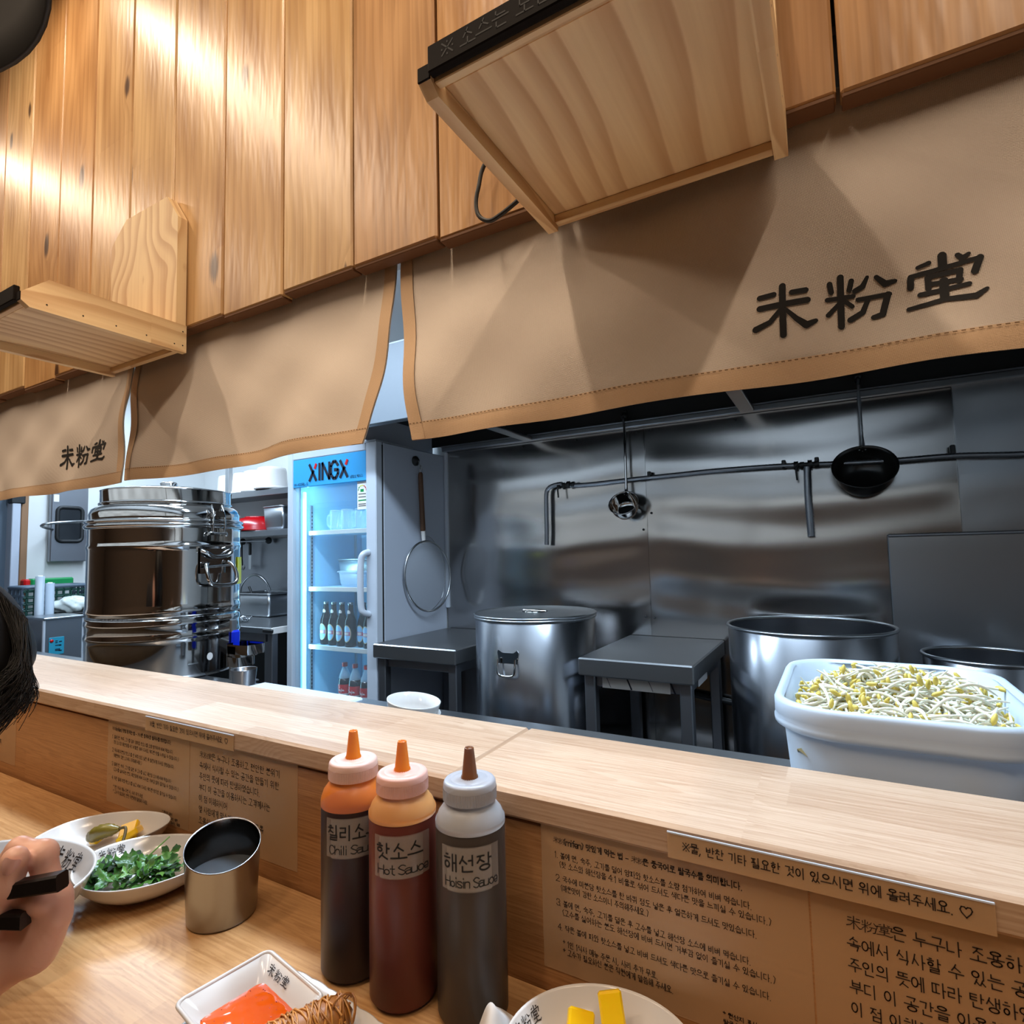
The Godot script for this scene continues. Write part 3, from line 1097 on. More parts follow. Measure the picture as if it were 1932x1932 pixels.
func hose():
	var o := thing("metal_hose", "ribbed metal hose clipped along the steel wall with two drop legs", "hose", V(-0.35, 0.32, -2.575))
	var c := o.position
	var run := []
	for p in [[-1.128, 0.320], [-1.0, 0.319], [-0.776, 0.326], [-0.6, 0.329], [-0.444, 0.332], [-0.25, 0.330], [-0.131, 0.326], [0.05, 0.317], [0.2, 0.312], [0.392, 0.311], [0.586, 0.297], [0.9, 0.29], [1.55, 0.285]]:
		run.append(V(p[0], p[1], -2.573) - c)
	ribbed(o, "hose_run", curve(run, 5), 0.0105)
	var d1 := []
	for p in [[-1.165, 0.331], [-1.20, 0.329], [-1.235, 0.318], [-1.253, 0.292], [-1.256, 0.22], [-1.257, 0.12], [-1.259, 0.032]]:
		d1.append(V(p[0], p[1], -2.565) - c)
	ribbed(o, "drop_leg", curve(d1, 5), 0.0115)
	var d2 := []
	for p in [[-0.085, 0.315], [-0.086, 0.29], [-0.088, 0.2], [-0.087, 0.12], [-0.085, 0.035]]:
		d2.append(V(p[0], p[1], -2.56) - c)
	ribbed(o, "drop_leg", curve(d2, 5), 0.0135)
	for v in [[-1.145, 0.325], [-0.087, 0.324]]:
		var s := st()
		for k in [[-0.038, 0.017], [-0.016, 0.013], [0.012, 0.018], [0.036, 0.014]]:
			lathe(s, [Vector2(0, 0), Vector2(k[1], 0), Vector2(k[1], 0), Vector2(k[1], 0.016), Vector2(k[1], 0.016), Vector2(0, 0.016)], 6, turned(Vector3.BACK, -90, V(v[0] + k[0] - 0.008, v[1], -2.57) - c))
		tube(s, [V(v[0] - 0.045, v[1], -2.57) - c, V(v[0] + 0.045, v[1], -2.57) - c], 0.010, 8)
		var valve := part("valve", s, M.black, o)
		s = st()
		tube(s, curve([V(v[0] - 0.03, v[1], -2.555) - c, V(v[0] - 0.038, v[1] - 0.02, -2.55) - c, V(v[0] - 0.036, v[1] - 0.062, -2.55) - c], 4), 0.004, 6)
		part("lever", s, M.black, valve)
	for x in [-0.73, -0.17, -0.05, 0.385]:
		var s := st()
		box(s, V(x, 0.338 if x < -0.5 else 0.334, -2.575) - c, Vector3(0.016, 0.034, 0.02), 0.003)
		part("clip", s, M.black, o)


func ribbed(o: Node, called: String, pts: Array, r: float):
	var s := st()
	var fine := []
	var rad := []
	for i in pts.size() - 1:
		var n := maxi(1, int((pts[i] as Vector3).distance_to(pts[i + 1]) / 0.006))
		for k in n:
			fine.append((pts[i] as Vector3).lerp(pts[i + 1], float(k) / n))
			rad.append(r * (0.93 if rad.size() % 2 else 1.05))
	fine.append(pts[-1])
	rad.append(r)
	tube(s, fine, rad, 8)
	part(called, s, M.steel_dull, o)


# hung on the wall by its handle: the bowl opens towards the room, tipped up a little
func pan(called: String, label: String, at: Vector3, r: float, deep: float, long: float, m: Material):
	var o := thing(called, label, "pan", at)
	var xf := turned(Vector3.RIGHT, 53.0)
	var prof := [Vector2(0, -deep), Vector2(r * 0.52, -deep), Vector2(r * 0.72, -deep * 0.90), Vector2(r * 0.90, -deep * 0.5), Vector2(r * 0.97, -deep * 0.1), Vector2(r, 0.0), Vector2(r * 1.025, 0.001), Vector2(r * 1.025, 0.004), Vector2(r * 0.985, 0.003), Vector2(r * 0.95, -deep * 0.1), Vector2(r * 0.88, -deep * 0.48), Vector2(r * 0.70, -deep * 0.87), Vector2(r * 0.50, -deep * 0.96), Vector2(0, -deep * 0.96)]
	var s := st()
	lathe(s, prof, 40, xf)
	part("bowl", s, m, o)
	# handle rises from the rim's upper edge
	var a := xf * Vector3(0, -0.008, -r * 1.0)
	var pts := curve([a, a + Vector3(0, 0.030, -0.002), a + Vector3(0, long * 0.4, -0.004), a + Vector3(0, long, -0.006)], 6)
	s = st()
	var rad := []
	for i in pts.size():
		rad.append(lerpf(0.011, 0.0065, minf(1.0, i / 8.0)))
	tube(s, pts, rad, 8)
	var hd := part("handle", s, M.steel if m == M.pan_black else m, o)
	s = st()
	for k in 3:
		lathe(s, [Vector2(0.004, 0), Vector2(0.003, 0.002), Vector2(0, 0.003)], 8, Transform3D(xf.basis * Basis(Vector3.RIGHT, PI / 2.0), xf * Vector3((k - 1) * 0.010, -0.012 - (0.006 if k == 1 else 0.0), -r * 0.955)))
	stuff(part("rivet", s, M.steel, hd))
	s = st()
	var top: Vector3 = pts[-1]
	tube(s, curve([top + Vector3(0, 0.0, 0.0), top + Vector3(0, 0.018, 0.012), top + Vector3(0, 0.034, 0.004), top + Vector3(0, 0.030, -0.012)], 5), 0.006, 8)
	part("hook_end", s, M.black, o)
	# the wall hook it hangs on
	var hk := thing("wall_hook", "black hook under the hood rail holding the %s" % called.replace("_", " "), "hook", at + top + Vector3(0, 0.02, 0))
	s = st()
	lathe(s, [Vector2(0, 0), Vector2(0.014, 0.004), Vector2(0.016, 0.016), Vector2(0.010, 0.03), Vector2(0, 0.034)], 12)
	part("knob", s, M.black, hk)
	bar("plate", Vector3(0, 0.02, -0.018), Vector3(0.02, 0.05, 0.02), 0.003, M.black, hk)


# ------------------------------------------------------------------ the drinks fridge

func fridge():
	var x0 := -2.535
	var x1 := -1.905
	var zf := -2.04
	var o := thing("drinks_fridge", "tall white glass-door drinks fridge with a blue sign band and lit shelves", "fridge", Vector3((x0 + x1) / 2.0, 0, -2.32))
	var c := o.position
	var cab := func(s: SurfaceTool, a: Vector3, b: Vector3, bev := 0.004): box(s, (a + b) / 2.0 - c, (b - a).abs(), bev, 1)
	var s := st()
	cab.call(s, Vector3(x1 - 0.035, 0.02, -2.6), Vector3(x1, 1.752, -2.095))
	part("side_wall", s, M.fridge_grey, o)
	s = st()
	cab.call(s, Vector3(x0, 0.02, -2.6), Vector3(x0 + 0.03, 1.752, -2.095))
	part("side_wall", s, M.fridge_white, o)
	s = st()
	cab.call(s, Vector3(x0 + 0.03, 0.02, -2.6), Vector3(x1 - 0.035, 1.752, -2.55))
	part("rear_wall", s, M.liner, o)
	s = st()
	cab.call(s, Vector3(x0 + 0.03, 1.66, -2.55), Vector3(x1 - 0.035, 1.752, -2.095))
	part("roof", s, M.fridge_white, o)
	s = st()
	cab.call(s, Vector3(x0 + 0.03, 0.02, -2.55), Vector3(x1 - 0.035, 0.40, -2.095))
	part("plinth", s, M.fridge_white, o)
	s = st()
	cab.call(s, Vector3(x0 + 0.0305, 0.40, -2.55), Vector3(x0 + 0.034, 1.66, -2.10), 0.0005)
	cab.call(s, Vector3(x1 - 0.039, 0.40, -2.55), Vector3(x1 - 0.0355, 1.66, -2.10), 0.0005)
	part("inner_lining", s, M.liner, o)
	s = st()
	cab.call(s, Vector3(x1 + 0.001, 0.9, -2.612), Vector3(x1 + 0.02, 1.77, -2.585), 0.003)
	part("corner_trim", s, M.fridge_white, o)
	s = st()
	cab.call(s, Vector3(x1 - 0.16, 1.754, -2.35), Vector3(x1 - 0.02, 1.766, -2.06), 0.003)
	part("hinge_cover", s, M.fridge_white, o)
	# the door: frame, sign band, glass, handle
	var door := part("door", st_with(func(q):
		cab.call(q, Vector3(x0, 0.06, zf - 0.045), Vector3(x0 + 0.042, 1.752, zf))
		cab.call(q, Vector3(x1 - 0.066, 0.06, zf - 0.045), Vector3(x1, 1.752, zf))
		cab.call(q, Vector3(x0 + 0.042, 1.712, zf - 0.045), Vector3(x1 - 0.066, 1.752, zf))
		cab.call(q, Vector3(x0 + 0.042, 0.06, zf - 0.045), Vector3(x1 - 0.066, 0.40, zf))), M.fridge_white, o)
	var band := bar("sign_band", Vector3((x0 + 0.042 + x1 - 0.066) / 2.0, 1.6385, zf - 0.012) - c, Vector3(x1 - x0 - 0.108, 0.147, 0.02), 0.002, M.sign_blue, door)
	s = st()
	var lay := func(p: Vector2): return Vector3(p.x, p.y, zf + 0.0006) - c
	# five capital letters, the two crosses with a red arm
	var ex := -2.365
	for i in 5:
		var ch := "XINGX"[i]
		var lx: float = ex + [0.0, 0.066, 0.096, 0.157, 0.222][i]
		for l in strokes_of(LATIN[ch][1]):
			if ch == "X" and l[0].x > 0.5:
				l = PackedVector2Array([Vector2(0.46, 0.40), l[1]])
			for j in l.size() - 1:
				ribbon(s, Vector2(lx + l[j].x * 0.066, 1.678 - l[j].y * 0.085), Vector2(lx + l[j + 1].x * 0.066, 1.678 - l[j + 1].y * 0.085), 0.0155, 0.0155, lay, 0.2)
	write(s, "냉장쇼케이스", Vector2(-2.075, 1.598), 0.015, lay, 0.088, 0.10)
	write(s, "XK-430RBL-S", Vector2(-2.482, 1.586), 0.013, lay, 0.105, 0.12)
	stuff(part("lettering", s, M.navy, door))
	s = st()
	for lx in [ex, ex + 0.222]:
		ribbon(s, Vector2(lx + 0.039, 1.655), Vector2(lx + 0.050, 1.6785), 0.015, 0.015, lay, 0.1)
	stuff(part("red_accent", s, M.red, door))
	bar("glass_pane", Vector3((x0 + 0.042 + x1 - 0.066) / 2.0, 0.9825, zf - 0.022) - c, Vector3(x1 - x0 - 0.108, 1.165, 0.006), 0.0, M.pane, door)
	# energy label on the glass
	var card := bar("energy_label", V(-2.01, 0.295, zf - 0.0175) - c, Vector3(0.066, 0.138, 0.001), 0.0, M.paper, door)
	s = st()
	var lay2 := func(p: Vector2): return Vector3(p.x, p.y, zf - 0.0166) - c
	for k in 7:
		var a0 := PI * k / 7.0
		var a1 := PI * (k + 0.8) / 7.0
		ribbon(s, Vector2(-2.01 + cos(a0) * 0.027, 1.517 + sin(a0) * 0.027), Vector2(-2.01 + cos(a1) * 0.027, 1.517 + sin(a1) * 0.027), 0.005, 0.005, lay2, 0.0)
		if k == 2:
			stuff(part("dial_red", s, M.red, door))
			s = st()
		if k == 4:
			stuff(part("dial_yellow", s, M.yellow, door))
			s = st()
	ribbon(s, Vector2(-2.036, 1.470), Vector2(-1.984, 1.471), 0.006, 0.006, lay2, 0.0)
	ribbon(s, Vector2(-2.022, 1.519), Vector2(-2.0, 1.519), 0.014, 0.014, lay2, 0.0)
	stuff(part("dial_green", s, M.green_plastic, door))
	s = st()
	for k in [1.502, 1.487, 1.452, 1.443]:
		ribbon(s, Vector2(-2.035, k), Vector2(-1.986, k), 0.004, 0.004, lay2, 0.0)
	stuff(part("print", s, M.grey_ink, door))
	# handle
	s = st()
	var hx := x1 - 0.048
	tube(s, curve([Vector3(hx, 1.215, zf - 0.002) - c, Vector3(hx - 0.008, 1.205, zf + 0.028) - c, Vector3(hx - 0.016, 1.17, zf + 0.036) - c, Vector3(hx - 0.018, 1.06, zf + 0.038) - c, Vector3(hx - 0.016, 0.96, zf + 0.036) - c, Vector3(hx - 0.008, 0.93, zf + 0.028) - c, Vector3(hx, 0.92, zf - 0.002) - c], 6), 0.0155, 12)
	part("handle", s, M.fridge_white, door)
	bar("gasket", Vector3(x1 - 0.006, 0.9, zf - 0.050) - c, Vector3(0.010, 1.68, 0.009), 0.002, M.black, o)
	# light strips inside and the pierced rails
	var strip := bar("light_tube", Vector3(x0 + 0.046, 1.0, -2.115) - c, Vector3(0.016, 1.1, 0.02), 0.004, M.fridge_glow, o)
	bar("light_tube", Vector3((x0 + x1) / 2.0, 1.652, -2.14) - c, Vector3(0.46, 0.012, 0.03), 0.004, M.fridge_glow, o)
	area_light(Vector3(x0 + 0.060, 1.0, -2.125), Vector2(0.02, 1.1), Color(0.60, 0.90, 1.0), FRIDGE_SIDE, Vector3(0.8, 0, -0.6))
	area_light(Vector3((x0 + x1) / 2.0, 1.642, -2.15), Vector2(0.46, 0.03), Color(0.60, 0.90, 1.0), FRIDGE_TOP)
	for z in [-2.17, -2.50]:
		bar("slotted_rail", Vector3(x0 + 0.038, 0.98, z) - c, Vector3(0.006, 1.0, 0.016), 0.001, M.steel, o)
	s = st()
	for k in 48:
		box(s, Vector3(x0 + 0.0412, 0.5 + k * 0.02, -2.17) - c, Vector3(0.001, 0.009, 0.007))
	stuff(part("rail_slots", s, M.navy, o))
	bar("vent_cover", Vector3(x0 + 0.12, 1.50, -2.544) - c, Vector3(0.13, 0.075, 0.01), 0.002, M.fridge_grey, o)
	var shelf_y := [1.335, 1.035, 0.728]
	for y in shelf_y:
		var sh := bar("shelf", Vector3((x0 + x1) / 2.0, y - 0.008, -2.335) - c, Vector3(0.545, 0.012, 0.37), 0.002, M.liner, o)
		bar("price_strip", Vector3((x0 + x1) / 2.0, y - 0.008, -2.146) - c, Vector3(0.545, 0.024, 0.008), 0.002, M.white_paint, sh)
	# what stands inside
	var mug := make_mug(Vector3(-2.36, 1.335, -2.22))
	var spots := [[-2.27, -2.215], [-2.18, -2.225], [-2.09, -2.215], [-2.0, -2.22], [-2.315, -2.33], [-2.225, -2.335], [-2.135, -2.33], [-2.045, -2.335]]
	for i in spots.size():
		var row := "front" if i < 4 else "back"
		again(mug, Vector3(spots[i][0], 1.335, spots[i][1]), "clear glass beer mug on the top fridge shelf, %s of the %s row" % [["second", "third", "fourth", "rightmost", "leftmost", "second", "third", "rightmost"][i], row])
	tray_box("steel_pan", "steel food pan lying on the second fridge shelf behind a clear tub", "pan", Vector3(-2.27, 1.035, -2.38), Vector3(0.32, 0.145, 0.20), M.steel, false)
	var tub := tray_box("clear_tub", "clear lidded food tub in front of the steel pan in the fridge", "container", Vector3(-2.22, 1.035, -2.23), Vector3(0.19, 0.075, 0.10), M.box_clear, true)
	tray_box("pink_carton", "small pale carton with a pink foot beside the fridge door handle", "carton", Vector3(-2.02, 1.035, -2.23), Vector3(0.05, 0.17, 0.06), M.white_plastic, false)
	var beer := make_beer(Vector3(-2.435, 0.728, -2.215))
	var bs := [[-2.370, -2.21], [-2.303, -2.205], [-2.236, -2.20], [-2.17, -2.225], [-2.105, -2.20], [-2.04, -2.22]]
	for i in 6:
		again(beer, Vector3(bs[i][0], 0.728, bs[i][1]), "dark beer bottle with pale oval label, %s from left on the third fridge shelf" % ["second", "third", "fourth", "fifth", "sixth", "seventh"][i])
	var cola := make_cola(Vector3(-2.30, 0.40, -2.22))
	var cs := [[-2.215, -2.21], [-2.13, -2.205], [-2.05, -2.20], [-2.15, -2.31], [-2.05, -2.31]]
	for i in 5:
		again(cola, Vector3(cs[i][0], 0.40, cs[i][1]), "red-capped cola bottle at the bottom of the fridge, %s" % ["second in front", "third in front", "rightmost in front", "left one of the rear pair", "right one of the rear pair"][i], [0.0, -0.2, 0.15, 0.3, 0.1][i])
	strainer(x1)


func st_with(f: Callable) -> SurfaceTool:
	var s := st()
	f.call(s)
	return s


func make_mug(at: Vector3) -> Node3D:
	var o := thing("glass_mug", "clear glass beer mug on the top fridge shelf, leftmost of the front row", "mug", at, "beer mugs in the fridge")
	var s := st()
	var prof := []
	for i in 9:
		var t := i / 8.0
		prof.append(Vector2(0.036 + 0.003 * sin(t * PI), 0.004 + t * 0.106))
	lathe(s, [Vector2(0, 0), Vector2(0.034, 0), Vector2(0.036, 0.004)] + prof + [Vector2(0.036, 0.112), Vector2(0.0335, 0.110), Vector2(0.0335, 0.02), Vector2(0.03, 0.014), Vector2(0, 0.013)], 20)
	part("glass", s, M.mug_glass, o)
	s = st()
	tube(s, curve([Vector3(-0.036, 0.092, 0), Vector3(-0.055, 0.092, 0), Vector3(-0.066, 0.078, 0), Vector3(-0.066, 0.042, 0), Vector3(-0.055, 0.026, 0), Vector3(-0.036, 0.026, 0)], 5), 0.0065, 8)
	part("handle", s, M.mug_glass, o)
	s = st()
	tube(s, curve([Vector3(0.035, 0.112, 0), Vector3(0, 0.112, 0.035), Vector3(-0.035, 0.112, 0), Vector3(0, 0.112, -0.035)], 5, true), 0.0018, 6, true)
	part("rim", s, M.fridge_grey, o)
	return o


func make_beer(at: Vector3) -> Node3D:
	var o := thing("beer_bottle", "dark beer bottle with pale oval label, leftmost on the third fridge shelf", "bottle", at, "beer bottles in the fridge")
	var s := st()
	lathe(s, [Vector2(0, 0), Vector2(0.028, 0), Vector2(0.031, 0.004), Vector2(0.031, 0.115), Vector2(0.029, 0.132), Vector2(0.021, 0.155), Vector2(0.0155, 0.175), Vector2(0.0135, 0.205), Vector2(0.0128, 0.222), Vector2(0.0, 0.223)], 20)
	var bg := mat("beer_glass", Color(0.10, 0.055, 0.04), 0.12)
	bg.metallic_specular = 0.3
	part("bottle_glass", s, bg, o)
	s = st()
	lathe(s, [Vector2(0.0128, 0.214), Vector2(0.0145, 0.215), Vector2(0.0142, 0.226), Vector2(0.0, 0.2285)], 16)
	part("cap", s, M.steel, o)
	var wrap := func(r: float): return func(p: Vector2): return Vector3(sin(p.x / r) * (r + 0.0004), p.y, cos(p.x / r) * (r + 0.0004))
	s = st()
	disc(s, Vector2(0, 0.068), Vector2(0.0265, 0.044), wrap.call(0.031))
	part("label_border", s, mat("label_tan", Color(0.75, 0.68, 0.52), 0.5), o)
	s = st()
	disc(s, Vector2(0, 0.068), Vector2(0.0225, 0.040), wrap.call(0.0313))
	part("label", s, mat("label_pale", Color(0.55, 0.75, 0.9), 0.5), o)
	s = st()
	ribbon(s, Vector2(-0.0215, 0.068), Vector2(0.0215, 0.068), 0.020, 0.020, wrap.call(0.0316), 0.0)
	part("label_band", s, mat("label_red", Color(0.75, 0.22, 0.25), 0.5), o)
	s = st()
	ribbon(s, Vector2(-0.012, 0.068), Vector2(0.012, 0.068), 0.012, 0.012, wrap.call(0.0319), 0.0)
	part("label_centre", s, M.paper, o)
	s = st()
	disc(s, Vector2(0, 0.176), Vector2(0.011, 0.012), wrap.call(0.0165))
	part("neck_label", s, M.paper, o)
	return o


func disc(s: SurfaceTool, c: Vector2, r: Vector2, map: Callable, n := 24, rings := 3):
	for k in n:
		var a := TAU * k / n
		var b := TAU * (k + 1) / n
		for ring in rings:
			var q0 := float(ring) / rings
			var q1 := float(ring + 1) / rings
			quad(s, map.call(c + r * q0 * Vector2(cos(a), sin(a))), map.call(c + r * q1 * Vector2(cos(a), sin(a))), map.call(c + r * q1 * Vector2(cos(b), sin(b))), map.call(c + r * q0 * Vector2(cos(b), sin(b))))


func make_cola(at: Vector3) -> Node3D:
	var o := thing("cola_bottle", "red-capped cola bottle at the bottom of the fridge, leftmost in front", "bottle", at, "cola bottles in the fridge")
	var s := st()
	lathe(s, [Vector2(0, 0), Vector2(0.028, 0.0), Vector2(0.033, 0.01), Vector2(0.032, 0.05), Vector2(0.0305, 0.075), Vector2(0.0335, 0.105), Vector2(0.034, 0.135), Vector2(0.031, 0.158)], 20)
	lathe(s, [Vector2(0.031, 0.158), Vector2(0, 0.158)], 20)
	part("cola", s, mat("cola", Color(0.12, 0.05, 0.04), 0.12), o)
	s = st()
	lathe(s, [Vector2(0.0312, 0.158), Vector2(0.027, 0.175), Vector2(0.018, 0.198), Vector2(0.0125, 0.212), Vector2(0.0125, 0.22)], 20)
	part("bottle_neck", s, M.box_clear, o)
	s = st()
	lathe(s, [Vector2(0.0145, 0.217), Vector2(0.0145, 0.217), Vector2(0.0145, 0.235), Vector2(0.0135, 0.237), Vector2(0.0, 0.237)], 16)
	part("cap", s, M.red, o)
	s = st()
	lathe(s, [Vector2(0.0325, 0.082), Vector2(0.0342, 0.105), Vector2(0.0346, 0.128)], 20)
	part("label", s, M.red, o)
	s = st()
	lathe(s, [Vector2(0.0321, 0.074), Vector2(0.0326, 0.082)], 20)
	part("label_stripe", s, M.paper, o)
	# a flowing white script across the label
	var wrap := func(p: Vector2): return Vector3(sin(p.x / 0.0345) * 0.0352, p.y, cos(p.x / 0.0345) * 0.0352)
	s = st()
	var p0 := Vector2(-0.026, 0.113)
	for w in [[12, 6, 2, 3, 1, 8, 4, 12, 9, 11, 13, 8], [14, 8, 17, 8, 18, 11, 15, 11, 14, 8], [20, 16, 22, 4, 21, 9, 24, 11], [25, 8, 28, 8, 28, 11, 25, 11, 26, 8, 30, 11]]:
		for i in range(0, w.size() - 2, 2):
			ribbon(s, p0 + Vector2(w[i], -w[i + 1] * 0.9) * 0.00165, p0 + Vector2(w[i + 2], -w[i + 3] * 0.9) * 0.00165, 0.0026, 0.0026, wrap)
	stuff(part("script", s, M.paper, o))
	return o


# an open box with slanted sides and a rolled rim, or one with a lid
func tray_box(called: String, label: String, category: String, at: Vector3, size: Vector3, m: Material, lid: bool, turn := 0.0) -> Node3D:
	var o := thing(called, label, category, at)
	o.rotation.y = turn
	var s := st()
	rounded_tub(s, Vector2(size.x * 0.43, size.z * 0.43), Vector2(size.x * 0.48, size.z * 0.48), 0.018, size.y, 0.002)
	part("body", s, m, o)
	s = st()
	var rim := []
	for p in rounded(Vector2(size.x / 2.0 - 0.004, size.z / 2.0 - 0.004), 0.022, 5):
		rim.append(Vector3(p.x, size.y, p.y))
	tube(s, rim, 0.005, 6, true)
	part("rim", s, m, o)
	if lid:
		s = st()
		box(s, Vector3(0, size.y + 0.006, 0), Vector3(size.x * 1.02, 0.010, size.z * 1.02), 0.004)
		part("lid", s, m, o)
	return o


# corner points of a rounded rectangle, anticlockwise seen from below
func rounded(h: Vector2, r: float, n: int) -> Array:
	var out := []
	for q in [[1, 1, 0.0], [-1, 1, 0.25], [-1, -1, 0.5], [1, -1, 0.75]]:
		for k in n + 1:
			var a: float = TAU * (q[2] + 0.25 * k / n)
			out.append(Vector2(q[0] * (h.x - r) + cos(a) * r, q[1] * (h.y - r) + sin(a) * r))
	return out


# walls and floor of an open tub; a is the half size at the foot, b at the rim
func rounded_tub(s: SurfaceTool, a: Vector2, b: Vector2, r: float, high: float, thick: float):
	var levels := []
	var n := 6
	for l in [[0.0, 0.0, -0.012], [0.0, 0.008, -0.003], [0.0, 0.02, 0.0], [0.5, 0.5, 0.0], [1.0, 1.0, 0.0]]:
		var y: float = l[1] * high if l[1] > 0.3 else l[1]
		levels.append([rounded(a.lerp(b, clampf(y / high, 0, 1)) + Vector2.ONE * l[2], r, n), y])
	for l in [[1.0, 0.0], [0.5, 0.0], [0.06, -0.002]]:
		levels.append([rounded(a.lerp(b, l[0]) - Vector2.ONE * (thick - l[1]), r, n), maxf(l[0] * high, thick)])
	sm(s, 2)
	var cnt: int = levels[0][0].size()
	for i in levels.size() - 1:
		for k in cnt:
			var k2 := (k + 1) % cnt
			var f := func(l, q): return Vector3(levels[l][0][q].x, levels[l][1], levels[l][0][q].y)
			quad(s, f.call(i, k), f.call(i + 1, k), f.call(i + 1, k2), f.call(i, k2))
	sm(s, -1)
	for e in [[0, -1.0], [levels.size() - 1, 1.0]]:
		var pts := []
		var uvs := []
		for p in levels[e[0]][0]:
			pts.append(Vector3(p.x, levels[e[0]][1], p.y))
			uvs.append(p)
		poly(s, pts, uvs, Vector3(0, e[1], 0))


# a round wire sieve with a wooden handle on the side of the fridge
func strainer(x: float):
	var hook := thing("suction_hook", "black and chrome hook stuck high on the fridge side above the strainer", "hook", V(x + 0.004, 0.49, -2.335))
	var s := st()
	lathe(s, [Vector2(0.026, -0.004), Vector2(0.026, 0.004), Vector2(0.018, 0.010), Vector2(0.012, 0.018), Vector2(0, 0.020)], 18, turned(Vector3.BACK, -90))
	part("suction_cup", s, M.rubber, hook)
	s = st()
	tube(s, curve([Vector3(0.018, 0, 0), Vector3(0.024, -0.02, 0), Vector3(0.026, -0.04, 0), Vector3(0.034, -0.046, 0), Vector3(0.040, -0.036, 0)], 5), 0.003, 8)
	part("hook_wire", s, M.steel, hook)
	var o := thing("strainer", "wire mesh strainer with a long wooden handle hanging on the fridge side", "strainer", V(x + 0.022, 0.43, -2.352))
	s = st()
	tube(s, [Vector3(0, 0, 0), Vector3(0, -0.01, 0), Vector3(0, -0.12, -0.005), Vector3(0, -0.30, -0.015), Vector3(0, -0.31, -0.015)], [0.008, 0.012, 0.013, 0.014, 0.012], 12)
	var hd := part("handle", s, M.handle_wood, o)
	s = st()
	tube(s, curve([Vector3(0, -0.004, -0.006), Vector3(0.003, 0.022, -0.010), Vector3(0.003, 0.036, 0), Vector3(0.003, 0.022, 0.010), Vector3(0, -0.004, 0.006)], 5), 0.0022, 6)
	part("hanging_loop", s, M.steel, hd)
	s = st()
	tube(s, [Vector3(0, -0.30, -0.015), Vector3(0, -0.372, -0.022)], [0.0125, 0.010], 12)
	part("ferrule", s, M.paper, hd)
	# the hoop lies in a plane tipped off the fridge side
	var c := Vector3(0.020, -0.545, -0.03)
	var up := Vector3(-0.03, 1.0, 0.04).normalized()
	var side := Vector3(0.12, 0.0, -0.97).normalized()
	var nrm := up.cross(side).normalized()
	if nrm.x < 0.0:
		nrm = -nrm
	var ring := []
	for k in 40:
		var a := TAU * k / 40.0
		ring.append(c + up * cos(a) * 0.182 + side * sin(a) * 0.166)
	s = st()
	tube(s, ring, 0.0055, 8, true)
	part("hoop", s, M.steel, o)
	s = st()
	tube(s, curve([c + up * 0.215, c + up * 0.19 + side * 0.05, c + up * 0.10 + side * 0.115, c + side * 0.125, c - up * 0.12 + side * 0.09, c - up * 0.184], 6), 0.0025, 6)
	part("stay_wire", s, M.steel, o)
	s = st()
	sheet(s, 24, 24, func(u, v):
		var r: float = u * 0.99
		var a: float = v * TAU
		return c + up * cos(a) * 0.182 * r + side * sin(a) * 0.166 * r - nrm * 0.0 + nrm * 0.055 * (1.0 - r * r), Vector2(1, 1))
	part("wire_mesh", s, M.mesh_wire, o)


# ------------------------------------------------------------------ stock pots and work tables

func kitchen_right():
	work_table("work_table", "steel work table between the drinks fridge and the lidded stock pot", Vector3(-1.90, 0.79, -2.59), Vector3(-1.43, 0.79, -2.005), false)
	work_table("work_table", "steel work table between the two large stock pots, torn white labels under its top", Vector3(-0.86, 0.803, -2.595), Vector3(-0.44, 0.803, -1.985), true)
	stock_pot("tall steel stock pot with a flat lid, left of the labelled work table", Vector3(-1.125, 0.30, -2.16), 0.252, 0.632, true, true)
	stock_pot("widest open steel stock pot, right of the labelled work table", Vector3(-0.105, 0.30, -2.315), 0.268, 0.612, false, false)
	stock_pot("small open stock pot with a black side handle behind the sprout tub", Vector3(0.40, 0.44, -2.34), 0.172, 0.395, false, false)
	for p in [[-1.125, -2.16, 0.26, "lidded stock pot"], [-0.105, -2.315, 0.27, "widest open stock pot"], [0.40, -2.34, 0.19, "small stock pot with a black handle"]]:
		var hgt: float = 0.44 if p[0] > 0.2 else 0.30
		var o := thing("stock_pot_stove", "low dark steel burner stand under the %s" % p[3], "stove", Vector3(p[0], 0, p[1]))
		for sx in [-1, 1]:
			for sz in [-1, 1]:
				bar("leg", Vector3(sx * p[2] * 0.8, hgt / 2.0 - 0.02, sz * p[2] * 0.8), Vector3(0.035, hgt - 0.04, 0.035), 0.003, M.steel_dull, o, 1)
		bar("frame", Vector3(0, hgt - 0.045, 0), Vector3(p[2] * 1.75, 0.05, p[2] * 1.75), 0.004, M.steel_dull, o)
		var s := st()
		for k in 4:
			box(s, Vector3(0, hgt - 0.010, (k - 1.5) * p[2] * 0.35), Vector3(p[2] * 1.6, 0.019, 0.018), 0.003)
		part("grate", s, M.black, o)
	var pipe := thing("gas_pipe", "thin dark gas pipe with a small tap low behind the labelled work table", "pipe", V(-0.7, -0.62, -2.57))
	var s2 := st()
	tube(s2, [Vector3(-0.25, 0.03, 0), Vector3(0.0, 0.0, 0), Vector3(0.9, -0.10, 0)], 0.014, 8)
	part("pipe", s2, M.black, pipe)
	bar("tap", Vector3(0.0, 0.01, 0.02), Vector3(0.04, 0.05, 0.03), 0.006, M.steel, pipe)


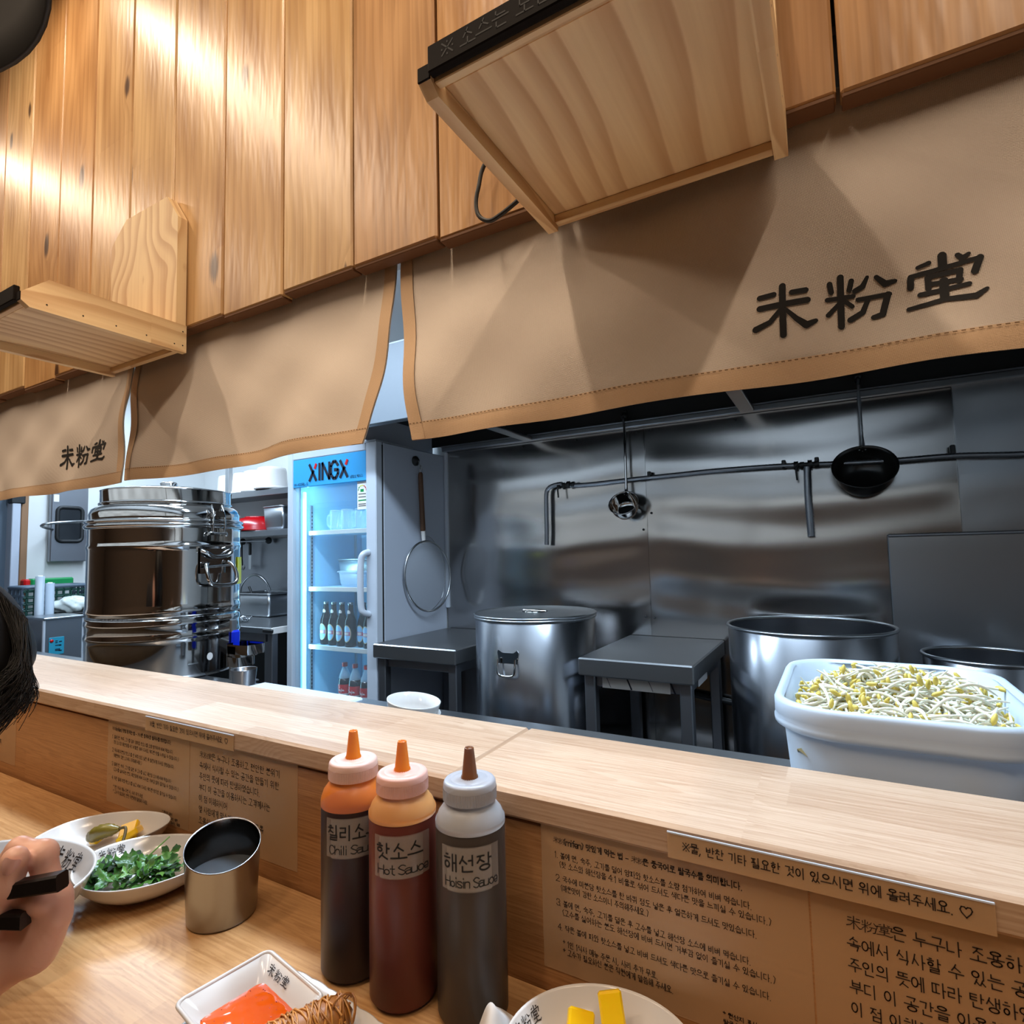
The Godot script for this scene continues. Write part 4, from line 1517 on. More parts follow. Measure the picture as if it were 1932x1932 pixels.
func work_table(called: String, label: String, a: Vector3, b: Vector3, labels: bool):
	var c := (a + b) / 2.0
	var o := thing(called, label, "table", Vector3(c.x, 0, c.z))
	var w := b.x - a.x
	var d := b.z - a.z
	var y := a.y
	bar("tabletop", Vector3(0, y - 0.0325, 0), Vector3(w, 0.065, d), 0.005, M.table_steel, o)
	for sx in [-1, 1]:
		for sz in [-1, 1]:
			bar("leg", Vector3(sx * (w / 2.0 - 0.035), (y - 0.065) / 2.0, sz * (d / 2.0 - 0.045)), Vector3(0.042, y - 0.065, 0.042), 0.004, M.steel_dull, o, 1)
	for sz in [-1, 1]:
		bar("apron", Vector3(0, y - 0.085, sz * (d / 2.0 - 0.05)), Vector3(w - 0.11, 0.045, 0.02), 0.003, M.steel_dull, o)
	bar("side_apron", Vector3(w / 2.0 - 0.035, y - 0.085, 0), Vector3(0.02, 0.045, d - 0.13), 0.003, M.steel_dull, o, 2)
	bar("side_apron", Vector3(-w / 2.0 + 0.035, y - 0.085, 0), Vector3(0.02, 0.045, d - 0.13), 0.003, M.steel_dull, o, 2)
	bar("shelf_board", Vector3(0, 0.2, 0), Vector3(w - 0.09, 0.02, d - 0.09), 0.003, M.steel_dull, o)
	if labels:
		var t := bar("paper_label", Vector3(-0.005, y - 0.087, d / 2.0 - 0.0385), Vector3(0.25, 0.046, 0.001), 0.0, M.paper, o)
		bar("paper_label", Vector3(w / 2.0 - 0.0235, y - 0.087, 0.05), Vector3(0.001, 0.042, 0.16), 0.0, M.paper, o)
		var s := st()
		for k in 4:
			ribbon(s, Vector2(-0.115 + k * 0.078, y - 0.066), Vector2(-0.098 + k * 0.078, y - 0.106), 0.006 if k % 2 else 0.002, 0.006 if k % 2 else 0.002, on_plane(d / 2.0 - 0.0372))
		stuff(part("print", s, M.navy, t))


func stock_pot(label: String, at: Vector3, r: float, h: float, lid: bool, loop: bool):
	var o := thing("stock_pot", label, "pot", at)
	var s := st()
	lathe(s, [Vector2(0, 0), Vector2(r * 0.95, 0), Vector2(r * 0.985, 0.006), Vector2(r, 0.02), Vector2(r, 0.02), Vector2(r, h - 0.006), Vector2(r - 0.004, h - 0.003), Vector2(r - 0.004, h - 0.003), Vector2(r - 0.004, 0.02), Vector2(r - 0.02, 0.006), Vector2(0, 0.005)], 64)
	part("body", s, M.pot_steel, o)
	s = st()
	var ring := []
	for k in 64:
		ring.append(Vector3(cos(TAU * k / 64.0) * r, h, sin(TAU * k / 64.0) * r))
	tube(s, ring, 0.0062, 8, true)
	part("rim", s, M.steel, o)
	if not lid:
		s = st()
		lathe(s, [Vector2(0, h * 0.55), Vector2(r - 0.005, h * 0.55)], 48)
		part("broth", s, mat("broth", Color(0.30, 0.24, 0.16), 0.15), o)
	for a in ([1.53, 4.67] if loop else [-0.5, 3.6]):
		var dir := Vector3(cos(a), 0, sin(a))
		var side := Vector3(-sin(a), 0, cos(a))
		var b := dir * (r + 0.001) + Vector3(0, h * 0.80 if loop else h * 0.8, 0)
		s = st()
		var bracket := PackedVector2Array([Vector2(-0.046, 0.012), Vector2(-0.040, 0.020), Vector2(-0.024, 0.010), Vector2(0.024, 0.010), Vector2(0.040, 0.020), Vector2(0.046, 0.012), Vector2(0.040, -0.030), Vector2(-0.040, -0.030)])
		prism(s, bracket, 0.006, Transform3D(Basis(side, Vector3.UP, side.cross(Vector3.UP)), b))
		var br := part("handle_bracket", s, M.mirror_steel, o)
		s = st()
		var g := []
		for q in [[-0.036, -0.012, 0.012], [-0.037, -0.045, 0.018], [-0.027, -0.072, 0.020], [0.027, -0.072, 0.020], [0.037, -0.045, 0.018], [0.036, -0.012, 0.012]]:
			g.append(b + side * q[0] + Vector3(0, q[1], 0) + dir * q[2])
		tube(s, curve(g, 4), 0.0042, 8)
		part("bail_handle", s, M.mirror_steel, br)
	if lid:
		s = st()
		lathe(s, [Vector2(r + 0.004, h + 0.004), Vector2(r + 0.008, h + 0.012), Vector2(r + 0.002, h + 0.016), Vector2(r - 0.010, h + 0.013), Vector2(r * 0.35, h + 0.016), Vector2(0.05, h + 0.014), Vector2(0.044, h + 0.004), Vector2(0, h + 0.003)], 64)
		var ld := part("lid", s, M.steel, o)
		s = st()
		tube(s, [Vector3(-0.055, h + 0.018, 0), Vector3(0.055, h + 0.018, 0)], [0.006, 0.006], 8)
		var rg := []
		for k in 28:
			rg.append(Vector3(cos(TAU * k / 28.0) * 0.050, h + 0.016, sin(TAU * k / 28.0) * 0.050))
		tube(s, rg, 0.004, 6, true)
		part("recessed_grip", s, M.mirror_steel, ld)
	elif r < 0.2:
		s = st()
		var b2 := Vector3(-0.02, h - 0.06, r + 0.004)
		box(s, b2 + Vector3(0, 0.012, 0.004), Vector3(0.05, 0.02, 0.014), 0.004)
		part("handle_foot", s, M.steel, o)
		s = st()
		tube(s, curve([b2 + Vector3(-0.03, 0, 0.008), b2 + Vector3(-0.02, -0.004, 0.03), b2 + Vector3(0.02, -0.004, 0.03), b2 + Vector3(0.03, 0, 0.008)], 6), 0.010, 10)
		part("black_grip", s, M.black, o)


# ------------------------------------------------------------------ what stands on the kitchen side of the ledge

func worktop_things():
	var w := thing("kitchen_worktop", "low steel worktop along the kitchen side of the ledge", "worktop", Vector3(-1.2, 0.8, -0.98))
	bar("top_sheet", Vector3(0, -0.02, 0), Vector3(5.5, 0.04, 0.46), 0.004, M.steel, w)
	bar("front_apron", Vector3(0, -0.12, -0.215), Vector3(5.5, 0.16, 0.02), 0.003, M.steel_dull, w)
	for x in [-2.6, -1.3, 0.2, 1.6, 2.6]:
		bar("leg", Vector3(x, -0.42, -0.2), Vector3(0.04, 0.76, 0.04), 0.003, M.steel_dull, w, 1)
	sprout_tub()
	urn()
	# a white lidded tray lying by the urn
	var t := tray_box("white_tray", "long white plastic tray lying behind the ledge below the drinks fridge", "tray", Vector3(-1.20, 0.80, -0.99), Vector3(0.37, 0.048, 0.10), M.white_plastic, true, -0.03)
	# two white bowls, one in the other, tipped
	for i in 2:
		var o := thing("white_bowl", ["lower of two nested white bowls just behind the ledge", "upper of two nested white bowls just behind the ledge"][i], "bowl", Vector3(-0.80, 0.80 + i * 0.022, -0.955))
		var s := st()
		var xf := turned(Vector3(0.2, 0, 1), -8.0, Vector3(0, 0.004, 0))
		lathe(s, [Vector2(0, 0), Vector2(0.022, 0), Vector2(0.024, 0.004), Vector2(0.042, 0.022), Vector2(0.052, 0.045), Vector2(0.056, 0.066), Vector2(0.0565, 0.069), Vector2(0.054, 0.069), Vector2(0.050, 0.046), Vector2(0.039, 0.024), Vector2(0.02, 0.008), Vector2(0, 0.006)], 36, xf)
		part("bowl_body", s, M.melamine, o)
	# steel rack of cup rings at the urn's side, a tumbler below it
	var r := thing("cup_rack", "wire rack of bent steel bands holding a blue lighter beside the urn", "rack", Vector3(-1.72, 0.80, -1.19))
	bar("post", Vector3(-0.02, 0.10, 0), Vector3(0.012, 0.20, 0.02), 0.002, M.steel, r)
	bar("foot_plate", Vector3(0.01, 0.003, 0), Vector3(0.10, 0.006, 0.08), 0.002, M.steel, r)
	for b in [[0.086, 0.075, 0.034], [0.055, 0.060, 0.034], [0.096, 0.11, 0.030]]:
		var s := st()
		var loop := []
		for p in rounded(Vector2(b[1] / 2.0, 0.038), 0.018, 4):
			loop.append(Vector3(p.x + b[1] / 2.0 - 0.01, b[0], p.y))
		sm(s, 0)
		for k in loop.size():
			var k2: int = (k + 1) % loop.size()
			var up := Vector3(0, b[2], 0)
			quad(s, loop[k], loop[k] + up, loop[k2] + up, loop[k2])
			quad(s, loop[k2] * Vector3(0.985, 1, 0.985), loop[k2] * Vector3(0.985, 1, 0.985) + up, loop[k] * Vector3(0.985, 1, 0.985) + up, loop[k] * Vector3(0.985, 1, 0.985))
		part("band", s, M.mirror_steel, r)
	var lg := thing("gas_lighter", "bright blue plastic gas lighter standing in the wire rack", "lighter", Vector3(-1.725, 0.865, -1.195))
	bar("grip", Vector3(-0.015, 0.05, 0), Vector3(0.026, 0.10, 0.03), 0.006, M.blue_plastic, lg)
	bar("trigger_guard", Vector3(0.006, 0.022, 0), Vector3(0.024, 0.022, 0.022), 0.005, M.blue_plastic, lg)
	var c := thing("steel_tumbler", "small plain steel tumbler behind the ledge at the urn's side", "cup", Vector3(-1.555, 0.80, -1.10))
	var s3 := st()
	lathe(s3, [Vector2(0, 0), Vector2(0.028, 0), Vector2(0.029, 0.003), Vector2(0.036, 0.070), Vector2(0.0367, 0.072), Vector2(0.035, 0.070), Vector2(0.028, 0.006), Vector2(0, 0.005)], 28)
	part("tumbler_body", s3, M.cup_steel, c)


func sprout_tub():
	var o := thing("plastic_tub", "large white plastic tub of bean sprouts standing behind the ledge", "tub", Vector3(0.060, 0.80, -0.978))
	var hx := 0.146
	var hz := 0.185
	var s := st()
	rounded_tub(s, Vector2(hx - 0.022, hz - 0.022), Vector2(hx - 0.008, hz - 0.008), 0.075, 0.197, 0.003)
	part("tub_body", s, M.white_plastic, o)
	# rim: a wide rolled band with a step under it
	s = st()
	var prof := [Vector2(-0.0105, 0.165), Vector2(-0.004, 0.163), Vector2(0.0, 0.166), Vector2(0.001, 0.172), Vector2(-0.002, 0.175), Vector2(0.0, 0.180), Vector2(0.0, 0.195), Vector2(-0.004, 0.2), Vector2(-0.009, 0.2), Vector2(-0.0125, 0.195)]
	sm(s, 3)
	for i in prof.size() - 1:
		var a := rounded(Vector2(hx, hz) + Vector2.ONE * prof[i].x, 0.082 + prof[i].x, 8)
		var b := rounded(Vector2(hx, hz) + Vector2.ONE * prof[i + 1].x, 0.082 + prof[i + 1].x, 8)
		for k in a.size():
			var k2: int = (k + 1) % a.size()
			quad(s, Vector3(a[k].x, prof[i].y, a[k].y), Vector3(b[k].x, prof[i + 1].y, b[k].y), Vector3(b[k2].x, prof[i + 1].y, b[k2].y), Vector3(a[k2].x, prof[i].y, a[k2].y))
	part("rolled_rim", s, M.white_plastic, o)
	# sprouts: a few kinds of sprout, many times
	var heap := thing("bean_sprouts", "heap of white bean sprouts with yellow heads filling the plastic tub", "bean sprouts", Vector3(0.060, 0.80, -0.978))
	heap.set_meta("kind", "stuff")
	var white := mat("sprout_white", Color(0.90, 0.88, 0.80), 0.35)
	white.subsurf_scatter_enabled = true
	white.subsurf_scatter_strength = 0.15
	var yellow := mat("sprout_yellow", Color(0.84, 0.74, 0.34), 0.5)
	for kind in 3:
		var a := st()
		var b := st()
		var pts := []
		var bend: float = [0.005, 0.016, -0.009][kind]
		for k in 6:
			var t := k / 5.0
			pts.append(Vector3((t - 0.5) * 0.062, sin(t * PI) * bend, sin(t * 5.0 + kind) * 0.006))
		tube(a, curve(pts, 3), [0.0016, 0.0017, 0.0018, 0.0020, 0.0021, 0.0022, 0.0022, 0.0022, 0.0022, 0.0022, 0.0022, 0.0020, 0.0018, 0.0015, 0.0011, 0.0007], 6)
		var h: Vector3 = pts[0]
		lathe(b, [Vector2(0, -0.008), Vector2(0.0030, -0.004), Vector2(0.0036, 0.001), Vector2(0.0022, 0.007), Vector2(0, 0.009)], 7, turned(Vector3(1, 0.4, 0.3), 70.0, h + Vector3(-0.003, 0, 0)))
		var mm := [MultiMesh.new(), MultiMesh.new()]
		for q in 2:
			mm[q].transform_format = MultiMesh.TRANSFORM_3D
			mm[q].mesh = shape(a if q == 0 else b)
			mm[q].instance_count = 330 if q == 0 else 230
		var place := []
		for i in 330:
			var x := rng.randf_range(-0.100, 0.100)
			var z := rng.randf_range(-0.128, 0.128)
			if absf(x) > 0.06 and absf(z) > 0.07:
				z *= 0.62
			var top := 0.162 + 0.042 * exp(-(x * x) / 0.008 - (z + 0.02) * (z + 0.02) / 0.012) + rng.randf_range(-0.022, 0.012)
			var bs := Basis(Vector3.UP, rng.randf() * TAU) * Basis(Vector3.BACK, rng.randf_range(-0.38, 0.38)) * Basis(Vector3.RIGHT, rng.randf() * TAU)
			place.append(Transform3D(bs.scaled(Vector3.ONE * rng.randf_range(0.75, 1.1)), Vector3(x, top, z)))
		for q in 2:
			for i in mm[q].instance_count:
				mm[q].set_instance_transform(i, place[i])
			var mi := MultiMeshInstance3D.new()
			mi.name = kid_name(heap, "sprout_stems" if q == 0 else "sprout_heads")
			mi.multimesh = mm[q]
			mi.material_override = white if q == 0 else yellow
			mi.set_meta("kind", "stuff")
			heap.add_child(mi, true)
	# what lies under the loose ones
	var bed := st()
	sheet(bed, 16, 20, func(u, v):
		var x := lerpf(-0.118, 0.118, u)
		var z := lerpf(0.155, -0.155, v)
		return Vector3(x, 0.136 + 0.036 * exp(-(x * x) / 0.008 - (z + 0.02) * (z + 0.02) / 0.012) + 0.006 * sin(x * 170.0) * sin(z * 150.0), z), Vector2(0.25, 0.33))
	stuff(part("sprout_bed", bed, mat("sprout_bed", Color(0.72, 0.66, 0.47), 0.6), heap))


# the tall polished urn: lid band, shoulder, beads, latch, handle
func urn():
	var o := thing("insulated_urn", "tall mirror-polished steel urn with latched lid standing behind the ledge", "urn", Vector3(-2.144, 0.80, -1.20))
	var y := func(rel: float) -> float: return rel + 0.40
	var r := 0.242
	var prof := [Vector2(0, 0), Vector2(r - 0.01, 0), Vector2(r - 0.002, 0.004), Vector2(r, 0.015)]
	# beads pressed into the wall
	for b in [[-0.262, 0.010], [-0.214, 0.012], [-0.172, 0.012], [0.047, 0.009]]:
		var c: float = y.call(b[0])
		for q in [[-1.9, 0.0], [-1.1, 0.12], [-0.5, 0.7], [0.0, 1.0], [0.5, 0.7], [1.1, 0.12], [1.9, 0.0]]:
			prof.append(Vector2(r + q[1] * 0.0035, c + q[0] * b[1]))
	prof += [Vector2(r, y.call(0.10)), Vector2(r, y.call(0.11)), Vector2(r, y.call(0.11))]
	var s := st()
	lathe(s, prof, 96)
	part("body", s, M.mirror_steel, o)
	s = st()
	lathe(s, [Vector2(r, y.call(0.108)), Vector2(r + 0.009, y.call(0.112)), Vector2(r + 0.012, y.call(0.1185)), Vector2(r + 0.009, y.call(0.125)), Vector2(r + 0.002, y.call(0.127)), Vector2(r + 0.009, y.call(0.129)), Vector2(r + 0.011, y.call(0.134)), Vector2(r + 0.006, y.call(0.140)), Vector2(r - 0.004, y.call(0.142))], 96)
	part("lid_seam_ring", s, M.mirror_steel, o)
	s = st()
	lathe(s, [Vector2(r - 0.004, y.call(0.140)), Vector2(r - 0.002, y.call(0.16)), Vector2(r - 0.008, y.call(0.178)), Vector2(r - 0.020, y.call(0.188)), Vector2(r - 0.034, y.call(0.192)), Vector2(r - 0.034, y.call(0.197))], 96)
	part("shoulder", s, M.mirror_steel, o)
	s = st()
	var rl := 0.2085
	lathe(s, [Vector2(rl - 0.008, y.call(0.195)), Vector2(rl + 0.004, y.call(0.196)), Vector2(rl + 0.005, y.call(0.201)), Vector2(rl, y.call(0.204)), Vector2(rl, y.call(0.204)), Vector2(rl, y.call(0.243)), Vector2(rl, y.call(0.243)), Vector2(rl + 0.002, y.call(0.246)), Vector2(rl - 0.004, y.call(0.249)), Vector2(rl * 0.6, y.call(0.262)), Vector2(rl * 0.25, y.call(0.268)), Vector2(0, y.call(0.269))], 96)
	var lid := part("lid", s, M.mirror_steel, o)
	s = st()
	lathe(s, [Vector2(0.030, y.call(0.266)), Vector2(0.026, y.call(0.272)), Vector2(0.030, y.call(0.282)), Vector2(0.024, y.call(0.287)), Vector2(0, y.call(0.288))], 24)
	part("lid_knob", s, M.mirror_steel, lid)
	# latch and handle face the viewer's right
	for a in [1.70, 4.84]:
		var dir := Vector3(sin(a), 0, cos(a))
		var side := Vector3(cos(a), 0, -sin(a))
		var b := dir * (r + 0.002)
		var put := func(u: float, rel: float, out: float) -> Vector3: return b + side * u + Vector3(0, y.call(rel), 0) + dir * out
		var xf := func(rel: float, out: float) -> Transform3D: return Transform3D(Basis(side, Vector3.UP, side.cross(Vector3.UP)), put.call(0.0, rel, out))
		s = st()
		prism(s, PackedVector2Array([Vector2(-0.018, 0), Vector2(0.018, 0), Vector2(0.018, 0.055), Vector2(-0.018, 0.055)]), 0.004, xf.call(0.142, -0.004))
		prism(s, PackedVector2Array([Vector2(-0.022, 0), Vector2(0.022, 0), Vector2(0.016, 0.02), Vector2(-0.016, 0.02)]), 0.016, xf.call(0.148, 0.002))
		var latch := part("latch", s, M.mirror_steel, o)
		s = st()
		for sg in [-1.0, 1.0]:
			tube(s, curve([put.call(sg * 0.020, 0.190, 0.0), put.call(sg * 0.022, 0.16, 0.012), put.call(sg * 0.024, 0.12, 0.014), put.call(sg * 0.022, 0.09, 0.010)], 4), 0.003, 6)
		tube(s, curve([put.call(-0.040, 0.082, 0.004), put.call(-0.030, 0.092, 0.012), put.call(0.0, 0.088, 0.016), put.call(0.030, 0.092, 0.012), put.call(0.040, 0.082, 0.004)], 5), 0.004, 8)
		part("latch_wire", s, M.mirror_steel, latch)
		if a < 2.0:
			s = st()
			prism(s, PackedVector2Array([Vector2(-0.062, -0.05), Vector2(0.062, -0.05), Vector2(0.062, 0.035), Vector2(-0.062, 0.035)]), 0.002, xf.call(0.0, -0.001))
			tube(s, curve([put.call(-0.062, 0.030, 0.004), put.call(-0.045, 0.020, 0.014), put.call(-0.02, 0.008, 0.014), put.call(0.03, 0.010, 0.014), put.call(0.050, 0.022, 0.016), put.call(0.064, 0.030, 0.006)], 5), 0.0075, 8)
			var hb := part("handle_bracket", s, M.mirror_steel, o)
			s = st()
			tube(s, curve([put.call(-0.040, -0.015, 0.010), put.call(-0.056, -0.022, 0.022), put.call(-0.060, -0.055, 0.034), put.call(-0.048, -0.085, 0.040), put.call(0.0, -0.092, 0.042), put.call(0.048, -0.085, 0.040), put.call(0.058, -0.055, 0.034), put.call(0.050, -0.022, 0.022), put.call(0.040, -0.010, 0.010)], 5), 0.0068, 10)
			tube(s, [put.call(-0.05, -0.028, 0.014), put.call(0.05, -0.022, 0.014)], 0.004, 8)
			part("bail_handle", s, M.mirror_steel, hb)
	# yellow sticker near the right edge
	var a2 := 2.34
	var d2 := Vector3(sin(a2), 0, cos(a2))
	s = st()
	prism(s, PackedVector2Array([Vector2(-0.03, -0.05), Vector2(0.03, -0.05), Vector2(0.03, 0.05), Vector2(-0.03, 0.05)]), 0.002, Transform3D(Basis(Vector3(cos(a2), 0, -sin(a2)), Vector3.UP, Vector3(cos(a2), 0, -sin(a2)).cross(Vector3.UP)), d2 * (r + 0.0005) + Vector3(0, y.call(-0.045), 0)))
	part("yellow_sticker", s, M.yellow, o)
	s = st()
	disc(s, Vector2.ZERO, Vector2(0.011, 0.013), func(p): return Vector3(sin(1.63 + p.x / r) * (r + 0.0006), y.call(-0.335) + p.y, cos(1.63 + p.x / r) * (r + 0.0006)))
	part("round_sticker", s, M.paper, o)


# ------------------------------------------------------------------ the far left of the kitchen

func kitchen_left():
	# a bluish door in a brown frame on the side wall
	var d := base("door_1")
	struct("leaf", boxed(Vector3(-4.185, 1.05, -1.17), Vector3(0.03, 2.1, 0.56), 0.003), M.grey_plastic, d)
	struct("post", boxed(Vector3(-4.15, 1.05, -1.435), Vector3(0.10, 2.1, 0.04), 0.003), M.fridge_grey, d)
	struct("frame", boxed(Vector3(-4.165, 1.05, -1.485), Vector3(0.07, 2.1, 0.035), 0.003), M.trim_wood, d)
	struct("closer", boxed(Vector3(-4.12, EYE + 0.37, -1.44), Vector3(0.05, 0.05, 0.07), 0.006), M.black, d)
	# the hatch door with a rubber-framed window
	var h := thing("steel_hatch", "grey steel hatch door with a black rubber-framed window on the white side wall", "hatch", V(-4.19, 0.20, -1.72))
	bar("panel", Vector3(0.02, 0.05, 0), Vector3(0.04, 0.49, 0.196), 0.004, M.steel_dull, h, 1)
	var s := st()
	var ring := []
	for p in rounded(Vector2(0.066, 0.105), 0.026, 4):
		ring.append(Vector3(0.042, p.y + 0.035, p.x))
	tube(s, ring, 0.012, 8, true)
	part("rubber_frame", s, M.rubber, h)
	bar("window_pane", Vector3(0.041, 0.035, 0), Vector3(0.004, 0.19, 0.115), 0.001, mat("dark_pane", Color(0.12, 0.13, 0.14), 0.08), h)
	bar("small_label", Vector3(0.0415, 0.195, 0.075), Vector3(0.002, 0.045, 0.028), 0.0, M.paper, h)
	s = st()
	tube(s, curve([Vector3(0.04, 0.045, -0.10), Vector3(0.20, 0.047, -0.06), Vector3(0.29, 0.040, 0.06), Vector3(0.295, 0.025, 0.20), Vector3(0.27, 0.012, 0.232), Vector3(0.22, 0.004, 0.20), Vector3(0.04, 0.002, 0.09)], 6), 0.0075, 8)
	part("handle_bar", s, M.steel, h)
	# rack with basket, rolls and bag
	var r := thing("side_counter", "narrow steel counter by the side wall carrying the grey basket", "counter", Vector3(-3.925, 0, -1.51))
	bar("top_sheet", Vector3(0, 0.875, 0), Vector3(0.33, 0.035, 0.50), 0.004, M.steel_dull, r)
	for sx in [-1, 1]:
		for sz in [-1, 1]:
			bar("leg", Vector3(sx * 0.14, 0.43, sz * 0.22), Vector3(0.035, 0.86, 0.035), 0.003, M.steel_dull, r, 1)
	bar("lower_shelf", Vector3(0, 0.70, 0), Vector3(0.30, 0.02, 0.46), 0.003, M.steel_dull, r)
	basket()
	var t := thing("green_tray", "flat green plastic tray with a red end behind the grey basket", "tray", V(-4.11, -0.135, -1.60))
	bar("tray_body", Vector3(0, 0.022, -0.015), Vector3(0.06, 0.044, 0.215), 0.008, M.green_plastic, t)
	bar("red_end", Vector3(0, 0.021, 0.109), Vector3(0.06, 0.042, 0.032), 0.008, M.red, t)
	for i in 2:
		var o := thing("film_roll", ["taller roll of clear plastic film standing before the grey basket", "shorter white film roll beside the taller one"][i], "roll", V([-3.79, -3.795][i], -0.3075, [-1.440, -1.488][i]))
		s = st()
		var hh: float = [0.235, 0.195][i]
		lathe(s, [Vector2(0, 0), Vector2(0.021, 0), Vector2(0.021, 0), Vector2(0.021, hh), Vector2(0.021, hh), Vector2(0.012, hh), Vector2(0.012, hh), Vector2(0.012, hh - 0.02), Vector2(0, hh - 0.02)], 20)
		part("film", s, [M.wrap, M.white_plastic][i], o)
		s = st()
		lathe(s, [Vector2(0.011, 0), Vector2(0.011, hh + 0.004), Vector2(0.009, hh + 0.004), Vector2(0.009, hh - 0.01), Vector2(0, hh - 0.01)], 16)
		part("core", s, M.paper, o)
	var b := thing("plastic_bag", "crumpled pale plastic bag lying in front of the green mesh of the basket", "bag", V(-3.835, -0.285, -1.612))
	s = st()
	sheet(s, 22, 30, func(u, v):
		var th: float = (u - 0.5) * PI
		var ph: float = v * TAU
		var k := 1.0 + 0.16 * sin(ph * 3.0 + u * 7.0) + 0.10 * sin(ph * 7.0 - u * 13.0) + 0.06 * sin(ph * 13.0 + u * 29.0)
		return Vector3(cos(th) * cos(ph) * 0.055 * k, 0.04 + sin(th) * 0.044 * k, cos(th) * sin(ph) * 0.095 * k), Vector2(1, 1))
	part("bag_body", s, mat("bag", Color(0.74, 0.76, 0.74), 0.4), b)
	bar("black_tray", Vector3(0, -0.008, 0), Vector3(0.14, 0.014, 0.2), 0.003, M.black, b)
	# the steel machine with a teal panel
	var m := thing("steel_machine", "boxy grey steel machine with a teal label panel left of the urn", "machine", Vector3(-3.62, 0.0, -1.44))
	bar("cabinet", Vector3(0, 0.46, 0), Vector3(0.24, 0.92, 0.18), 0.005, M.steel_dull, m, 1)
	bar("lid_edge", Vector3(0.005, 0.915, 0), Vector3(0.25, 0.012, 0.186), 0.003, M.steel, m)
	bar("corner_trim", Vector3(0.116, 0.46, 0.086), Vector3(0.014, 0.90, 0.012), 0.003, M.fridge_white, m, 1)
	bar("corner_trim", Vector3(0.116, 0.46, -0.086), Vector3(0.014, 0.90, 0.012), 0.003, M.fridge_white, m, 1)
	var pl := bar("label_panel", Vector3(0.1215, 0.775, 0.032), Vector3(0.003, 0.088, 0.066), 0.001, M.teal, m)
	s = st()
	for q in [[0.800, 0.010], [0.792, 0.010], [0.778, 0.026], [0.758, 0.022], [0.752, 0.022]]:
		box(s, Vector3(0.1235, q[0], 0.038 - q[1] * 0.5), Vector3(0.001, 0.004, q[1]))
	for q in [[0.795, 0.012], [0.776, 0.010], [0.750, 0.014]]:
		box(s, Vector3(0.1235, q[0], 0.016), Vector3(0.001, 0.005, q[1]))
	stuff(part("print", s, M.navy, pl))
	s = st()
	lathe(s, [Vector2(0.0085, 0), Vector2(0.0085, 0.0015), Vector2(0, 0.002)], 14, turned(Vector3.BACK, -90, Vector3(0.123, 0.802, 0.054)))
	part("red_mark", s, M.red, pl)
	var k := thing("white_bucket", "small white lidded bucket on the lower shelf left of the steel machine", "bucket", Vector3(-3.80, 0.71, -1.335))
	s = st()
	lathe(s, [Vector2(0, 0), Vector2(0.045, 0), Vector2(0.055, 0.09), Vector2(0.055, 0.09), Vector2(0.062, 0.092), Vector2(0.062, 0.104), Vector2(0.055, 0.106), Vector2(0, 0.106)], 24)
	part("bucket_body", s, M.white_plastic, k)


func basket():
	var o := thing("plastic_basket", "grey perforated plastic basket with a green lining by the side wall", "basket", V(-3.975, -0.3075, -1.557))
	# near end: a slatted wall with rounded top corners
	for e in [0.155, -0.155]:
		var s := st()
		for x in [-0.075, -0.025, 0.025, 0.075]:
			box(s, Vector3(x, 0.085, e), Vector3(0.026, 0.17, 0.012), 0.005, 1)
		for y in [0.012, 0.05, 0.088, 0.126, 0.168]:
			box(s, Vector3(0, y, e), Vector3(0.185, 0.016, 0.011), 0.004)
		part("end_wall", s, M.grey_plastic, o)
	for x in [0.09, -0.09]:
		var s := st()
		for k in 9:
			box(s, Vector3(x, 0.08, -0.14 + k * 0.035), Vector3(0.008, 0.16, 0.009), 0.002, 1)
		for y in [0.01, 0.045, 0.08, 0.115, 0.15]:
			box(s, Vector3(x, y, 0), Vector3(0.008, 0.010, 0.31), 0.002)
		part("side_wall", s, mat("basket_green", Color(0.05, 0.22, 0.18), 0.5), o)
	var s2 := st()
	var rim := []
	for p in rounded(Vector2(0.095, 0.16), 0.03, 4):
		rim.append(Vector3(p.x, 0.172, p.y))
	tube(s2, rim, 0.010, 8, true)
	part("rim", s2, M.grey_plastic, o)
	bar("bottom", Vector3(0, 0.004, 0), Vector3(0.18, 0.008, 0.31), 0.002, M.grey_plastic, o)


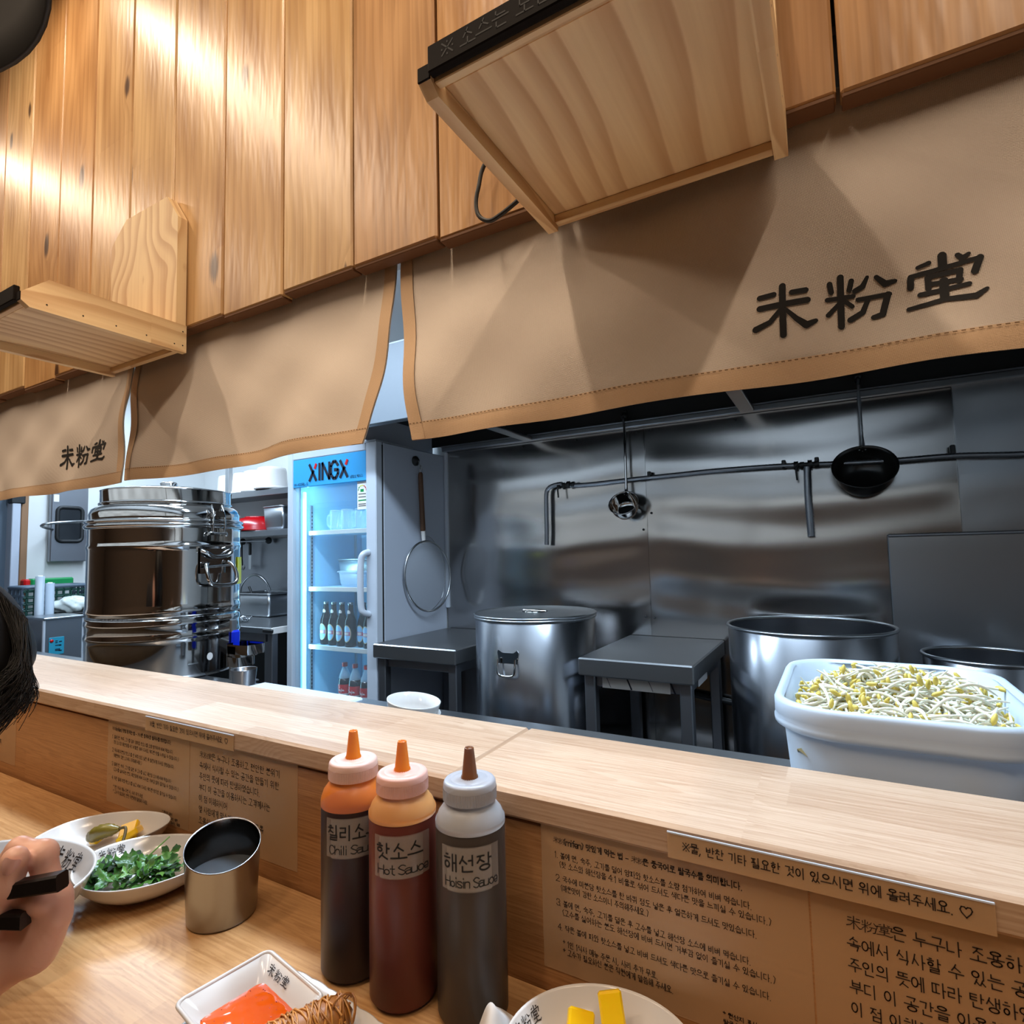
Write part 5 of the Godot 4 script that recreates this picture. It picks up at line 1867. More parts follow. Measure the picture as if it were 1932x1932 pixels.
# shelves, hanging tools and sink bench between urn and fridge
func wall_shelves():
	var w := base("wall_sink_cladding")
	steel_sheet("panel", -4.15, -2.56, EYE - 0.36, EYE + 0.13, -2.615, 2.0, w, M.steel_dull)
	for i in 2:
		var y: float = [0.425, 0.172][i]
		var o := thing("steel_shelf", ["upper steel wall shelf holding upturned white bowls", "lower steel wall shelf holding the red bowl"][i], "shelf", V(-3.38, y, -2.46))
		bar("shelf_board", Vector3(0, -0.012, 0), Vector3(1.55, 0.022, 0.30), 0.003, M.steel_dull, o)
		bar("front_edge", Vector3(0, -0.019, 0.153), Vector3(1.55, 0.038, 0.006), 0.002, M.steel, o)
		for x in [-0.5, 0.5]:
			bar("bracket", Vector3(x, -0.04, -0.10), Vector3(0.012, 0.05, 0.09), 0.002, M.steel_dull, o)
	bar_thing("shelf_post", "square steel post rising behind the first white bowl on the upper shelf", "post", V(-3.47, 0.78, -2.33), Vector3(0.035, 0.70, 0.03))
	var bx := [-3.62, -3.445, -3.285, -3.105]
	for i in 4:
		var o := thing("white_bowl_stack", "upturned white bowl on the upper wall shelf, %s from the fridge" % ["fourth", "third", "second", "first"][i], "bowl", V(bx[i], 0.425 + (0.004 if i == 3 else 0.0), [-2.44, -2.42, -2.40, -2.38][i]))
		o.name = numbered("upturned_bowl")
		var s := st()
		var r: float = [0.088, 0.088, 0.092, 0.105][i]
		lathe(s, [Vector2(r * 0.9, 0.0), Vector2(r, 0.002), Vector2(r, 0.012), Vector2(r * 0.95, 0.015), Vector2(r * 0.92, 0.02), Vector2(r * 0.86, 0.12), Vector2(r * 0.80, 0.138), Vector2(r * 0.6, 0.145), Vector2(0, 0.146)], 36)
		part("bowl_body", s, M.melamine, o)
	var rb := thing("red_bowl", "shallow red plastic bowl upside down on the lower wall shelf", "bowl", V(-3.285, 0.173, -2.42))
	var s1 := st()
	lathe(s1, [Vector2(0.158, 0.0), Vector2(0.164, 0.003), Vector2(0.160, 0.010), Vector2(0.156, 0.03), Vector2(0.140, 0.066), Vector2(0.110, 0.084), Vector2(0.085, 0.090), Vector2(0.085, 0.090), Vector2(0.083, 0.095), Vector2(0, 0.094)], 44)
	part("bowl_body", s1, M.red_plastic, rb)
	tray_box("steel_pan", "deep rectangular steel food pan beside the red bowl", "pan", V(-3.045, 0.173, -2.43), Vector3(0.20, 0.145, 0.19), M.steel, false)
	# tool rail
	var r := thing("tool_rail", "short steel rail with black ends under the lower wall shelf", "rail", V(-3.54, 0.118, -2.585))
	var s2 := st()
	tube(s2, [Vector3(-0.14, 0, 0.02), Vector3(0.14, 0, 0.02)], 0.005, 8)
	part("bar", s2, M.steel, r)
	for x in [-0.14, 0.14]:
		s2 = st()
		lathe(s2, [Vector2(0, 0), Vector2(0.022, 0), Vector2(0.024, 0.012), Vector2(0.016, 0.026), Vector2(0, 0.030)], 16, turned(Vector3.RIGHT, 90, Vector3(x, 0, -0.008)))
		part("end_cap", s2, M.rubber, r)
	var kn := thing("spatula", "short black-handled steel spatula hanging from the rail", "spatula", V(-3.562, 0.108, -2.558))
	bar("handle", Vector3(0, -0.046, 0), Vector3(0.024, 0.085, 0.014), 0.005, M.black, kn, 1)
	bar("blade", Vector3(0.0, -0.136, 0), Vector3(0.028, 0.10, 0.003), 0.001, M.steel, kn, 1)
	var ld := thing("ladle", "steel ladle with a thin handle hanging left of the spatula", "ladle", V(-3.655, 0.108, -2.558))
	s2 = st()
	tube(s2, [Vector3(0, 0, 0), Vector3(0.004, -0.10, 0), Vector3(0.012, -0.16, 0)], [0.006, 0.005, 0.004], 8)
	part("handle", s2, M.black, ld)
	s2 = st()
	lathe(s2, [Vector2(0, -0.02), Vector2(0.02, -0.014), Vector2(0.028, 0.0), Vector2(0.026, 0.0), Vector2(0.018, -0.012), Vector2(0, -0.017)], 16, turned(Vector3.RIGHT, 50, Vector3(0.014, -0.175, 0.01)))
	part("bowl", s2, M.steel, ld)
	# sink bench
	var b := thing("sink_bench", "steel sink bench against the wall left of the drinks fridge", "bench", Vector3(-3.36, 0, -2.30))
	bar("top_sheet", Vector3(0, 0.813, 0), Vector3(1.52, 0.034, 0.60), 0.004, M.steel, b)
	bar("edge_guard", Vector3(0.735, 0.815, 0.305), Vector3(0.08, 0.018, 0.012), 0.004, M.black, b)
	bar("corner_plate", Vector3(0.762, 0.815, 0.25), Vector3(0.006, 0.034, 0.10), 0.002, M.paper, b)
	bar("apron", Vector3(-0.03, 0.773, 0.27), Vector3(1.42, 0.045, 0.02), 0.003, M.steel_dull, b)
	for x in [-0.7, 0.0, 0.715]:
		for z in [-0.26, 0.26]:
			bar("leg", Vector3(x, 0.40, z), Vector3(0.038, 0.80, 0.038), 0.003, M.steel_dull, b, 1)
	bar("lower_shelf", Vector3(0, 0.16, 0), Vector3(1.44, 0.02, 0.54), 0.003, M.steel_dull, b)
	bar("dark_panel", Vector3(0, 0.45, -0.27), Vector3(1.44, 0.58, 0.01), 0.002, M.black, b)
	tray_box("steel_pan", "large deep steel pan standing on the sink bench next to the fridge", "pan", Vector3(-3.22, 0.83, -2.44), Vector3(0.36, 0.145, 0.25), M.steel, false)
	var sp := thing("spoon_handle", "black spoon handle sticking out of the large bench pan", "spoon", Vector3(-3.345, 0.95, -2.42))
	s2 = st()
	tube(s2, [Vector3(0.05, -0.08, 0), Vector3(-0.005, 0.02, 0), Vector3(-0.032, 0.062, 0)], [0.005, 0.007, 0.008], 8)
	part("handle", s2, M.black, sp)
	var f := thing("gooseneck_tap", "curved steel gooseneck tap over the sink bench", "tap", Vector3(-3.30, 0.83, -2.52))
	s2 = st()
	tube(s2, curve([Vector3(0, 0, 0), Vector3(0.005, 0.12, 0), Vector3(-0.005, 0.20, 0.02), Vector3(-0.06, 0.255, 0.05), Vector3(-0.13, 0.245, 0.07), Vector3(-0.185, 0.19, 0.08), Vector3(-0.20, 0.13, 0.08)], 6), 0.0085, 10)
	part("spout", s2, M.steel, f)
	var sc := thing("steel_scourer", "tangled steel wool scourer on the sink bench edge", "scourer", Vector3(-3.02, 0.83, -2.13))
	for k in 9:
		s2 = st()
		var pts := []
		for q in 10:
			var a := TAU * q / 10.0
			pts.append(Vector3(cos(a) * 0.035, 0.020 + sin(a * 2.0 + k) * 0.013, sin(a + k * 0.6) * 0.030) * rng.randf_range(0.75, 1.1))
		tube(s2, curve(pts, 3, true), 0.003, 5, true)
		stuff(part("wire", s2, M.steel, sc))
	var g := thing("green_sponge", "dark green cloth in the sink behind the scourer", "cloth", Vector3(-3.50, 0.83, -2.40))
	bar("cloth_fold", Vector3(0, 0.05, 0), Vector3(0.12, 0.10, 0.08), 0.03, M.green_plastic, g)


func bar_thing(called: String, label: String, category: String, at: Vector3, size: Vector3):
	var o := thing(called, label, category, at)
	bar("bar", Vector3.ZERO, size, 0.002, M.steel, o, 1)


# ------------------------------------------------------------------ notices taped to the low wall

const RECIPE := [["米粉(mifen) 맛있게 먹는 법 - 米粉은 중국어로 쌀국수를 의미합니다.", 0.015, -0.296, 0.185], ["1. 볼에 면, 숙주, 고기를 덜어 양파와 핫소스를 소량 첨가하여 비벼 먹습니다.", 0.016, -0.3105, 0.191], ["(핫 소스와 해선장을 4:1 비율로 섞어 드셔도 색다른 맛을 느끼실 수 있습니다.)", 0.021, -0.3195, 0.201],
	["2. 국수에 미분당 핫소스를 한 바퀴 정도 넣은 후 얼큰하게 드셔도 맛있습니다.", 0.017, -0.3335, 0.193], ["(매운맛이 강한 소스이니 주의해주세요.)", 0.022, -0.3425, 0.092], ["3. 볼에 면, 숙주, 고기를 덜은 후 고수를 넣고 해선장 소스에 비벼 먹습니다.", 0.017, -0.3575, 0.187],
	["(고수를 싫어하는 분도 해선장에 비벼 드시면 거부감 없이 즐기실 수 있습니다.)", 0.023, -0.3665, 0.200], ["4. 작은 볼에 파와 핫소스를 넣고 비벼 드셔도 색다른 맛으로 즐기실 수 있습니다.", 0.018, -0.3815, 0.201], ["* 1인 1식사 메뉴 주문 시, 사리 추가 무료.", 0.023, -0.3965, 0.098], ["* 고수가 필요하신 분은 직원에게 말씀해 주세요.", 0.023, -0.4045, 0.112]]
const ORIGIN := [["* 원산지 표시", -0.410], ["쌀국수 - 국내산 생면", -0.4165], ["차돌양지 - 호주산, 힘줄", -0.4225]]
const HOUSE := ["米粉堂은 누구나 조용하고 편안한 분위기", "속에서 식사할 수 있는 공간을 만들기 위한", "주인의 뜻에 따라 탄생하였습니다.", "부디 이 공간을 이용하시는 고객께서는", "이 점 이해하시어", "옆 사람에게 말소리가 들리지 않도록", "조용히 말씀해 주시기 바랍니다."]
const HOUSE_W := [0.190, 0.188, 0.147, 0.169, 0.072, 0.155, 0.147]


func notices():
	var where := ["behind the three sauce bottles", "behind the steel cup", "beside the person's hair"]
	for i in 3:
		var x := -0.288 - i * 0.878
		notice_sheet(x, true, "clear film notice with dense numbered recipe lines %s" % where[i])
		notice_sheet(x + 0.252, false, "clear film notice with seven large house-rule lines %s" % where[i])
		var o := thing("notice_strip", "clear strip with one large line, stuck on the ledge front %s" % where[i], "notice", V(x + 0.255, -0.274, -0.5455))
		bar("strip", Vector3(0, 0, 0.0005), Vector3(0.237, 0.022, 0.0008), 0.0, M.film, o)
		bar("tape", Vector3(0, 0.0118, 0.0007), Vector3(0.237, 0.0016, 0.0014), 0.0003, M.wrap, o)
		if i < 2:
			var s := st()
			write(s, "※물, 반찬 기타 필요한 것이 있으시면 위에 올려주세요. ♡", Vector2(-0.105, 0.006), 0.0086, on_plane(0.0012), 0.210, 0.10)
			stuff(part("lettering", s, M.print_ink, o))


func notice_sheet(x: float, recipe: bool, label: String):
	var o := thing("notice_sheet", label, "notice", V(x, 0, -0.5528))
	bar("film", Vector3(0.126, -0.3575, 0), Vector3(0.2505, 0.142, 0.0006), 0.0, M.film, o)
	var s := st()
	var map := on_plane(0.0006)
	if x < -1.5 and recipe:
		return
	if recipe:
		for l in RECIPE:
			write(s, l[0], Vector2(l[1], l[2]), 0.0062 if l[2] < -0.3 else 0.0064, map, l[3], 0.095 if l[2] < -0.3 else 0.13)
		for l in ORIGIN:
			write(s, l[0], Vector2(0.178, l[1]), 0.0042, map, 0.0, 0.15)
	else:
		for i in HOUSE.size():
			write(s, HOUSE[i], Vector2(0.026, -0.300 - i * 0.0166), 0.0104, map, HOUSE_W[i], 0.085)
	stuff(part("lettering", s, M.print_ink, o))


# ------------------------------------------------------------------ sauce bottles

func sauce_bottles():
	var film := clear("chili_residue", Color(0.93, 0.50, 0.08), 0.62, 0.35)
	var film2 := clear("hot_residue", Color(0.95, 0.68, 0.38), 0.58, 0.35)
	var film3 := clear("pale_residue", Color(0.74, 0.74, 0.75), 0.62, 0.35)
	for a in [["sauce_chili", Color(0.17, 0.09, 0.10)], ["sauce_hot", Color(0.40, 0.17, 0.13)], ["sauce_hoisin", Color(0.24, 0.21, 0.19)]]:
		mat(a[0], a[1], 0.35).metallic_specular = 0.35
	for a in [["tip_orange", Color(0.88, 0.47, 0.06)], ["tip_brown", Color(0.44, 0.24, 0.06)]]:
		var m := mat(a[0], a[1], 0.22)
		m.backlight_enabled = true
		m.backlight = Color(0.5, 0.5, 0.5)
	sauce_bottle(Vector3(-0.4877, 0.75, -0.4832), 45.0, "squeeze bottle of near-black chili sauce with orange film at its shoulder, farthest of three", M.sauce_chili, 0.176, film, M.tip_orange, Color(0.90, 0.76, 0.71), ["칠리소스", "Chili Sauce"])
	sauce_bottle(Vector3(-0.413, 0.75, -0.4795), 40.7, "squeeze bottle of red-brown hot sauce with an orange tip, middle of three", M.sauce_hot, 0.1845, film2, M.tip_orange, Color(0.92, 0.73, 0.68), ["핫소스", "Hot Sauce"])
	sauce_bottle(Vector3(-0.337, 0.75, -0.494), 34.3, "squeeze bottle of dark brown hoisin sauce with a brown tip, nearest of three", M.sauce_hoisin, 0.185, film3, M.tip_brown, Color(0.66, 0.67, 0.70), ["해선장", "Hoisin Sauce"])


func sauce_bottle(at: Vector3, yaw: float, label: String, sauce: Material, fill: float, residue: Material, tip: Material, cap_col: Color, words: Array):
	var o := thing("sauce_bottle", label, "bottle", at, "sauce squeeze bottles")
	o.rotation_degrees.y = yaw
	var r := 0.036
	var outer := [Vector2(0, 0.001), Vector2(r - 0.004, 0.0), Vector2(r - 0.001, 0.002), Vector2(r, 0.006), Vector2(r, 0.178), Vector2(r - 0.0006, 0.184), Vector2(r - 0.0032, 0.1915), Vector2(r - 0.0075, 0.1975), Vector2(0.0255, 0.2005), Vector2(0.0245, 0.202), Vector2(0.0245, 0.206)]
	var s := st()
	lathe(s, outer, 56)
	part("bottle_body", s, M.frost, o)
	# the sauce inside, level on top
	s = st()
	var lip := r - 0.0012
	lathe(s, [Vector2(0, 0.002), Vector2(lip - 0.003, 0.002), Vector2(lip, 0.006), Vector2(lip, minf(fill, 0.178)), Vector2(lip - maxf(0.0, fill - 0.18) * 0.25, fill), Vector2(lip - 0.002, fill), Vector2(lip - 0.002, fill), Vector2(0, fill - 0.001)], 56)
	part("sauce_fill", s, sauce, o)
	# smeared film on the empty part
	s = st()
	var k := 0.0009
	lathe(s, [Vector2(r - k, fill), Vector2(r - k, 0.180), Vector2(r - 0.0006 - k, 0.184), Vector2(r - 0.0032 - k, 0.1912), Vector2(r - 0.0075 - k, 0.1968), Vector2(0.0248, 0.1995), Vector2(0.0236, 0.204)], 56)
	part("residue_film", s, residue, o)
	# ribbed screw cap
	var cap := clear("cap_%s" % words[1].replace(" ", "_").to_lower(), cap_col, 0.80, 0.35)
	s = st()
	var c0 := 0.0268
	sm(s, -1)
	for q in 110:
		var a0 := TAU * q / 110.0
		var am := TAU * (q + 0.5) / 110.0
		var a1 := TAU * (q + 1) / 110.0
		var d0 := Vector3(cos(a0), 0, sin(a0)) * c0
		var dm := Vector3(cos(am), 0, sin(am)) * (c0 + 0.0004)
		var d1 := Vector3(cos(a1), 0, sin(a1)) * c0
		var y0 := Vector3(0, 0.2035, 0)
		var y1 := Vector3(0, 0.2145, 0)
		quad(s, d0 + y0, d0 + y1, dm + y1, dm + y0)
		quad(s, dm + y0, dm + y1, d1 + y1, d1 + y0)
	lathe(s, [Vector2(0.0245, 0.2025), Vector2(c0, 0.203), Vector2(c0 + 0.0003, 0.2036)], 56)
	lathe(s, [Vector2(c0, 0.2145), Vector2(c0 - 0.0004, 0.2195), Vector2(c0 - 0.0018, 0.2215), Vector2(c0 - 0.0045, 0.2222), Vector2(0.0195, 0.2222), Vector2(0.0188, 0.2218), Vector2(0.0182, 0.2222), Vector2(0.011, 0.2228), Vector2(0.0, 0.2228)], 56)
	var lid := part("screw_cap", s, cap, o)
	s = st()
	lathe(s, [Vector2(0.0088, 0.2226), Vector2(0.0086, 0.2245), Vector2(0.0078, 0.2255), Vector2(0.0048, 0.2515), Vector2(0.0043, 0.2525), Vector2(0.0033, 0.2522), Vector2(0.0028, 0.247), Vector2(0.0, 0.246)], 28)
	part("nozzle", s, tip, lid)
	s = st()
	for q in 26:
		var a := TAU * q / 26.0
		lathe(s, [Vector2(0.0007, 0.2228), Vector2(0.0, 0.2237)], 5, Transform3D(Basis.IDENTITY, Vector3(cos(a) * 0.0096, 0, sin(a) * 0.0096)))
	stuff(part("bead_ring", s, cap, lid))
	# taped label, facing the diner
	var wrap := func(lift: float): return func(p: Vector2): return Vector3(sin(p.x / r) * (r + lift), p.y, cos(p.x / r) * (r + lift))
	s = st()
	var lo := 0.1315
	var hi := 0.1715
	var w0: Callable = wrap.call(0.00025)
	sheet(s, 24, 2, func(u, v): return w0.call(Vector2(lerpf(-0.031, 0.029, u), lerpf(lo, hi, v))), Vector2(0.06, 0.04))
	var tape := part("clear_tape", s, M.tape, o)
	s = st()
	var w1: Callable = wrap.call(0.0004)
	sheet(s, 12, 2, func(u, v): return w1.call(Vector2(lerpf(-0.0245, 0.0205, u), lerpf(lo - 0.001, hi - 0.001, v))), Vector2(0.045, 0.04))
	part("label_film", s, M.tape, tape)
	s = st()
	var w2: Callable = wrap.call(0.0006)
	write(s, words[0], Vector2(-0.0285, hi - 0.007), 0.0150, w2, 0.056 if words[0].length() == 4 else 0.050, 0.10)
	write(s, words[1], Vector2(-0.0265, lo + 0.0125), 0.0088, w2, 0.054, 0.10)
	stuff(part("lettering", s, M.ink, tape))


# ------------------------------------------------------------------ dishes on the counter

# a boat-shaped dish: long axis a along x, b across, tapering by «point» towards +x, the rim rising by «lift» there
func boat_dish(o: Node3D, a: float, b: float, h: float, point: float, lift: float, lettering: float):
	var ring := func(t: float, k: float, y: float) -> Vector3:
		var c := cos(t)
		var z := sin(t) * b * (1.0 - point * c) * k
		return Vector3(c * a * k + (1.0 - k) * a * 0.0, y + lift * y / h * (0.5 + 0.5 * c) * (0.5 + 0.5 * c), z)
	var prof := [[0.0, 0.0], [0.42, 0.0], [0.46, 0.0015], [0.62, 0.006], [0.80, 0.30 * h + 0.004], [0.93, 0.68 * h], [0.985, 0.95 * h], [1.0, h], [0.992, h + 0.0012], [0.972, h - 0.0008], [0.90, 0.68 * h + 0.002], [0.77, 0.30 * h + 0.007], [0.60, 0.0105], [0.40, 0.0065], [0.0, 0.0055]]
	var s := st()
	sm(s, 1)
	var n := 72
	for i in prof.size() - 1:
		for k in n:
			var t0 := TAU * k / n
			var t1 := TAU * (k + 1) / n
			quad(s, ring.call(t0, prof[i][0], prof[i][1]), ring.call(t0, prof[i + 1][0], prof[i + 1][1]), ring.call(t1, prof[i + 1][0], prof[i + 1][1]), ring.call(t1, prof[i][0], prof[i][1]))
	var body := part("dish_body", s, M.melamine, o)
	if lettering > -10.0:
		# three characters inside the wall, just under the rim, read from the middle of the dish
		s = st()
		var em := 0.0105 * (a / 0.085)
		var map := func(p: Vector2) -> Vector3:
			var t := lettering + p.x / (a * 0.95)
			var f := clampf(-p.y / (em * 1.0), 0.0, 1.2)
			var k := lerpf(0.955, 0.865, f)
			var y := lerpf(0.90 * h, 0.575 * h, f) + 0.0022
			return ring.call(t, k * 0.992, y + 0.0008)
		sign_chars(s, Vector2(-em * 1.8, 0), em, map, 0, 28, 0.85)
		stuff(part("lettering", s, M.grey_ink, body))


func dish(called: String, label: String, at: Vector3, yaw: float, a: float, b: float, h: float, point: float, lift: float, lettering := -99.0) -> Node3D:
	var o := thing(called, label, "dish", at)
	o.rotation_degrees.y = yaw
	boat_dish(o, a, b, h, point, lift, lettering)
	return o


func chunk(called: String, label: String, category: String, at: Vector3, size: Vector3, turn: Vector3, m: Material, group := "") -> Node3D:
	var o := thing(called, label, category, at, group)
	o.rotation_degrees = turn
	var s := st()
	box(s, Vector3.ZERO, size, minf(size.y, 0.004) * 0.45, 0)
	part("piece", s, m, o)
	return o


func table_things():
	var radish := mat("radish", Color(0.95, 0.76, 0.06), 0.28)
	radish.subsurf_scatter_enabled = true
	radish.subsurf_scatter_strength = 0.2
	var onion := mat("onion", Color(0.86, 0.80, 0.60), 0.22)
	# pickles dish
	dish("side_dish", "white boat-shaped dish of yellow radish and a green pepper, against the low wall", Vector3(-1.003, 0.75, -0.470), 42.0, 0.094, 0.072, 0.034, 0.22, 0.006)
	for p in [[-1.030, 0.772, -0.482, 0.026, 0.035, "left"], [-0.982, 0.774, -0.500, 0.032, -0.6, "right"], [-1.005, 0.770, -0.510, 0.026, 0.9, "rear"]]:
		chunk("radish_piece", "yellow pickled radish piece in the pepper dish, %s one of three" % p[5], "radish", Vector3(p[0], p[1], p[2]), Vector3(p[3], 0.010, 0.030), Vector3(28.0, rad_to_deg(p[4]), 18.0), radish, "radish pieces in the pepper dish")
	for p in [[-0.970, 0.766, -0.462, 40.0, "nearer"], [-0.995, 0.764, -0.445, -15.0, "farther"]]:
		chunk("onion_piece", "pale pickled onion slice beside the green pepper, %s to the leafy herb dish" % p[4], "onion", Vector3(p[0], p[1], p[2]), Vector3(0.040, 0.005, 0.022), Vector3(8, p[3], 4), onion, "onion slices")
	var pep := thing("pickled_pepper", "wrinkled olive-green pickled pepper with a bent stem lying on the radish", "pepper", Vector3(-1.000, 0.784, -0.474))
	pep.scale = Vector3.ONE * 1.2
	var s := st()
	var pts := curve([Vector3(-0.024, -0.010, 0.008), Vector3(-0.014, -0.003, 0.006), Vector3(0.0, 0.003, 0.002), Vector3(0.013, 0.005, -0.004), Vector3(0.019, 0.006, -0.007)], 4)
	var rad := []
	for i in pts.size():
		rad.append([0.002, 0.0045, 0.0065, 0.0075, 0.0082, 0.0085, 0.0084, 0.0086, 0.0083, 0.008, 0.0076, 0.0068, 0.0058, 0.0046, 0.0038, 0.003, 0.0028][mini(i, 16)] * (0.92 + 0.16 * (i % 2)))
	tube(s, pts, rad, 12)
	part("pepper_body", s, mat("pepper", Color(0.42, 0.36, 0.12), 0.28), pep)
	s = st()
	tube(s, curve([Vector3(0.018, 0.006, -0.007), Vector3(0.027, 0.008, -0.010), Vector3(0.034, 0.002, -0.006), Vector3(0.041, -0.008, 0.002)], 5), 0.0018, 7)
	part("stem", s, mat("pepper_stem", Color(0.34, 0.28, 0.12), 0.5), pep)
	# leafy herbs
	dish("herb_dish", "white boat-shaped dish with grey characters holding green coriander leaves", Vector3(-0.848, 0.75, -0.459), 232.0, 0.088, 0.075, 0.035, -0.14, 0.010, 0.79)
	herbs()
	steel_cup()
	# the diner's own bowl
	dish("soup_bowl", "large white bowl with grey characters in front of the person's hand", Vector3(-0.925, 0.75, -0.270), 38.0, 0.150, 0.132, 0.066, 0.10, 0.004, 5.35)
	var soup := thing("soup", "thin golden broth in the large bowl by the person's hand", "soup", Vector3(-0.925, 0.75, -0.270))
	s = st()
	var sp := []
	lathe(s, [Vector2(0.098, 0.026), Vector2(0, 0.0262)], 40)
	part("broth_surface", s, mat("soup", Color(0.62, 0.46, 0.24), 0.08), soup)
	for i in 5:
		s = st()
		sp = []
		for k in 9:
			sp.append(Vector3(-0.06 + k * 0.015, 0.0275 + 0.003 * sin(k * 1.3 + i), -0.03 + i * 0.015 + 0.012 * sin(k * 0.8 + i * 2.1)))
		tube(s, curve(sp, 3), 0.0022, 6)
		part("noodle", s, mat("noodle", Color(0.85, 0.80, 0.68), 0.3), soup)
	# sauce dish, plate, roll
	sauce_dish()
	plate()
	spring_roll()
	# tissue
	var tis := thing("paper_napkin", "crumpled white paper napkin at the foot of the nearest sauce bottle", "napkin", Vector3(-0.286, 0.75, -0.458))
	s = st()
	sheet(s, 26, 26, func(u, v):
		var x: float = (u - 0.5) * 0.055
		var z: float = (v - 0.5) * 0.07
		var f := 0.040 * exp(-pow((x + 0.006 + z * 0.4) / 0.015, 2.0)) * (1.0 - 1.6 * absf(v - 0.45)) + 0.003 * sin(x * 320.0 + z * 90.0) * (0.4 + 0.6 * sin(z * 150.0))
		return Vector3(x, 0.006 + maxf(0.0, f) + 0.004 * (1.0 - absf(2.0 * u - 1.0)), -z), Vector2(1, 1))
	part("napkin_sheet", s, M.paper, tis)
	# near dish with two radish pieces
	dish("radish_dish", "round white dish with grey characters and two yellow radish slabs below the recipe notice", Vector3(-0.190, 0.75, -0.459), 35.0, 0.082, 0.079, 0.038, 0.06, 0.002, 3.9)
	chunk("radish_slab", "upright yellow radish slab in the round dish, nearer the recipe notice", "radish", Vector3(-0.193, 0.785, -0.500), Vector3(0.021, 0.046, 0.008), Vector3(-26, 26, 6), radish, "radish slabs")
	chunk("radish_slab", "leaning yellow radish slab in the round dish, nearer the napkin", "radish", Vector3(-0.218, 0.777, -0.482), Vector3(0.024, 0.038, 0.008), Vector3(-40, 48, -24), radish, "radish slabs")


func steel_cup():
	var o := thing("steel_cup", "brushed steel cup with a slanted rim beside the coriander dish", "cup", Vector3(-0.703, 0.75, -0.470))
	# the rim climbs away from the eye
	var far := Vector3(-0.83, 0, -0.556)
	var ring := func(t: float, r: float, y: float, tilt: float) -> Vector3:
		var d := Vector3(cos(t), 0, sin(t))
		return d * r + Vector3(0, y + tilt * d.dot(far), 0)
	var prof := [[0.0, 0.0, 0.0], [0.0375, 0.0, 0.0], [0.0395, 0.001, 0.0], [0.0405, 0.004, 0.0], [0.0420, 0.042, 0.005], [0.0440, 0.083, 0.0140], [0.0446, 0.0845, 0.0142], [0.0446, 0.0858, 0.0144], [0.0438, 0.0862, 0.0144], [0.0430, 0.0845, 0.0142], [0.0410, 0.042, 0.005], [0.0392, 0.006, 0.0], [0.0, 0.005, 0.0]]
	var s := st()
	sm(s, 1)
	var n := 64
	var inner := st()
	sm(inner, 1)
	for i in prof.size() - 1:
		if i == 9:
			part("cup_body", s, M.cup_steel, o)
			s = inner
		for k in n:
			var t0 := TAU * k / n
			var t1 := TAU * (k + 1) / n
			var a: Array = prof[i]
			var b: Array = prof[i + 1]
			quad(s, ring.call(t0, a[0], a[1], a[2]), ring.call(t0, b[0], b[1], b[2]), ring.call(t1, b[0], b[1], b[2]), ring.call(t1, a[0], a[1], a[2]), Vector2(t0 * 0.04, a[1]), Vector2(t0 * 0.04, b[1]), Vector2(t1 * 0.04, b[1]), Vector2(t1 * 0.04, a[1]))
	part("inner_wall", s, M.cup_inside, o)
	var w := thing("water", "still water in the slanted steel cup", "water", Vector3(-0.703, 0.75, -0.470))
	s = st()
	lathe(s, [Vector2(0.0418, 0.052), Vector2(0, 0.0522)], 40)
	part("water_surface", s, clear("water", Color(0.9, 0.95, 1.0), 0.08, 0.03), w)


func leaf_shape(size: float, seed_: int) -> SurfaceTool:
	# three lobes with notched edges, cupped
	var s := st()
	sm(s, 0)
	var out := []
	for k in 46:
		var t := lerpf(-2.75, 2.75, k / 45.0)
		var r := 0.62 + 0.30 * cos(t * 3.0) + 0.07 * sin(t * 15.0 + seed_)
		out.append(Vector2(sin(t), cos(t)) * r * size)
	var lift := func(p: Vector2) -> Vector3:
		var q := p / size
		return Vector3(p.x, (0.20 * q.length_squared() - 0.28 * q.x * q.x + 0.06 * sin(q.x * 9.0 + seed_) + 0.07 * sin(q.y * 8.0)) * size, p.y)
	var c := Vector2(0, -0.05 * size)
	for k in out.size() - 1:
		for ring in 3:
			var q0 := ring / 3.0
			var q1 := (ring + 1) / 3.0
			quad(s, lift.call(c.lerp(out[k], q0)), lift.call(c.lerp(out[k], q1)), lift.call(c.lerp(out[k + 1], q1)), lift.call(c.lerp(out[k + 1], q0)))
	return s


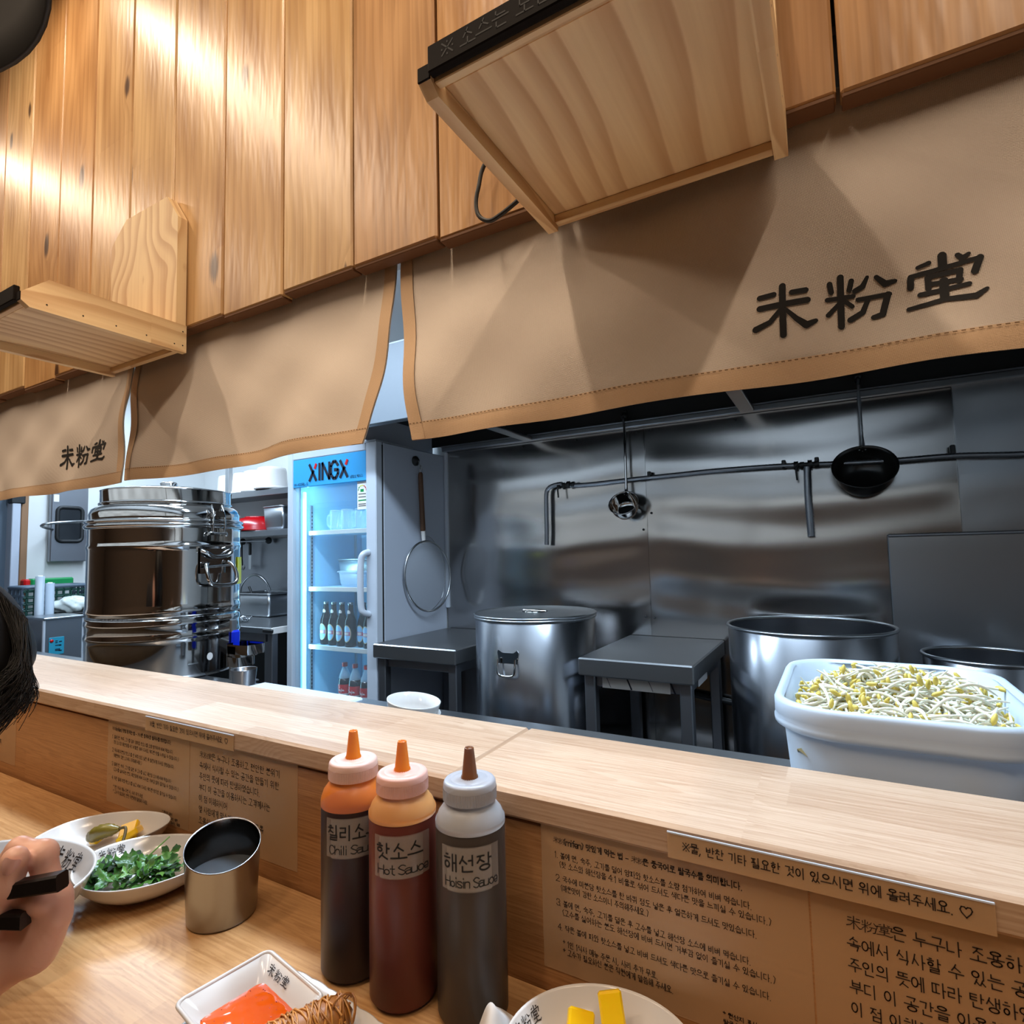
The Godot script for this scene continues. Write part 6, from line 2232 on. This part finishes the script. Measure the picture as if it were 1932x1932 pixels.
func herbs():
	var o := thing("coriander", "heap of fresh green coriander leaves and stalks in the boat dish", "coriander", Vector3(-0.852, 0.762, -0.436))
	for a in [["leaf_deep", Color(0.16, 0.34, 0.12)], ["leaf_mid", Color(0.24, 0.43, 0.15)], ["leaf_pale", Color(0.36, 0.53, 0.22)]]:
		var m := mat(a[0], a[1], 0.35)
		m.backlight_enabled = true
		m.backlight = Color(0.3, 0.3, 0.3)
	var shapes := []
	for k in 4:
		shapes.append(shape(leaf_shape(0.0140 + k * 0.0014, k)))
	var r := RandomNumberGenerator.new()
	r.seed = 21
	for i in 80:
		var u := r.randf_range(-1.0, 1.0)
		var w := r.randf_range(-1.0, 1.0) * sqrt(1.0 - u * u * 0.7)
		# spread along the dish's near side
		var p := Vector3(u * 0.052 + w * 0.008, 0.008 + 0.016 * (1.0 - u * u) * (1.0 - w * w) + r.randf() * 0.010, -u * 0.030 + w * 0.026)
		var l := part("leaf", shapes[i % 4], M[["leaf_deep", "leaf_mid", "leaf_mid", "leaf_pale"][r.randi_range(0, 3)]], o, p)
		l.rotation = Vector3(r.randf_range(-0.75, 0.75), r.randf() * TAU, r.randf_range(-0.7, 0.7))
	for q in [[Vector3(-0.01, 0.01, 0.0), Vector3(0.0, 0.028, -0.02), Vector3(0.006, 0.046, -0.048)], [Vector3(-0.03, 0.004, 0.02), Vector3(0.0, 0.016, 0.018), Vector3(0.03, 0.010, 0.004)], [Vector3(0.01, 0.006, 0.024), Vector3(0.026, 0.014, 0.0), Vector3(0.040, 0.012, -0.03)], [Vector3(-0.02, 0.012, -0.01), Vector3(0.004, 0.024, -0.012), Vector3(0.016, 0.030, -0.034)]]:
		var s := st()
		tube(s, curve(q, 5), 0.0010, 6)
		part("stalk", s, M.leaf_pale, o)
	var tl := part("leaf", shapes[2], M.leaf_mid, o, Vector3(0.020, 0.030, -0.040))
	tl.rotation = Vector3(0.9, 0.6, 0.2)


func sauce_dish():
	var o := thing("sauce_dish", "small square white dish of orange-red chili sauce with grey characters inside", "dish", Vector3(-0.5025, 0.757, -0.365))
	o.rotation_degrees.y = -10.0
	var s := st()
	rounded_tub(s, Vector2(0.034, 0.028), Vector2(0.054, 0.047), 0.009, 0.028, 0.0034)
	var body := part("dish_body", s, M.melamine, o)
	s = st()
	var rim := []
	for p in rounded(Vector2(0.0525, 0.0455), 0.008, 5):
		rim.append(Vector3(p.x, 0.028, p.y))
	tube(s, rim, 0.0021, 8, true)
	part("rim", s, M.melamine, body)
	s = st()
	# on the sloping far wall
	var map := func(p: Vector2) -> Vector3:
		var f := -p.y / 0.016
		var y := lerpf(0.0255, 0.0130, f)
		return Vector3(p.x, y + 0.0006, -(0.0246 + 0.019 * y / 0.028 - 0.0009))
	sign_chars(s, Vector2(-0.037, -0.001), 0.0105, map, 0, 28, 0.9)
	stuff(part("lettering", s, M.grey_ink, body))
	var c := thing("chili_sauce", "glossy orange-red chili sauce with seeds in the small square dish", "sauce", Vector3(-0.5025, 0.757, -0.365))
	c.rotation_degrees.y = -10.0
	s = st()
	sheet(s, 30, 26, func(u, v):
		var x := lerpf(-0.041, 0.036, u)
		var z := lerpf(0.036, -0.036, v)
		var e := 1.0 - pow(maxf(absf(2.0 * u - 1.0), absf(2.0 * v - 1.0)), 6.0)
		return Vector3(x, 0.0105 + 0.0016 * e + 0.00008 * sin(x * 330.0 + z * 220.0) + 0.00006 * sin(z * 510.0 - x * 190.0), z), Vector2(1, 1))
	var cs := mat("chili_sauce", Color(0.80, 0.31, 0.03), 0.06)
	cs.subsurf_scatter_enabled = true
	cs.subsurf_scatter_strength = 0.2
	part("sauce_surface", s, cs, c)
	s = st()
	for i in 46:
		var p := Vector3(rng.randf_range(-0.037, 0.032), 0.0118, rng.randf_range(-0.032, 0.032))
		lathe(s, [Vector2(0, -0.0008), Vector2(0.0009, -0.0003), Vector2(0.0007, 0.0006), Vector2(0, 0.0009)], 6, Transform3D(Basis(Vector3.UP, rng.randf() * 3.0).scaled(Vector3(1.5, 0.7, 1.0) * rng.randf_range(0.4, 1.0)), p))
	stuff(part("chili_flake", s, mat("flake", Color(0.62, 0.10, 0.02), 0.2), c))


func plate():
	var o := thing("scalloped_plate", "white plate with a scalloped raised rim under the roll and sauce dish", "plate", Vector3(-0.452, 0.75, -0.320))
	o.rotation_degrees.y = -5.0
	var s := st()
	var ring := func(t: float, k: float, y: float) -> Vector3:
		# a soft square
		var c := cos(t)
		var d := sin(t)
		var q := pow(pow(absf(c), 5.0) + pow(absf(d), 5.0), -0.2)
		var wav := 1.0 + 0.012 * absf(sin(t * 14.0)) * smoothstep(0.75, 1.0, k)
		return Vector3(c * 0.103 * q * k * wav, y, d * 0.106 * q * k * wav)
	var prof := [[0.0, 0.0], [0.74, 0.0], [0.78, 0.002], [0.9, 0.008], [1.0, 0.0165], [1.0, 0.0185], [0.985, 0.019], [0.89, 0.0115], [0.76, 0.0062], [0.0, 0.0058]]
	sm(s, 1)
	for i in prof.size() - 1:
		for k in 168:
			var t0 := TAU * k / 168.0
			var t1 := TAU * (k + 1) / 168.0
			quad(s, ring.call(t0, prof[i][0], prof[i][1]), ring.call(t0, prof[i + 1][0], prof[i + 1][1]), ring.call(t1, prof[i + 1][0], prof[i + 1][1]), ring.call(t1, prof[i][0], prof[i][1]))
	part("plate_body", s, M.melamine, o)


func spring_roll():
	var o := thing("fried_roll", "golden-brown fried roll in a net of thin noodles on the scalloped plate", "fried roll", Vector3(-0.437, 0.776, -0.375))
	o.rotation_degrees.y = 62.0
	var crust := mat("crust", Color(0.60, 0.38, 0.17), 0.34)
	var crust2 := mat("crust_pale", Color(0.74, 0.50, 0.24), 0.30)
	var s := st()
	var prof := []
	for k in 13:
		var t := k / 12.0
		prof.append(Vector2(0.0165 * pow(maxf(0.0, 1.0 - pow(absf(2.0 * t - 1.0), 5.0)), 0.5) + 0.0, (t - 0.5) * 0.084))
	lathe(s, prof, 26, turned(Vector3.BACK, 90))
	part("roll_core", s, crust, o)
	var r := RandomNumberGenerator.new()
	r.seed = 5
	for i in 40:
		s = st()
		var pts := []
		var x0 := lerpf(-0.038, 0.038, i / 39.0)
		var lean := r.randf_range(-0.012, 0.012)
		var ph := r.randf() * TAU
		var k0 := 0.0168 * sqrt(maxf(0.12, 1.0 - pow(absf(x0 / 0.043), 5.0)))
		for k in 14:
			var a := ph + TAU * 0.95 * k / 13.0
			var rr := k0 + 0.0008 + 0.0009 * sin(a * 3.0 + i)
			pts.append(Vector3(x0 + lean * sin(a + i), cos(a) * rr, sin(a) * rr))
		tube(s, pts, r.randf_range(0.0007, 0.0011), 6)
		part("noodle_strand", s, crust2 if i % 3 else crust, o)
	for q in [[0.030, 0.2], [-0.034, 0.8]]:
		s = st()
		var pts := []
		for k in 12:
			var a: float = TAU * 0.9 * k / 11.0 + q[1]
			pts.append(Vector3(q[0] + 0.010 * cos(a), 0.012 + 0.010 * sin(a), 0.008 * sin(a * 0.5 + q[1])))
		tube(s, pts, 0.0012, 6)
		part("loose_strand", s, crust, o)
	var g := thing("lettuce_scrap", "scrap of dark green lettuce at the end of the fried roll", "lettuce", Vector3(-0.388, 0.764, -0.391))
	part("leaf", leaf_shape(0.016, 2), M.leaf_mid, g)


# ------------------------------------------------------------------ the diner at the far seat

# bones: [from, to, radius there, radius here, softness]; meshed as surface nets
func flesh(s: SurfaceTool, bones: Array, cell: float, soft: float, xf := Transform3D.IDENTITY):
	var lo := Vector3.ONE * 1e9
	var hi := -lo
	for b in bones:
		var r: float = maxf(b[2], b[3]) + soft + cell * 2.0
		for p in [b[0], b[1]]:
			lo = lo.min(p - Vector3.ONE * r)
			hi = hi.max(p + Vector3.ONE * r)
	var n := Vector3i((hi - lo) / cell) + Vector3i.ONE * 2
	var field := PackedFloat32Array()
	field.resize(n.x * n.y * n.z)
	field.fill(1.0)
	var nxy := n.x * n.y
	for b in bones:
		var a: Vector3 = b[0]
		var d: Vector3 = b[1] - a
		var dd := maxf(d.length_squared(), 1e-9)
		var ra: float = b[2]
		var rb: float = b[3]
		var reach := maxf(ra, rb) + soft + cell * 2.0
		var k0 := Vector3i(((a.min(b[1]) - Vector3.ONE * reach - lo) / cell).max(Vector3.ZERO))
		var k1 := Vector3i(((a.max(b[1]) + Vector3.ONE * reach - lo) / cell)).min(n - Vector3i.ONE)
		var sk: float = b[4] if b.size() > 4 else soft
		for z in range(k0.z, k1.z + 1):
			for y in range(k0.y, k1.y + 1):
				var at := z * nxy + y * n.x + k0.x
				for x in range(k0.x, k1.x + 1):
					var p := lo + Vector3(x, y, z) * cell - a
					var t := clampf(p.dot(d) / dd, 0.0, 1.0)
					var v := (p - d * t).length() - lerpf(ra, rb, t)
					var o := field[at]
					var h := maxf(sk - absf(o - v), 0.0)
					field[at] = minf(o, v) - h * h / (4.0 * sk)
					at += 1
	# one vertex in each cell that the surface crosses
	var id := PackedInt32Array()
	id.resize(n.x * n.y * n.z)
	id.fill(-1)
	var pts := PackedVector3Array()
	var corner := [0, 1, n.x, n.x + 1, nxy, nxy + 1, nxy + n.x, nxy + n.x + 1]
	var edges := [[0, 1], [2, 3], [4, 5], [6, 7], [0, 2], [1, 3], [4, 6], [5, 7], [0, 4], [1, 5], [2, 6], [3, 7]]
	for z in n.z - 1:
		for y in n.y - 1:
			for x in n.x - 1:
				var at := z * nxy + y * n.x + x
				var f0 := field[at]
				if f0 > cell * 2.0 or f0 < -cell * 2.0:
					continue
				var inside := 0
				for c in 8:
					if field[at + corner[c]] < 0.0:
						inside |= 1 << c
				if inside == 0 or inside == 255:
					continue
				var sum := Vector3.ZERO
				var cnt := 0
				for e in edges:
					var ia: int = (inside >> e[0]) & 1
					var ib: int = (inside >> e[1]) & 1
					if ia == ib:
						continue
					var va: float = field[at + corner[e[0]]]
					var vb: float = field[at + corner[e[1]]]
					var t := va / (va - vb)
					var ca := Vector3(e[0] & 1, (e[0] >> 1) & 1, e[0] >> 2)
					var cb := Vector3(e[1] & 1, (e[1] >> 1) & 1, e[1] >> 2)
					sum += ca.lerp(cb, t)
					cnt += 1
				id[at] = pts.size()
				pts.append(xf * (lo + (Vector3(x, y, z) + sum / cnt) * cell))
	sm(s, 0)
	var step := [1, n.x, nxy]
	for z in range(1, n.z - 1):
		for y in range(1, n.y - 1):
			for x in range(1, n.x - 1):
				var at := z * nxy + y * n.x + x
				var f0 := field[at]
				for ax in 3:
					var f1 := field[at + step[ax]]
					if (f0 < 0.0) == (f1 < 0.0):
						continue
					var u: int = step[(ax + 1) % 3]
					var w: int = step[(ax + 2) % 3]
					var q := [id[at - u - w], id[at - w], id[at], id[at - u]]
					if q.min() < 0:
						continue
					if f0 < 0.0:
						quad(s, pts[q[0]], pts[q[1]], pts[q[2]], pts[q[3]])
					else:
						quad(s, pts[q[0]], pts[q[3]], pts[q[2]], pts[q[1]])


func person():
	var o := thing("person", "person with dark brown hair bent over a bowl, black chopsticks in the right hand", "person", Vector3(-1.08, 0.0, 0.12))
	var c := o.position
	var skin := mat("skin", Color(0.91, 0.72, 0.64), 0.42)
	skin.subsurf_scatter_enabled = true
	skin.subsurf_scatter_strength = 0.12
	var W := func(x: float, y: float, z: float) -> Vector3: return Vector3(x, y, z) - c
	var s := st()
	# trunk, legs and arms
	var hip: Vector3 = W.call(-1.08, 0.55, 0.20)
	var chest: Vector3 = W.call(-1.06, 0.93, 0.06)
	var neck: Vector3 = W.call(-1.04, 1.04, -0.08)
	var head: Vector3 = W.call(-1.030, 1.055, -0.235)
	var sh_r: Vector3 = W.call(-0.88, 1.00, 0.02)
	var sh_l: Vector3 = W.call(-1.22, 1.00, 0.02)
	var el_r: Vector3 = W.call(-0.79, 0.80, -0.06)
	var el_l: Vector3 = W.call(-1.34, 0.80, -0.08)
	var wr_r: Vector3 = W.call(-0.686, 0.835, -0.2175)
	var wr_l: Vector3 = W.call(-1.14, 0.785, -0.25)
	var bones := [[hip, chest, 0.135, 0.135], [chest, neck, 0.115, 0.058], [neck, head, 0.055, 0.055], [sh_l, sh_r, 0.065, 0.065], [chest, sh_r, 0.09, 0.06], [chest, sh_l, 0.09, 0.06],
		[sh_r, el_r, 0.055, 0.043], [sh_l, el_l, 0.055, 0.043], [el_l, wr_l, 0.041, 0.028], [wr_l, W.call(-1.08, 0.80, -0.31), 0.030, 0.028], [el_r, el_r.lerp(wr_r, 0.55), 0.042, 0.036], [el_r.lerp(wr_r, 0.5), wr_r, 0.037, 0.027]]
	for sg in [-1.0, 1.0]:
		var k: Vector3 = hip + Vector3(sg * 0.13, 0.03, -0.40)
		var f: Vector3 = hip + Vector3(sg * 0.13, -0.46, -0.34)
		bones += [[hip + Vector3(sg * 0.07, 0, 0), k, 0.095, 0.060], [k, f, 0.058, 0.040], [f, f + Vector3(0, -0.045, -0.15), 0.042, 0.032]]
	flesh(s, bones, 0.0135, 0.045)
	# head with a face turned down towards the bowl
	var face := Basis(Vector3.RIGHT, deg_to_rad(-52.0))
	var hx := Transform3D(face, head)
	var hb := [[Vector3(0, 0.02, 0.02), Vector3(0, 0.03, 0.0), 0.092, 0.092], [Vector3(0, 0.0, -0.02), Vector3(0, -0.06, -0.045), 0.070, 0.042], [Vector3(0, 0.0, -0.092), Vector3(0, -0.022, -0.112), 0.008, 0.013], [Vector3(-0.03, 0.012, -0.072), Vector3(0.03, 0.012, -0.072), 0.022, 0.022],
		[Vector3(-0.014, -0.052, -0.083), Vector3(0.014, -0.052, -0.083), 0.009, 0.009], [Vector3(0.082, -0.01, 0.01), Vector3(0.088, 0.02, 0.02), 0.012, 0.014], [Vector3(-0.082, -0.01, 0.01), Vector3(-0.088, 0.02, 0.02), 0.012, 0.014], [Vector3(0, -0.06, 0.03), Vector3(0, -0.13, 0.07), 0.056, 0.056]]
	flesh(s, hb, 0.0055, 0.018, hx)
	var H := func(x: float, y: float, z: float) -> Vector3: return Vector3(x - 0.008, y, z + 0.0045) - c
	right_hand(s, H)
	part("body", s, skin, o)
	s = st()
	for sg in [-1.0, 1.0]:
		lathe(s, [Vector2(0, -0.010), Vector2(0.010, -0.003), Vector2(0.010, 0.003), Vector2(0, 0.010)], 12, hx * Transform3D(Basis.IDENTITY, Vector3(sg * 0.032, 0.008, -0.089)))
	part("eyes", s, M.black, o)
	# clothes over trunk and legs
	var cloth := []
	for i in [0, 1, 3, 4, 5]:
		var b: Array = bones[i].duplicate()
		b[2] += 0.012
		b[3] += 0.012 if i != 1 else 0.004
		cloth.append(b)
	cloth += [[sh_r, sh_r.lerp(el_r, 0.75), 0.069, 0.058], [sh_l, sh_l.lerp(el_l, 0.75), 0.069, 0.058]]
	s = st()
	flesh(s, cloth, 0.015, 0.04)
	part("shirt", s, mat("shirt", Color(0.10, 0.10, 0.12), 0.9), o)
	var legs := []
	for i in range(12, bones.size()):
		if (i - 12) % 3 < 2:
			var b: Array = bones[i].duplicate()
			b[2] += 0.012
			b[3] += 0.012
			legs.append(b)
	s = st()
	flesh(s, legs, 0.015, 0.03)
	part("trousers", s, mat("trousers", Color(0.07, 0.08, 0.11), 0.9), o)
	thumb_nail(o, H)
	hair(o, head, face)
	chopsticks(W)


func right_hand(s: SurfaceTool, W: Callable):
	# palm and back, then each finger as its own chain; the hand lies palm down and away, knuckles towards the dishes
	var wr: Vector3 = W.call(-0.678, 0.835, -0.222)
	var g := []
	var mcp := [W.call(-0.6085, 0.9065, -0.2550), W.call(-0.6060, 0.8890, -0.2570), W.call(-0.6150, 0.8720, -0.2540), W.call(-0.6215, 0.8580, -0.2500)]
	for i in 4:
		var m: Vector3 = mcp[i]
		g.append([wr.lerp(m, 0.05), m, 0.019, 0.0125, 0.014])
	g.append([mcp[0], mcp[3], 0.0125, 0.0112, 0.012])
	g.append([wr, W.call(-0.650, 0.872, -0.236), 0.025, 0.021, 0.016])
	# index: up from its knuckle, over behind the upper stick, tip down beside the thumb
	var idx := [mcp[0], W.call(-0.6135, 0.9445, -0.2490), W.call(-0.6320, 0.9500, -0.2390), W.call(-0.6450, 0.9350, -0.2330)]
	var mid := [mcp[1], W.call(-0.6038, 0.9125, -0.2443), W.call(-0.6152, 0.9137, -0.2377), W.call(-0.6294, 0.9086, -0.2301)]
	var rin := [mcp[2], W.call(-0.6330, 0.8800, -0.2430), W.call(-0.6490, 0.8850, -0.2340), W.call(-0.6600, 0.8790, -0.2290)]
	var lit := [mcp[3], W.call(-0.6370, 0.8640, -0.2390), W.call(-0.6500, 0.8680, -0.2310), W.call(-0.6590, 0.8630, -0.2270)]
	for f in [[idx, 0.0112], [mid, 0.0108], [rin, 0.0102], [lit, 0.0090]]:
		var j: Array = f[0]
		for k in 3:
			g.append([j[k], j[k + 1], f[1] * (1.0 - 0.09 * k), f[1] * (1.0 - 0.09 * (k + 1)), 0.0035])
		g.append([j[1], j[1], f[1] * 1.08, f[1] * 1.08, 0.0035])
	# thumb: from the side of the palm, its nail towards us
	var th := [W.call(-0.6442, 0.8782, -0.2115), W.call(-0.6279, 0.9066, -0.2184), W.call(-0.6149, 0.9317, -0.2237), W.call(-0.6063, 0.9523, -0.2272)]
	for k in 3:
		g.append([th[k], th[k + 1], 0.0142 - 0.0014 * k, 0.0128 - 0.0014 * k, 0.005])
	g.append([th[2], th[2], 0.0122, 0.0122, 0.004])
	flesh(s, g, 0.0026, 0.005)


func thumb_nail(o: Node3D, W: Callable):
	var s := st()
	var a: Vector3 = W.call(-0.6149, 0.9317, -0.2237)
	var b: Vector3 = W.call(-0.6063, 0.9523, -0.2272)
	var y := (b - a).normalized()
	var z := (Vector3(0.82, 0.42, 0.40) - y * y.dot(Vector3(0.82, 0.42, 0.40))).normalized()
	var x := y.cross(z)
	sheet(s, 8, 10, func(u, v):
		var p := Vector2(u * 2.0 - 1.0, v * 2.0 - 1.0)
		var q: float = 1.0 / maxf(1.0, pow(pow(absf(p.x), 4.0) + pow(absf(p.y), 4.0), 0.25))
		p *= q
		return b + x * p.x * 0.0064 + y * (p.y * 0.0078 - 0.0005) + z * (0.0112 - 0.0040 * p.x * p.x - 0.0010 * p.y * p.y), Vector2(1, 1))
	part("thumb_nail", s, mat("nail", Color(0.96, 0.76, 0.72), 0.18), o)


func chopsticks(W: Callable):
	var ends := [[Vector3(-0.5800, 0.9335, -0.2432), Vector3(-0.86, 0.853, -0.232), "upper", Vector3(-0.6141, 0.9362, -0.2238)], [Vector3(-0.6083, 0.9024, -0.2299), Vector3(-0.865, 0.840, -0.240), "lower", Vector3(-0.6273, 0.9078, -0.2187)]]
	for e in ends:
		var o := thing("chopstick", "square black chopstick held in the person's hand, %s one of the pair" % e[2], "chopstick", e[0], "chopsticks in the hand")
		var d: Vector3 = (e[3] - e[0]).normalized() * 0.24
		d.y -= 0.05
		var L := d.length()
		var xf := aim(d)
		var s := st()
		sm(s, -1)
		var a := 0.0068
		var b := 0.0028
		var ca := []
		var cb := []
		for q in [[-1, -0.75], [-0.75, -1], [0.75, -1], [1, -0.75], [1, 0.75], [0.75, 1], [-0.75, 1], [-1, 0.75]]:
			ca.append(xf * Vector3(q[0] * a, 0, q[1] * a))
			cb.append(xf * Vector3(q[0] * b, L, q[1] * b))
		for k in 8:
			var k2 := (k + 1) % 8
			poly(s, [ca[k], ca[k2], cb[k2], cb[k]], [Vector2.ZERO, Vector2.RIGHT, Vector2.ONE, Vector2.DOWN], (ca[k] + ca[k2]) / 2.0)
		var uv8 := []
		for k in 8:
			uv8.append(Vector2.ZERO)
		poly(s, ca, uv8, -d)
		poly(s, cb, uv8, d)
		part("stick", s, mat("chopstick", Color(0.07, 0.06, 0.06), 0.38), o)


func hair(o: Node3D, head: Vector3, face: Basis):
	var m := mat("hair", Color(0.024, 0.015, 0.011), 0.55)
	var m2 := mat("hair_tips", Color(0.045, 0.024, 0.015), 0.5)
	var hx := Transform3D(face, head)
	var s := st()
	var b := [[Vector3(0, 0.035, 0.03), Vector3(0, 0.045, 0.01), 0.112, 0.110], [Vector3(0.0, 0.085, -0.05), Vector3(0.0, 0.05, -0.085), 0.050, 0.035], [Vector3(0.07, 0.05, -0.03), Vector3(0.085, -0.05, -0.01), 0.035, 0.026], [Vector3(-0.07, 0.05, -0.03), Vector3(-0.085, -0.05, -0.01), 0.035, 0.026], [Vector3(0, 0.0, 0.09), Vector3(0, -0.10, 0.10), 0.07, 0.05]]
	flesh(s, b, 0.008, 0.03, hx)
	var cap := part("hair", s, m, o)
	var r := RandomNumberGenerator.new()
	r.seed = 3
	for q in 2:
		s = st()
		for i in 700:
			# strands over the crown, falling forward over the face
			var t := r.randf_range(-1.25, 1.25)
			var back := r.randf_range(-0.4, 1.0)
			var p0 := Vector3(sin(t) * 0.08 * cos(back * 0.4), 0.125 + 0.02 * cos(t), 0.05 * back)
			var wide := r.randf_range(0.9, 1.12)
			var p1 := Vector3(sin(t) * 0.112 * wide, 0.085 + 0.015 * cos(t), -0.075 * cos(t) * wide - 0.01)
			var fall := r.randf_range(0.02, 0.10)
			var p2 := p1 + Vector3(sin(t) * 0.012 + r.randf_range(-0.008, 0.008), -fall * 0.55, -0.028 * cos(t) + r.randf_range(-0.008, 0.008))
			var p3 := p2 + Vector3(r.randf_range(-0.012, 0.012), -fall * 0.5, r.randf_range(-0.014, 0.010))
			var pts := []
			for p in curve([p0, p1, p2, p3], 4):
				pts.append(hx * p)
			tube(s, pts, 0.0003 + 0.0003 * r.randf(), 3)
		stuff(part("hair_strands", s, m if q == 0 else m2, cap))
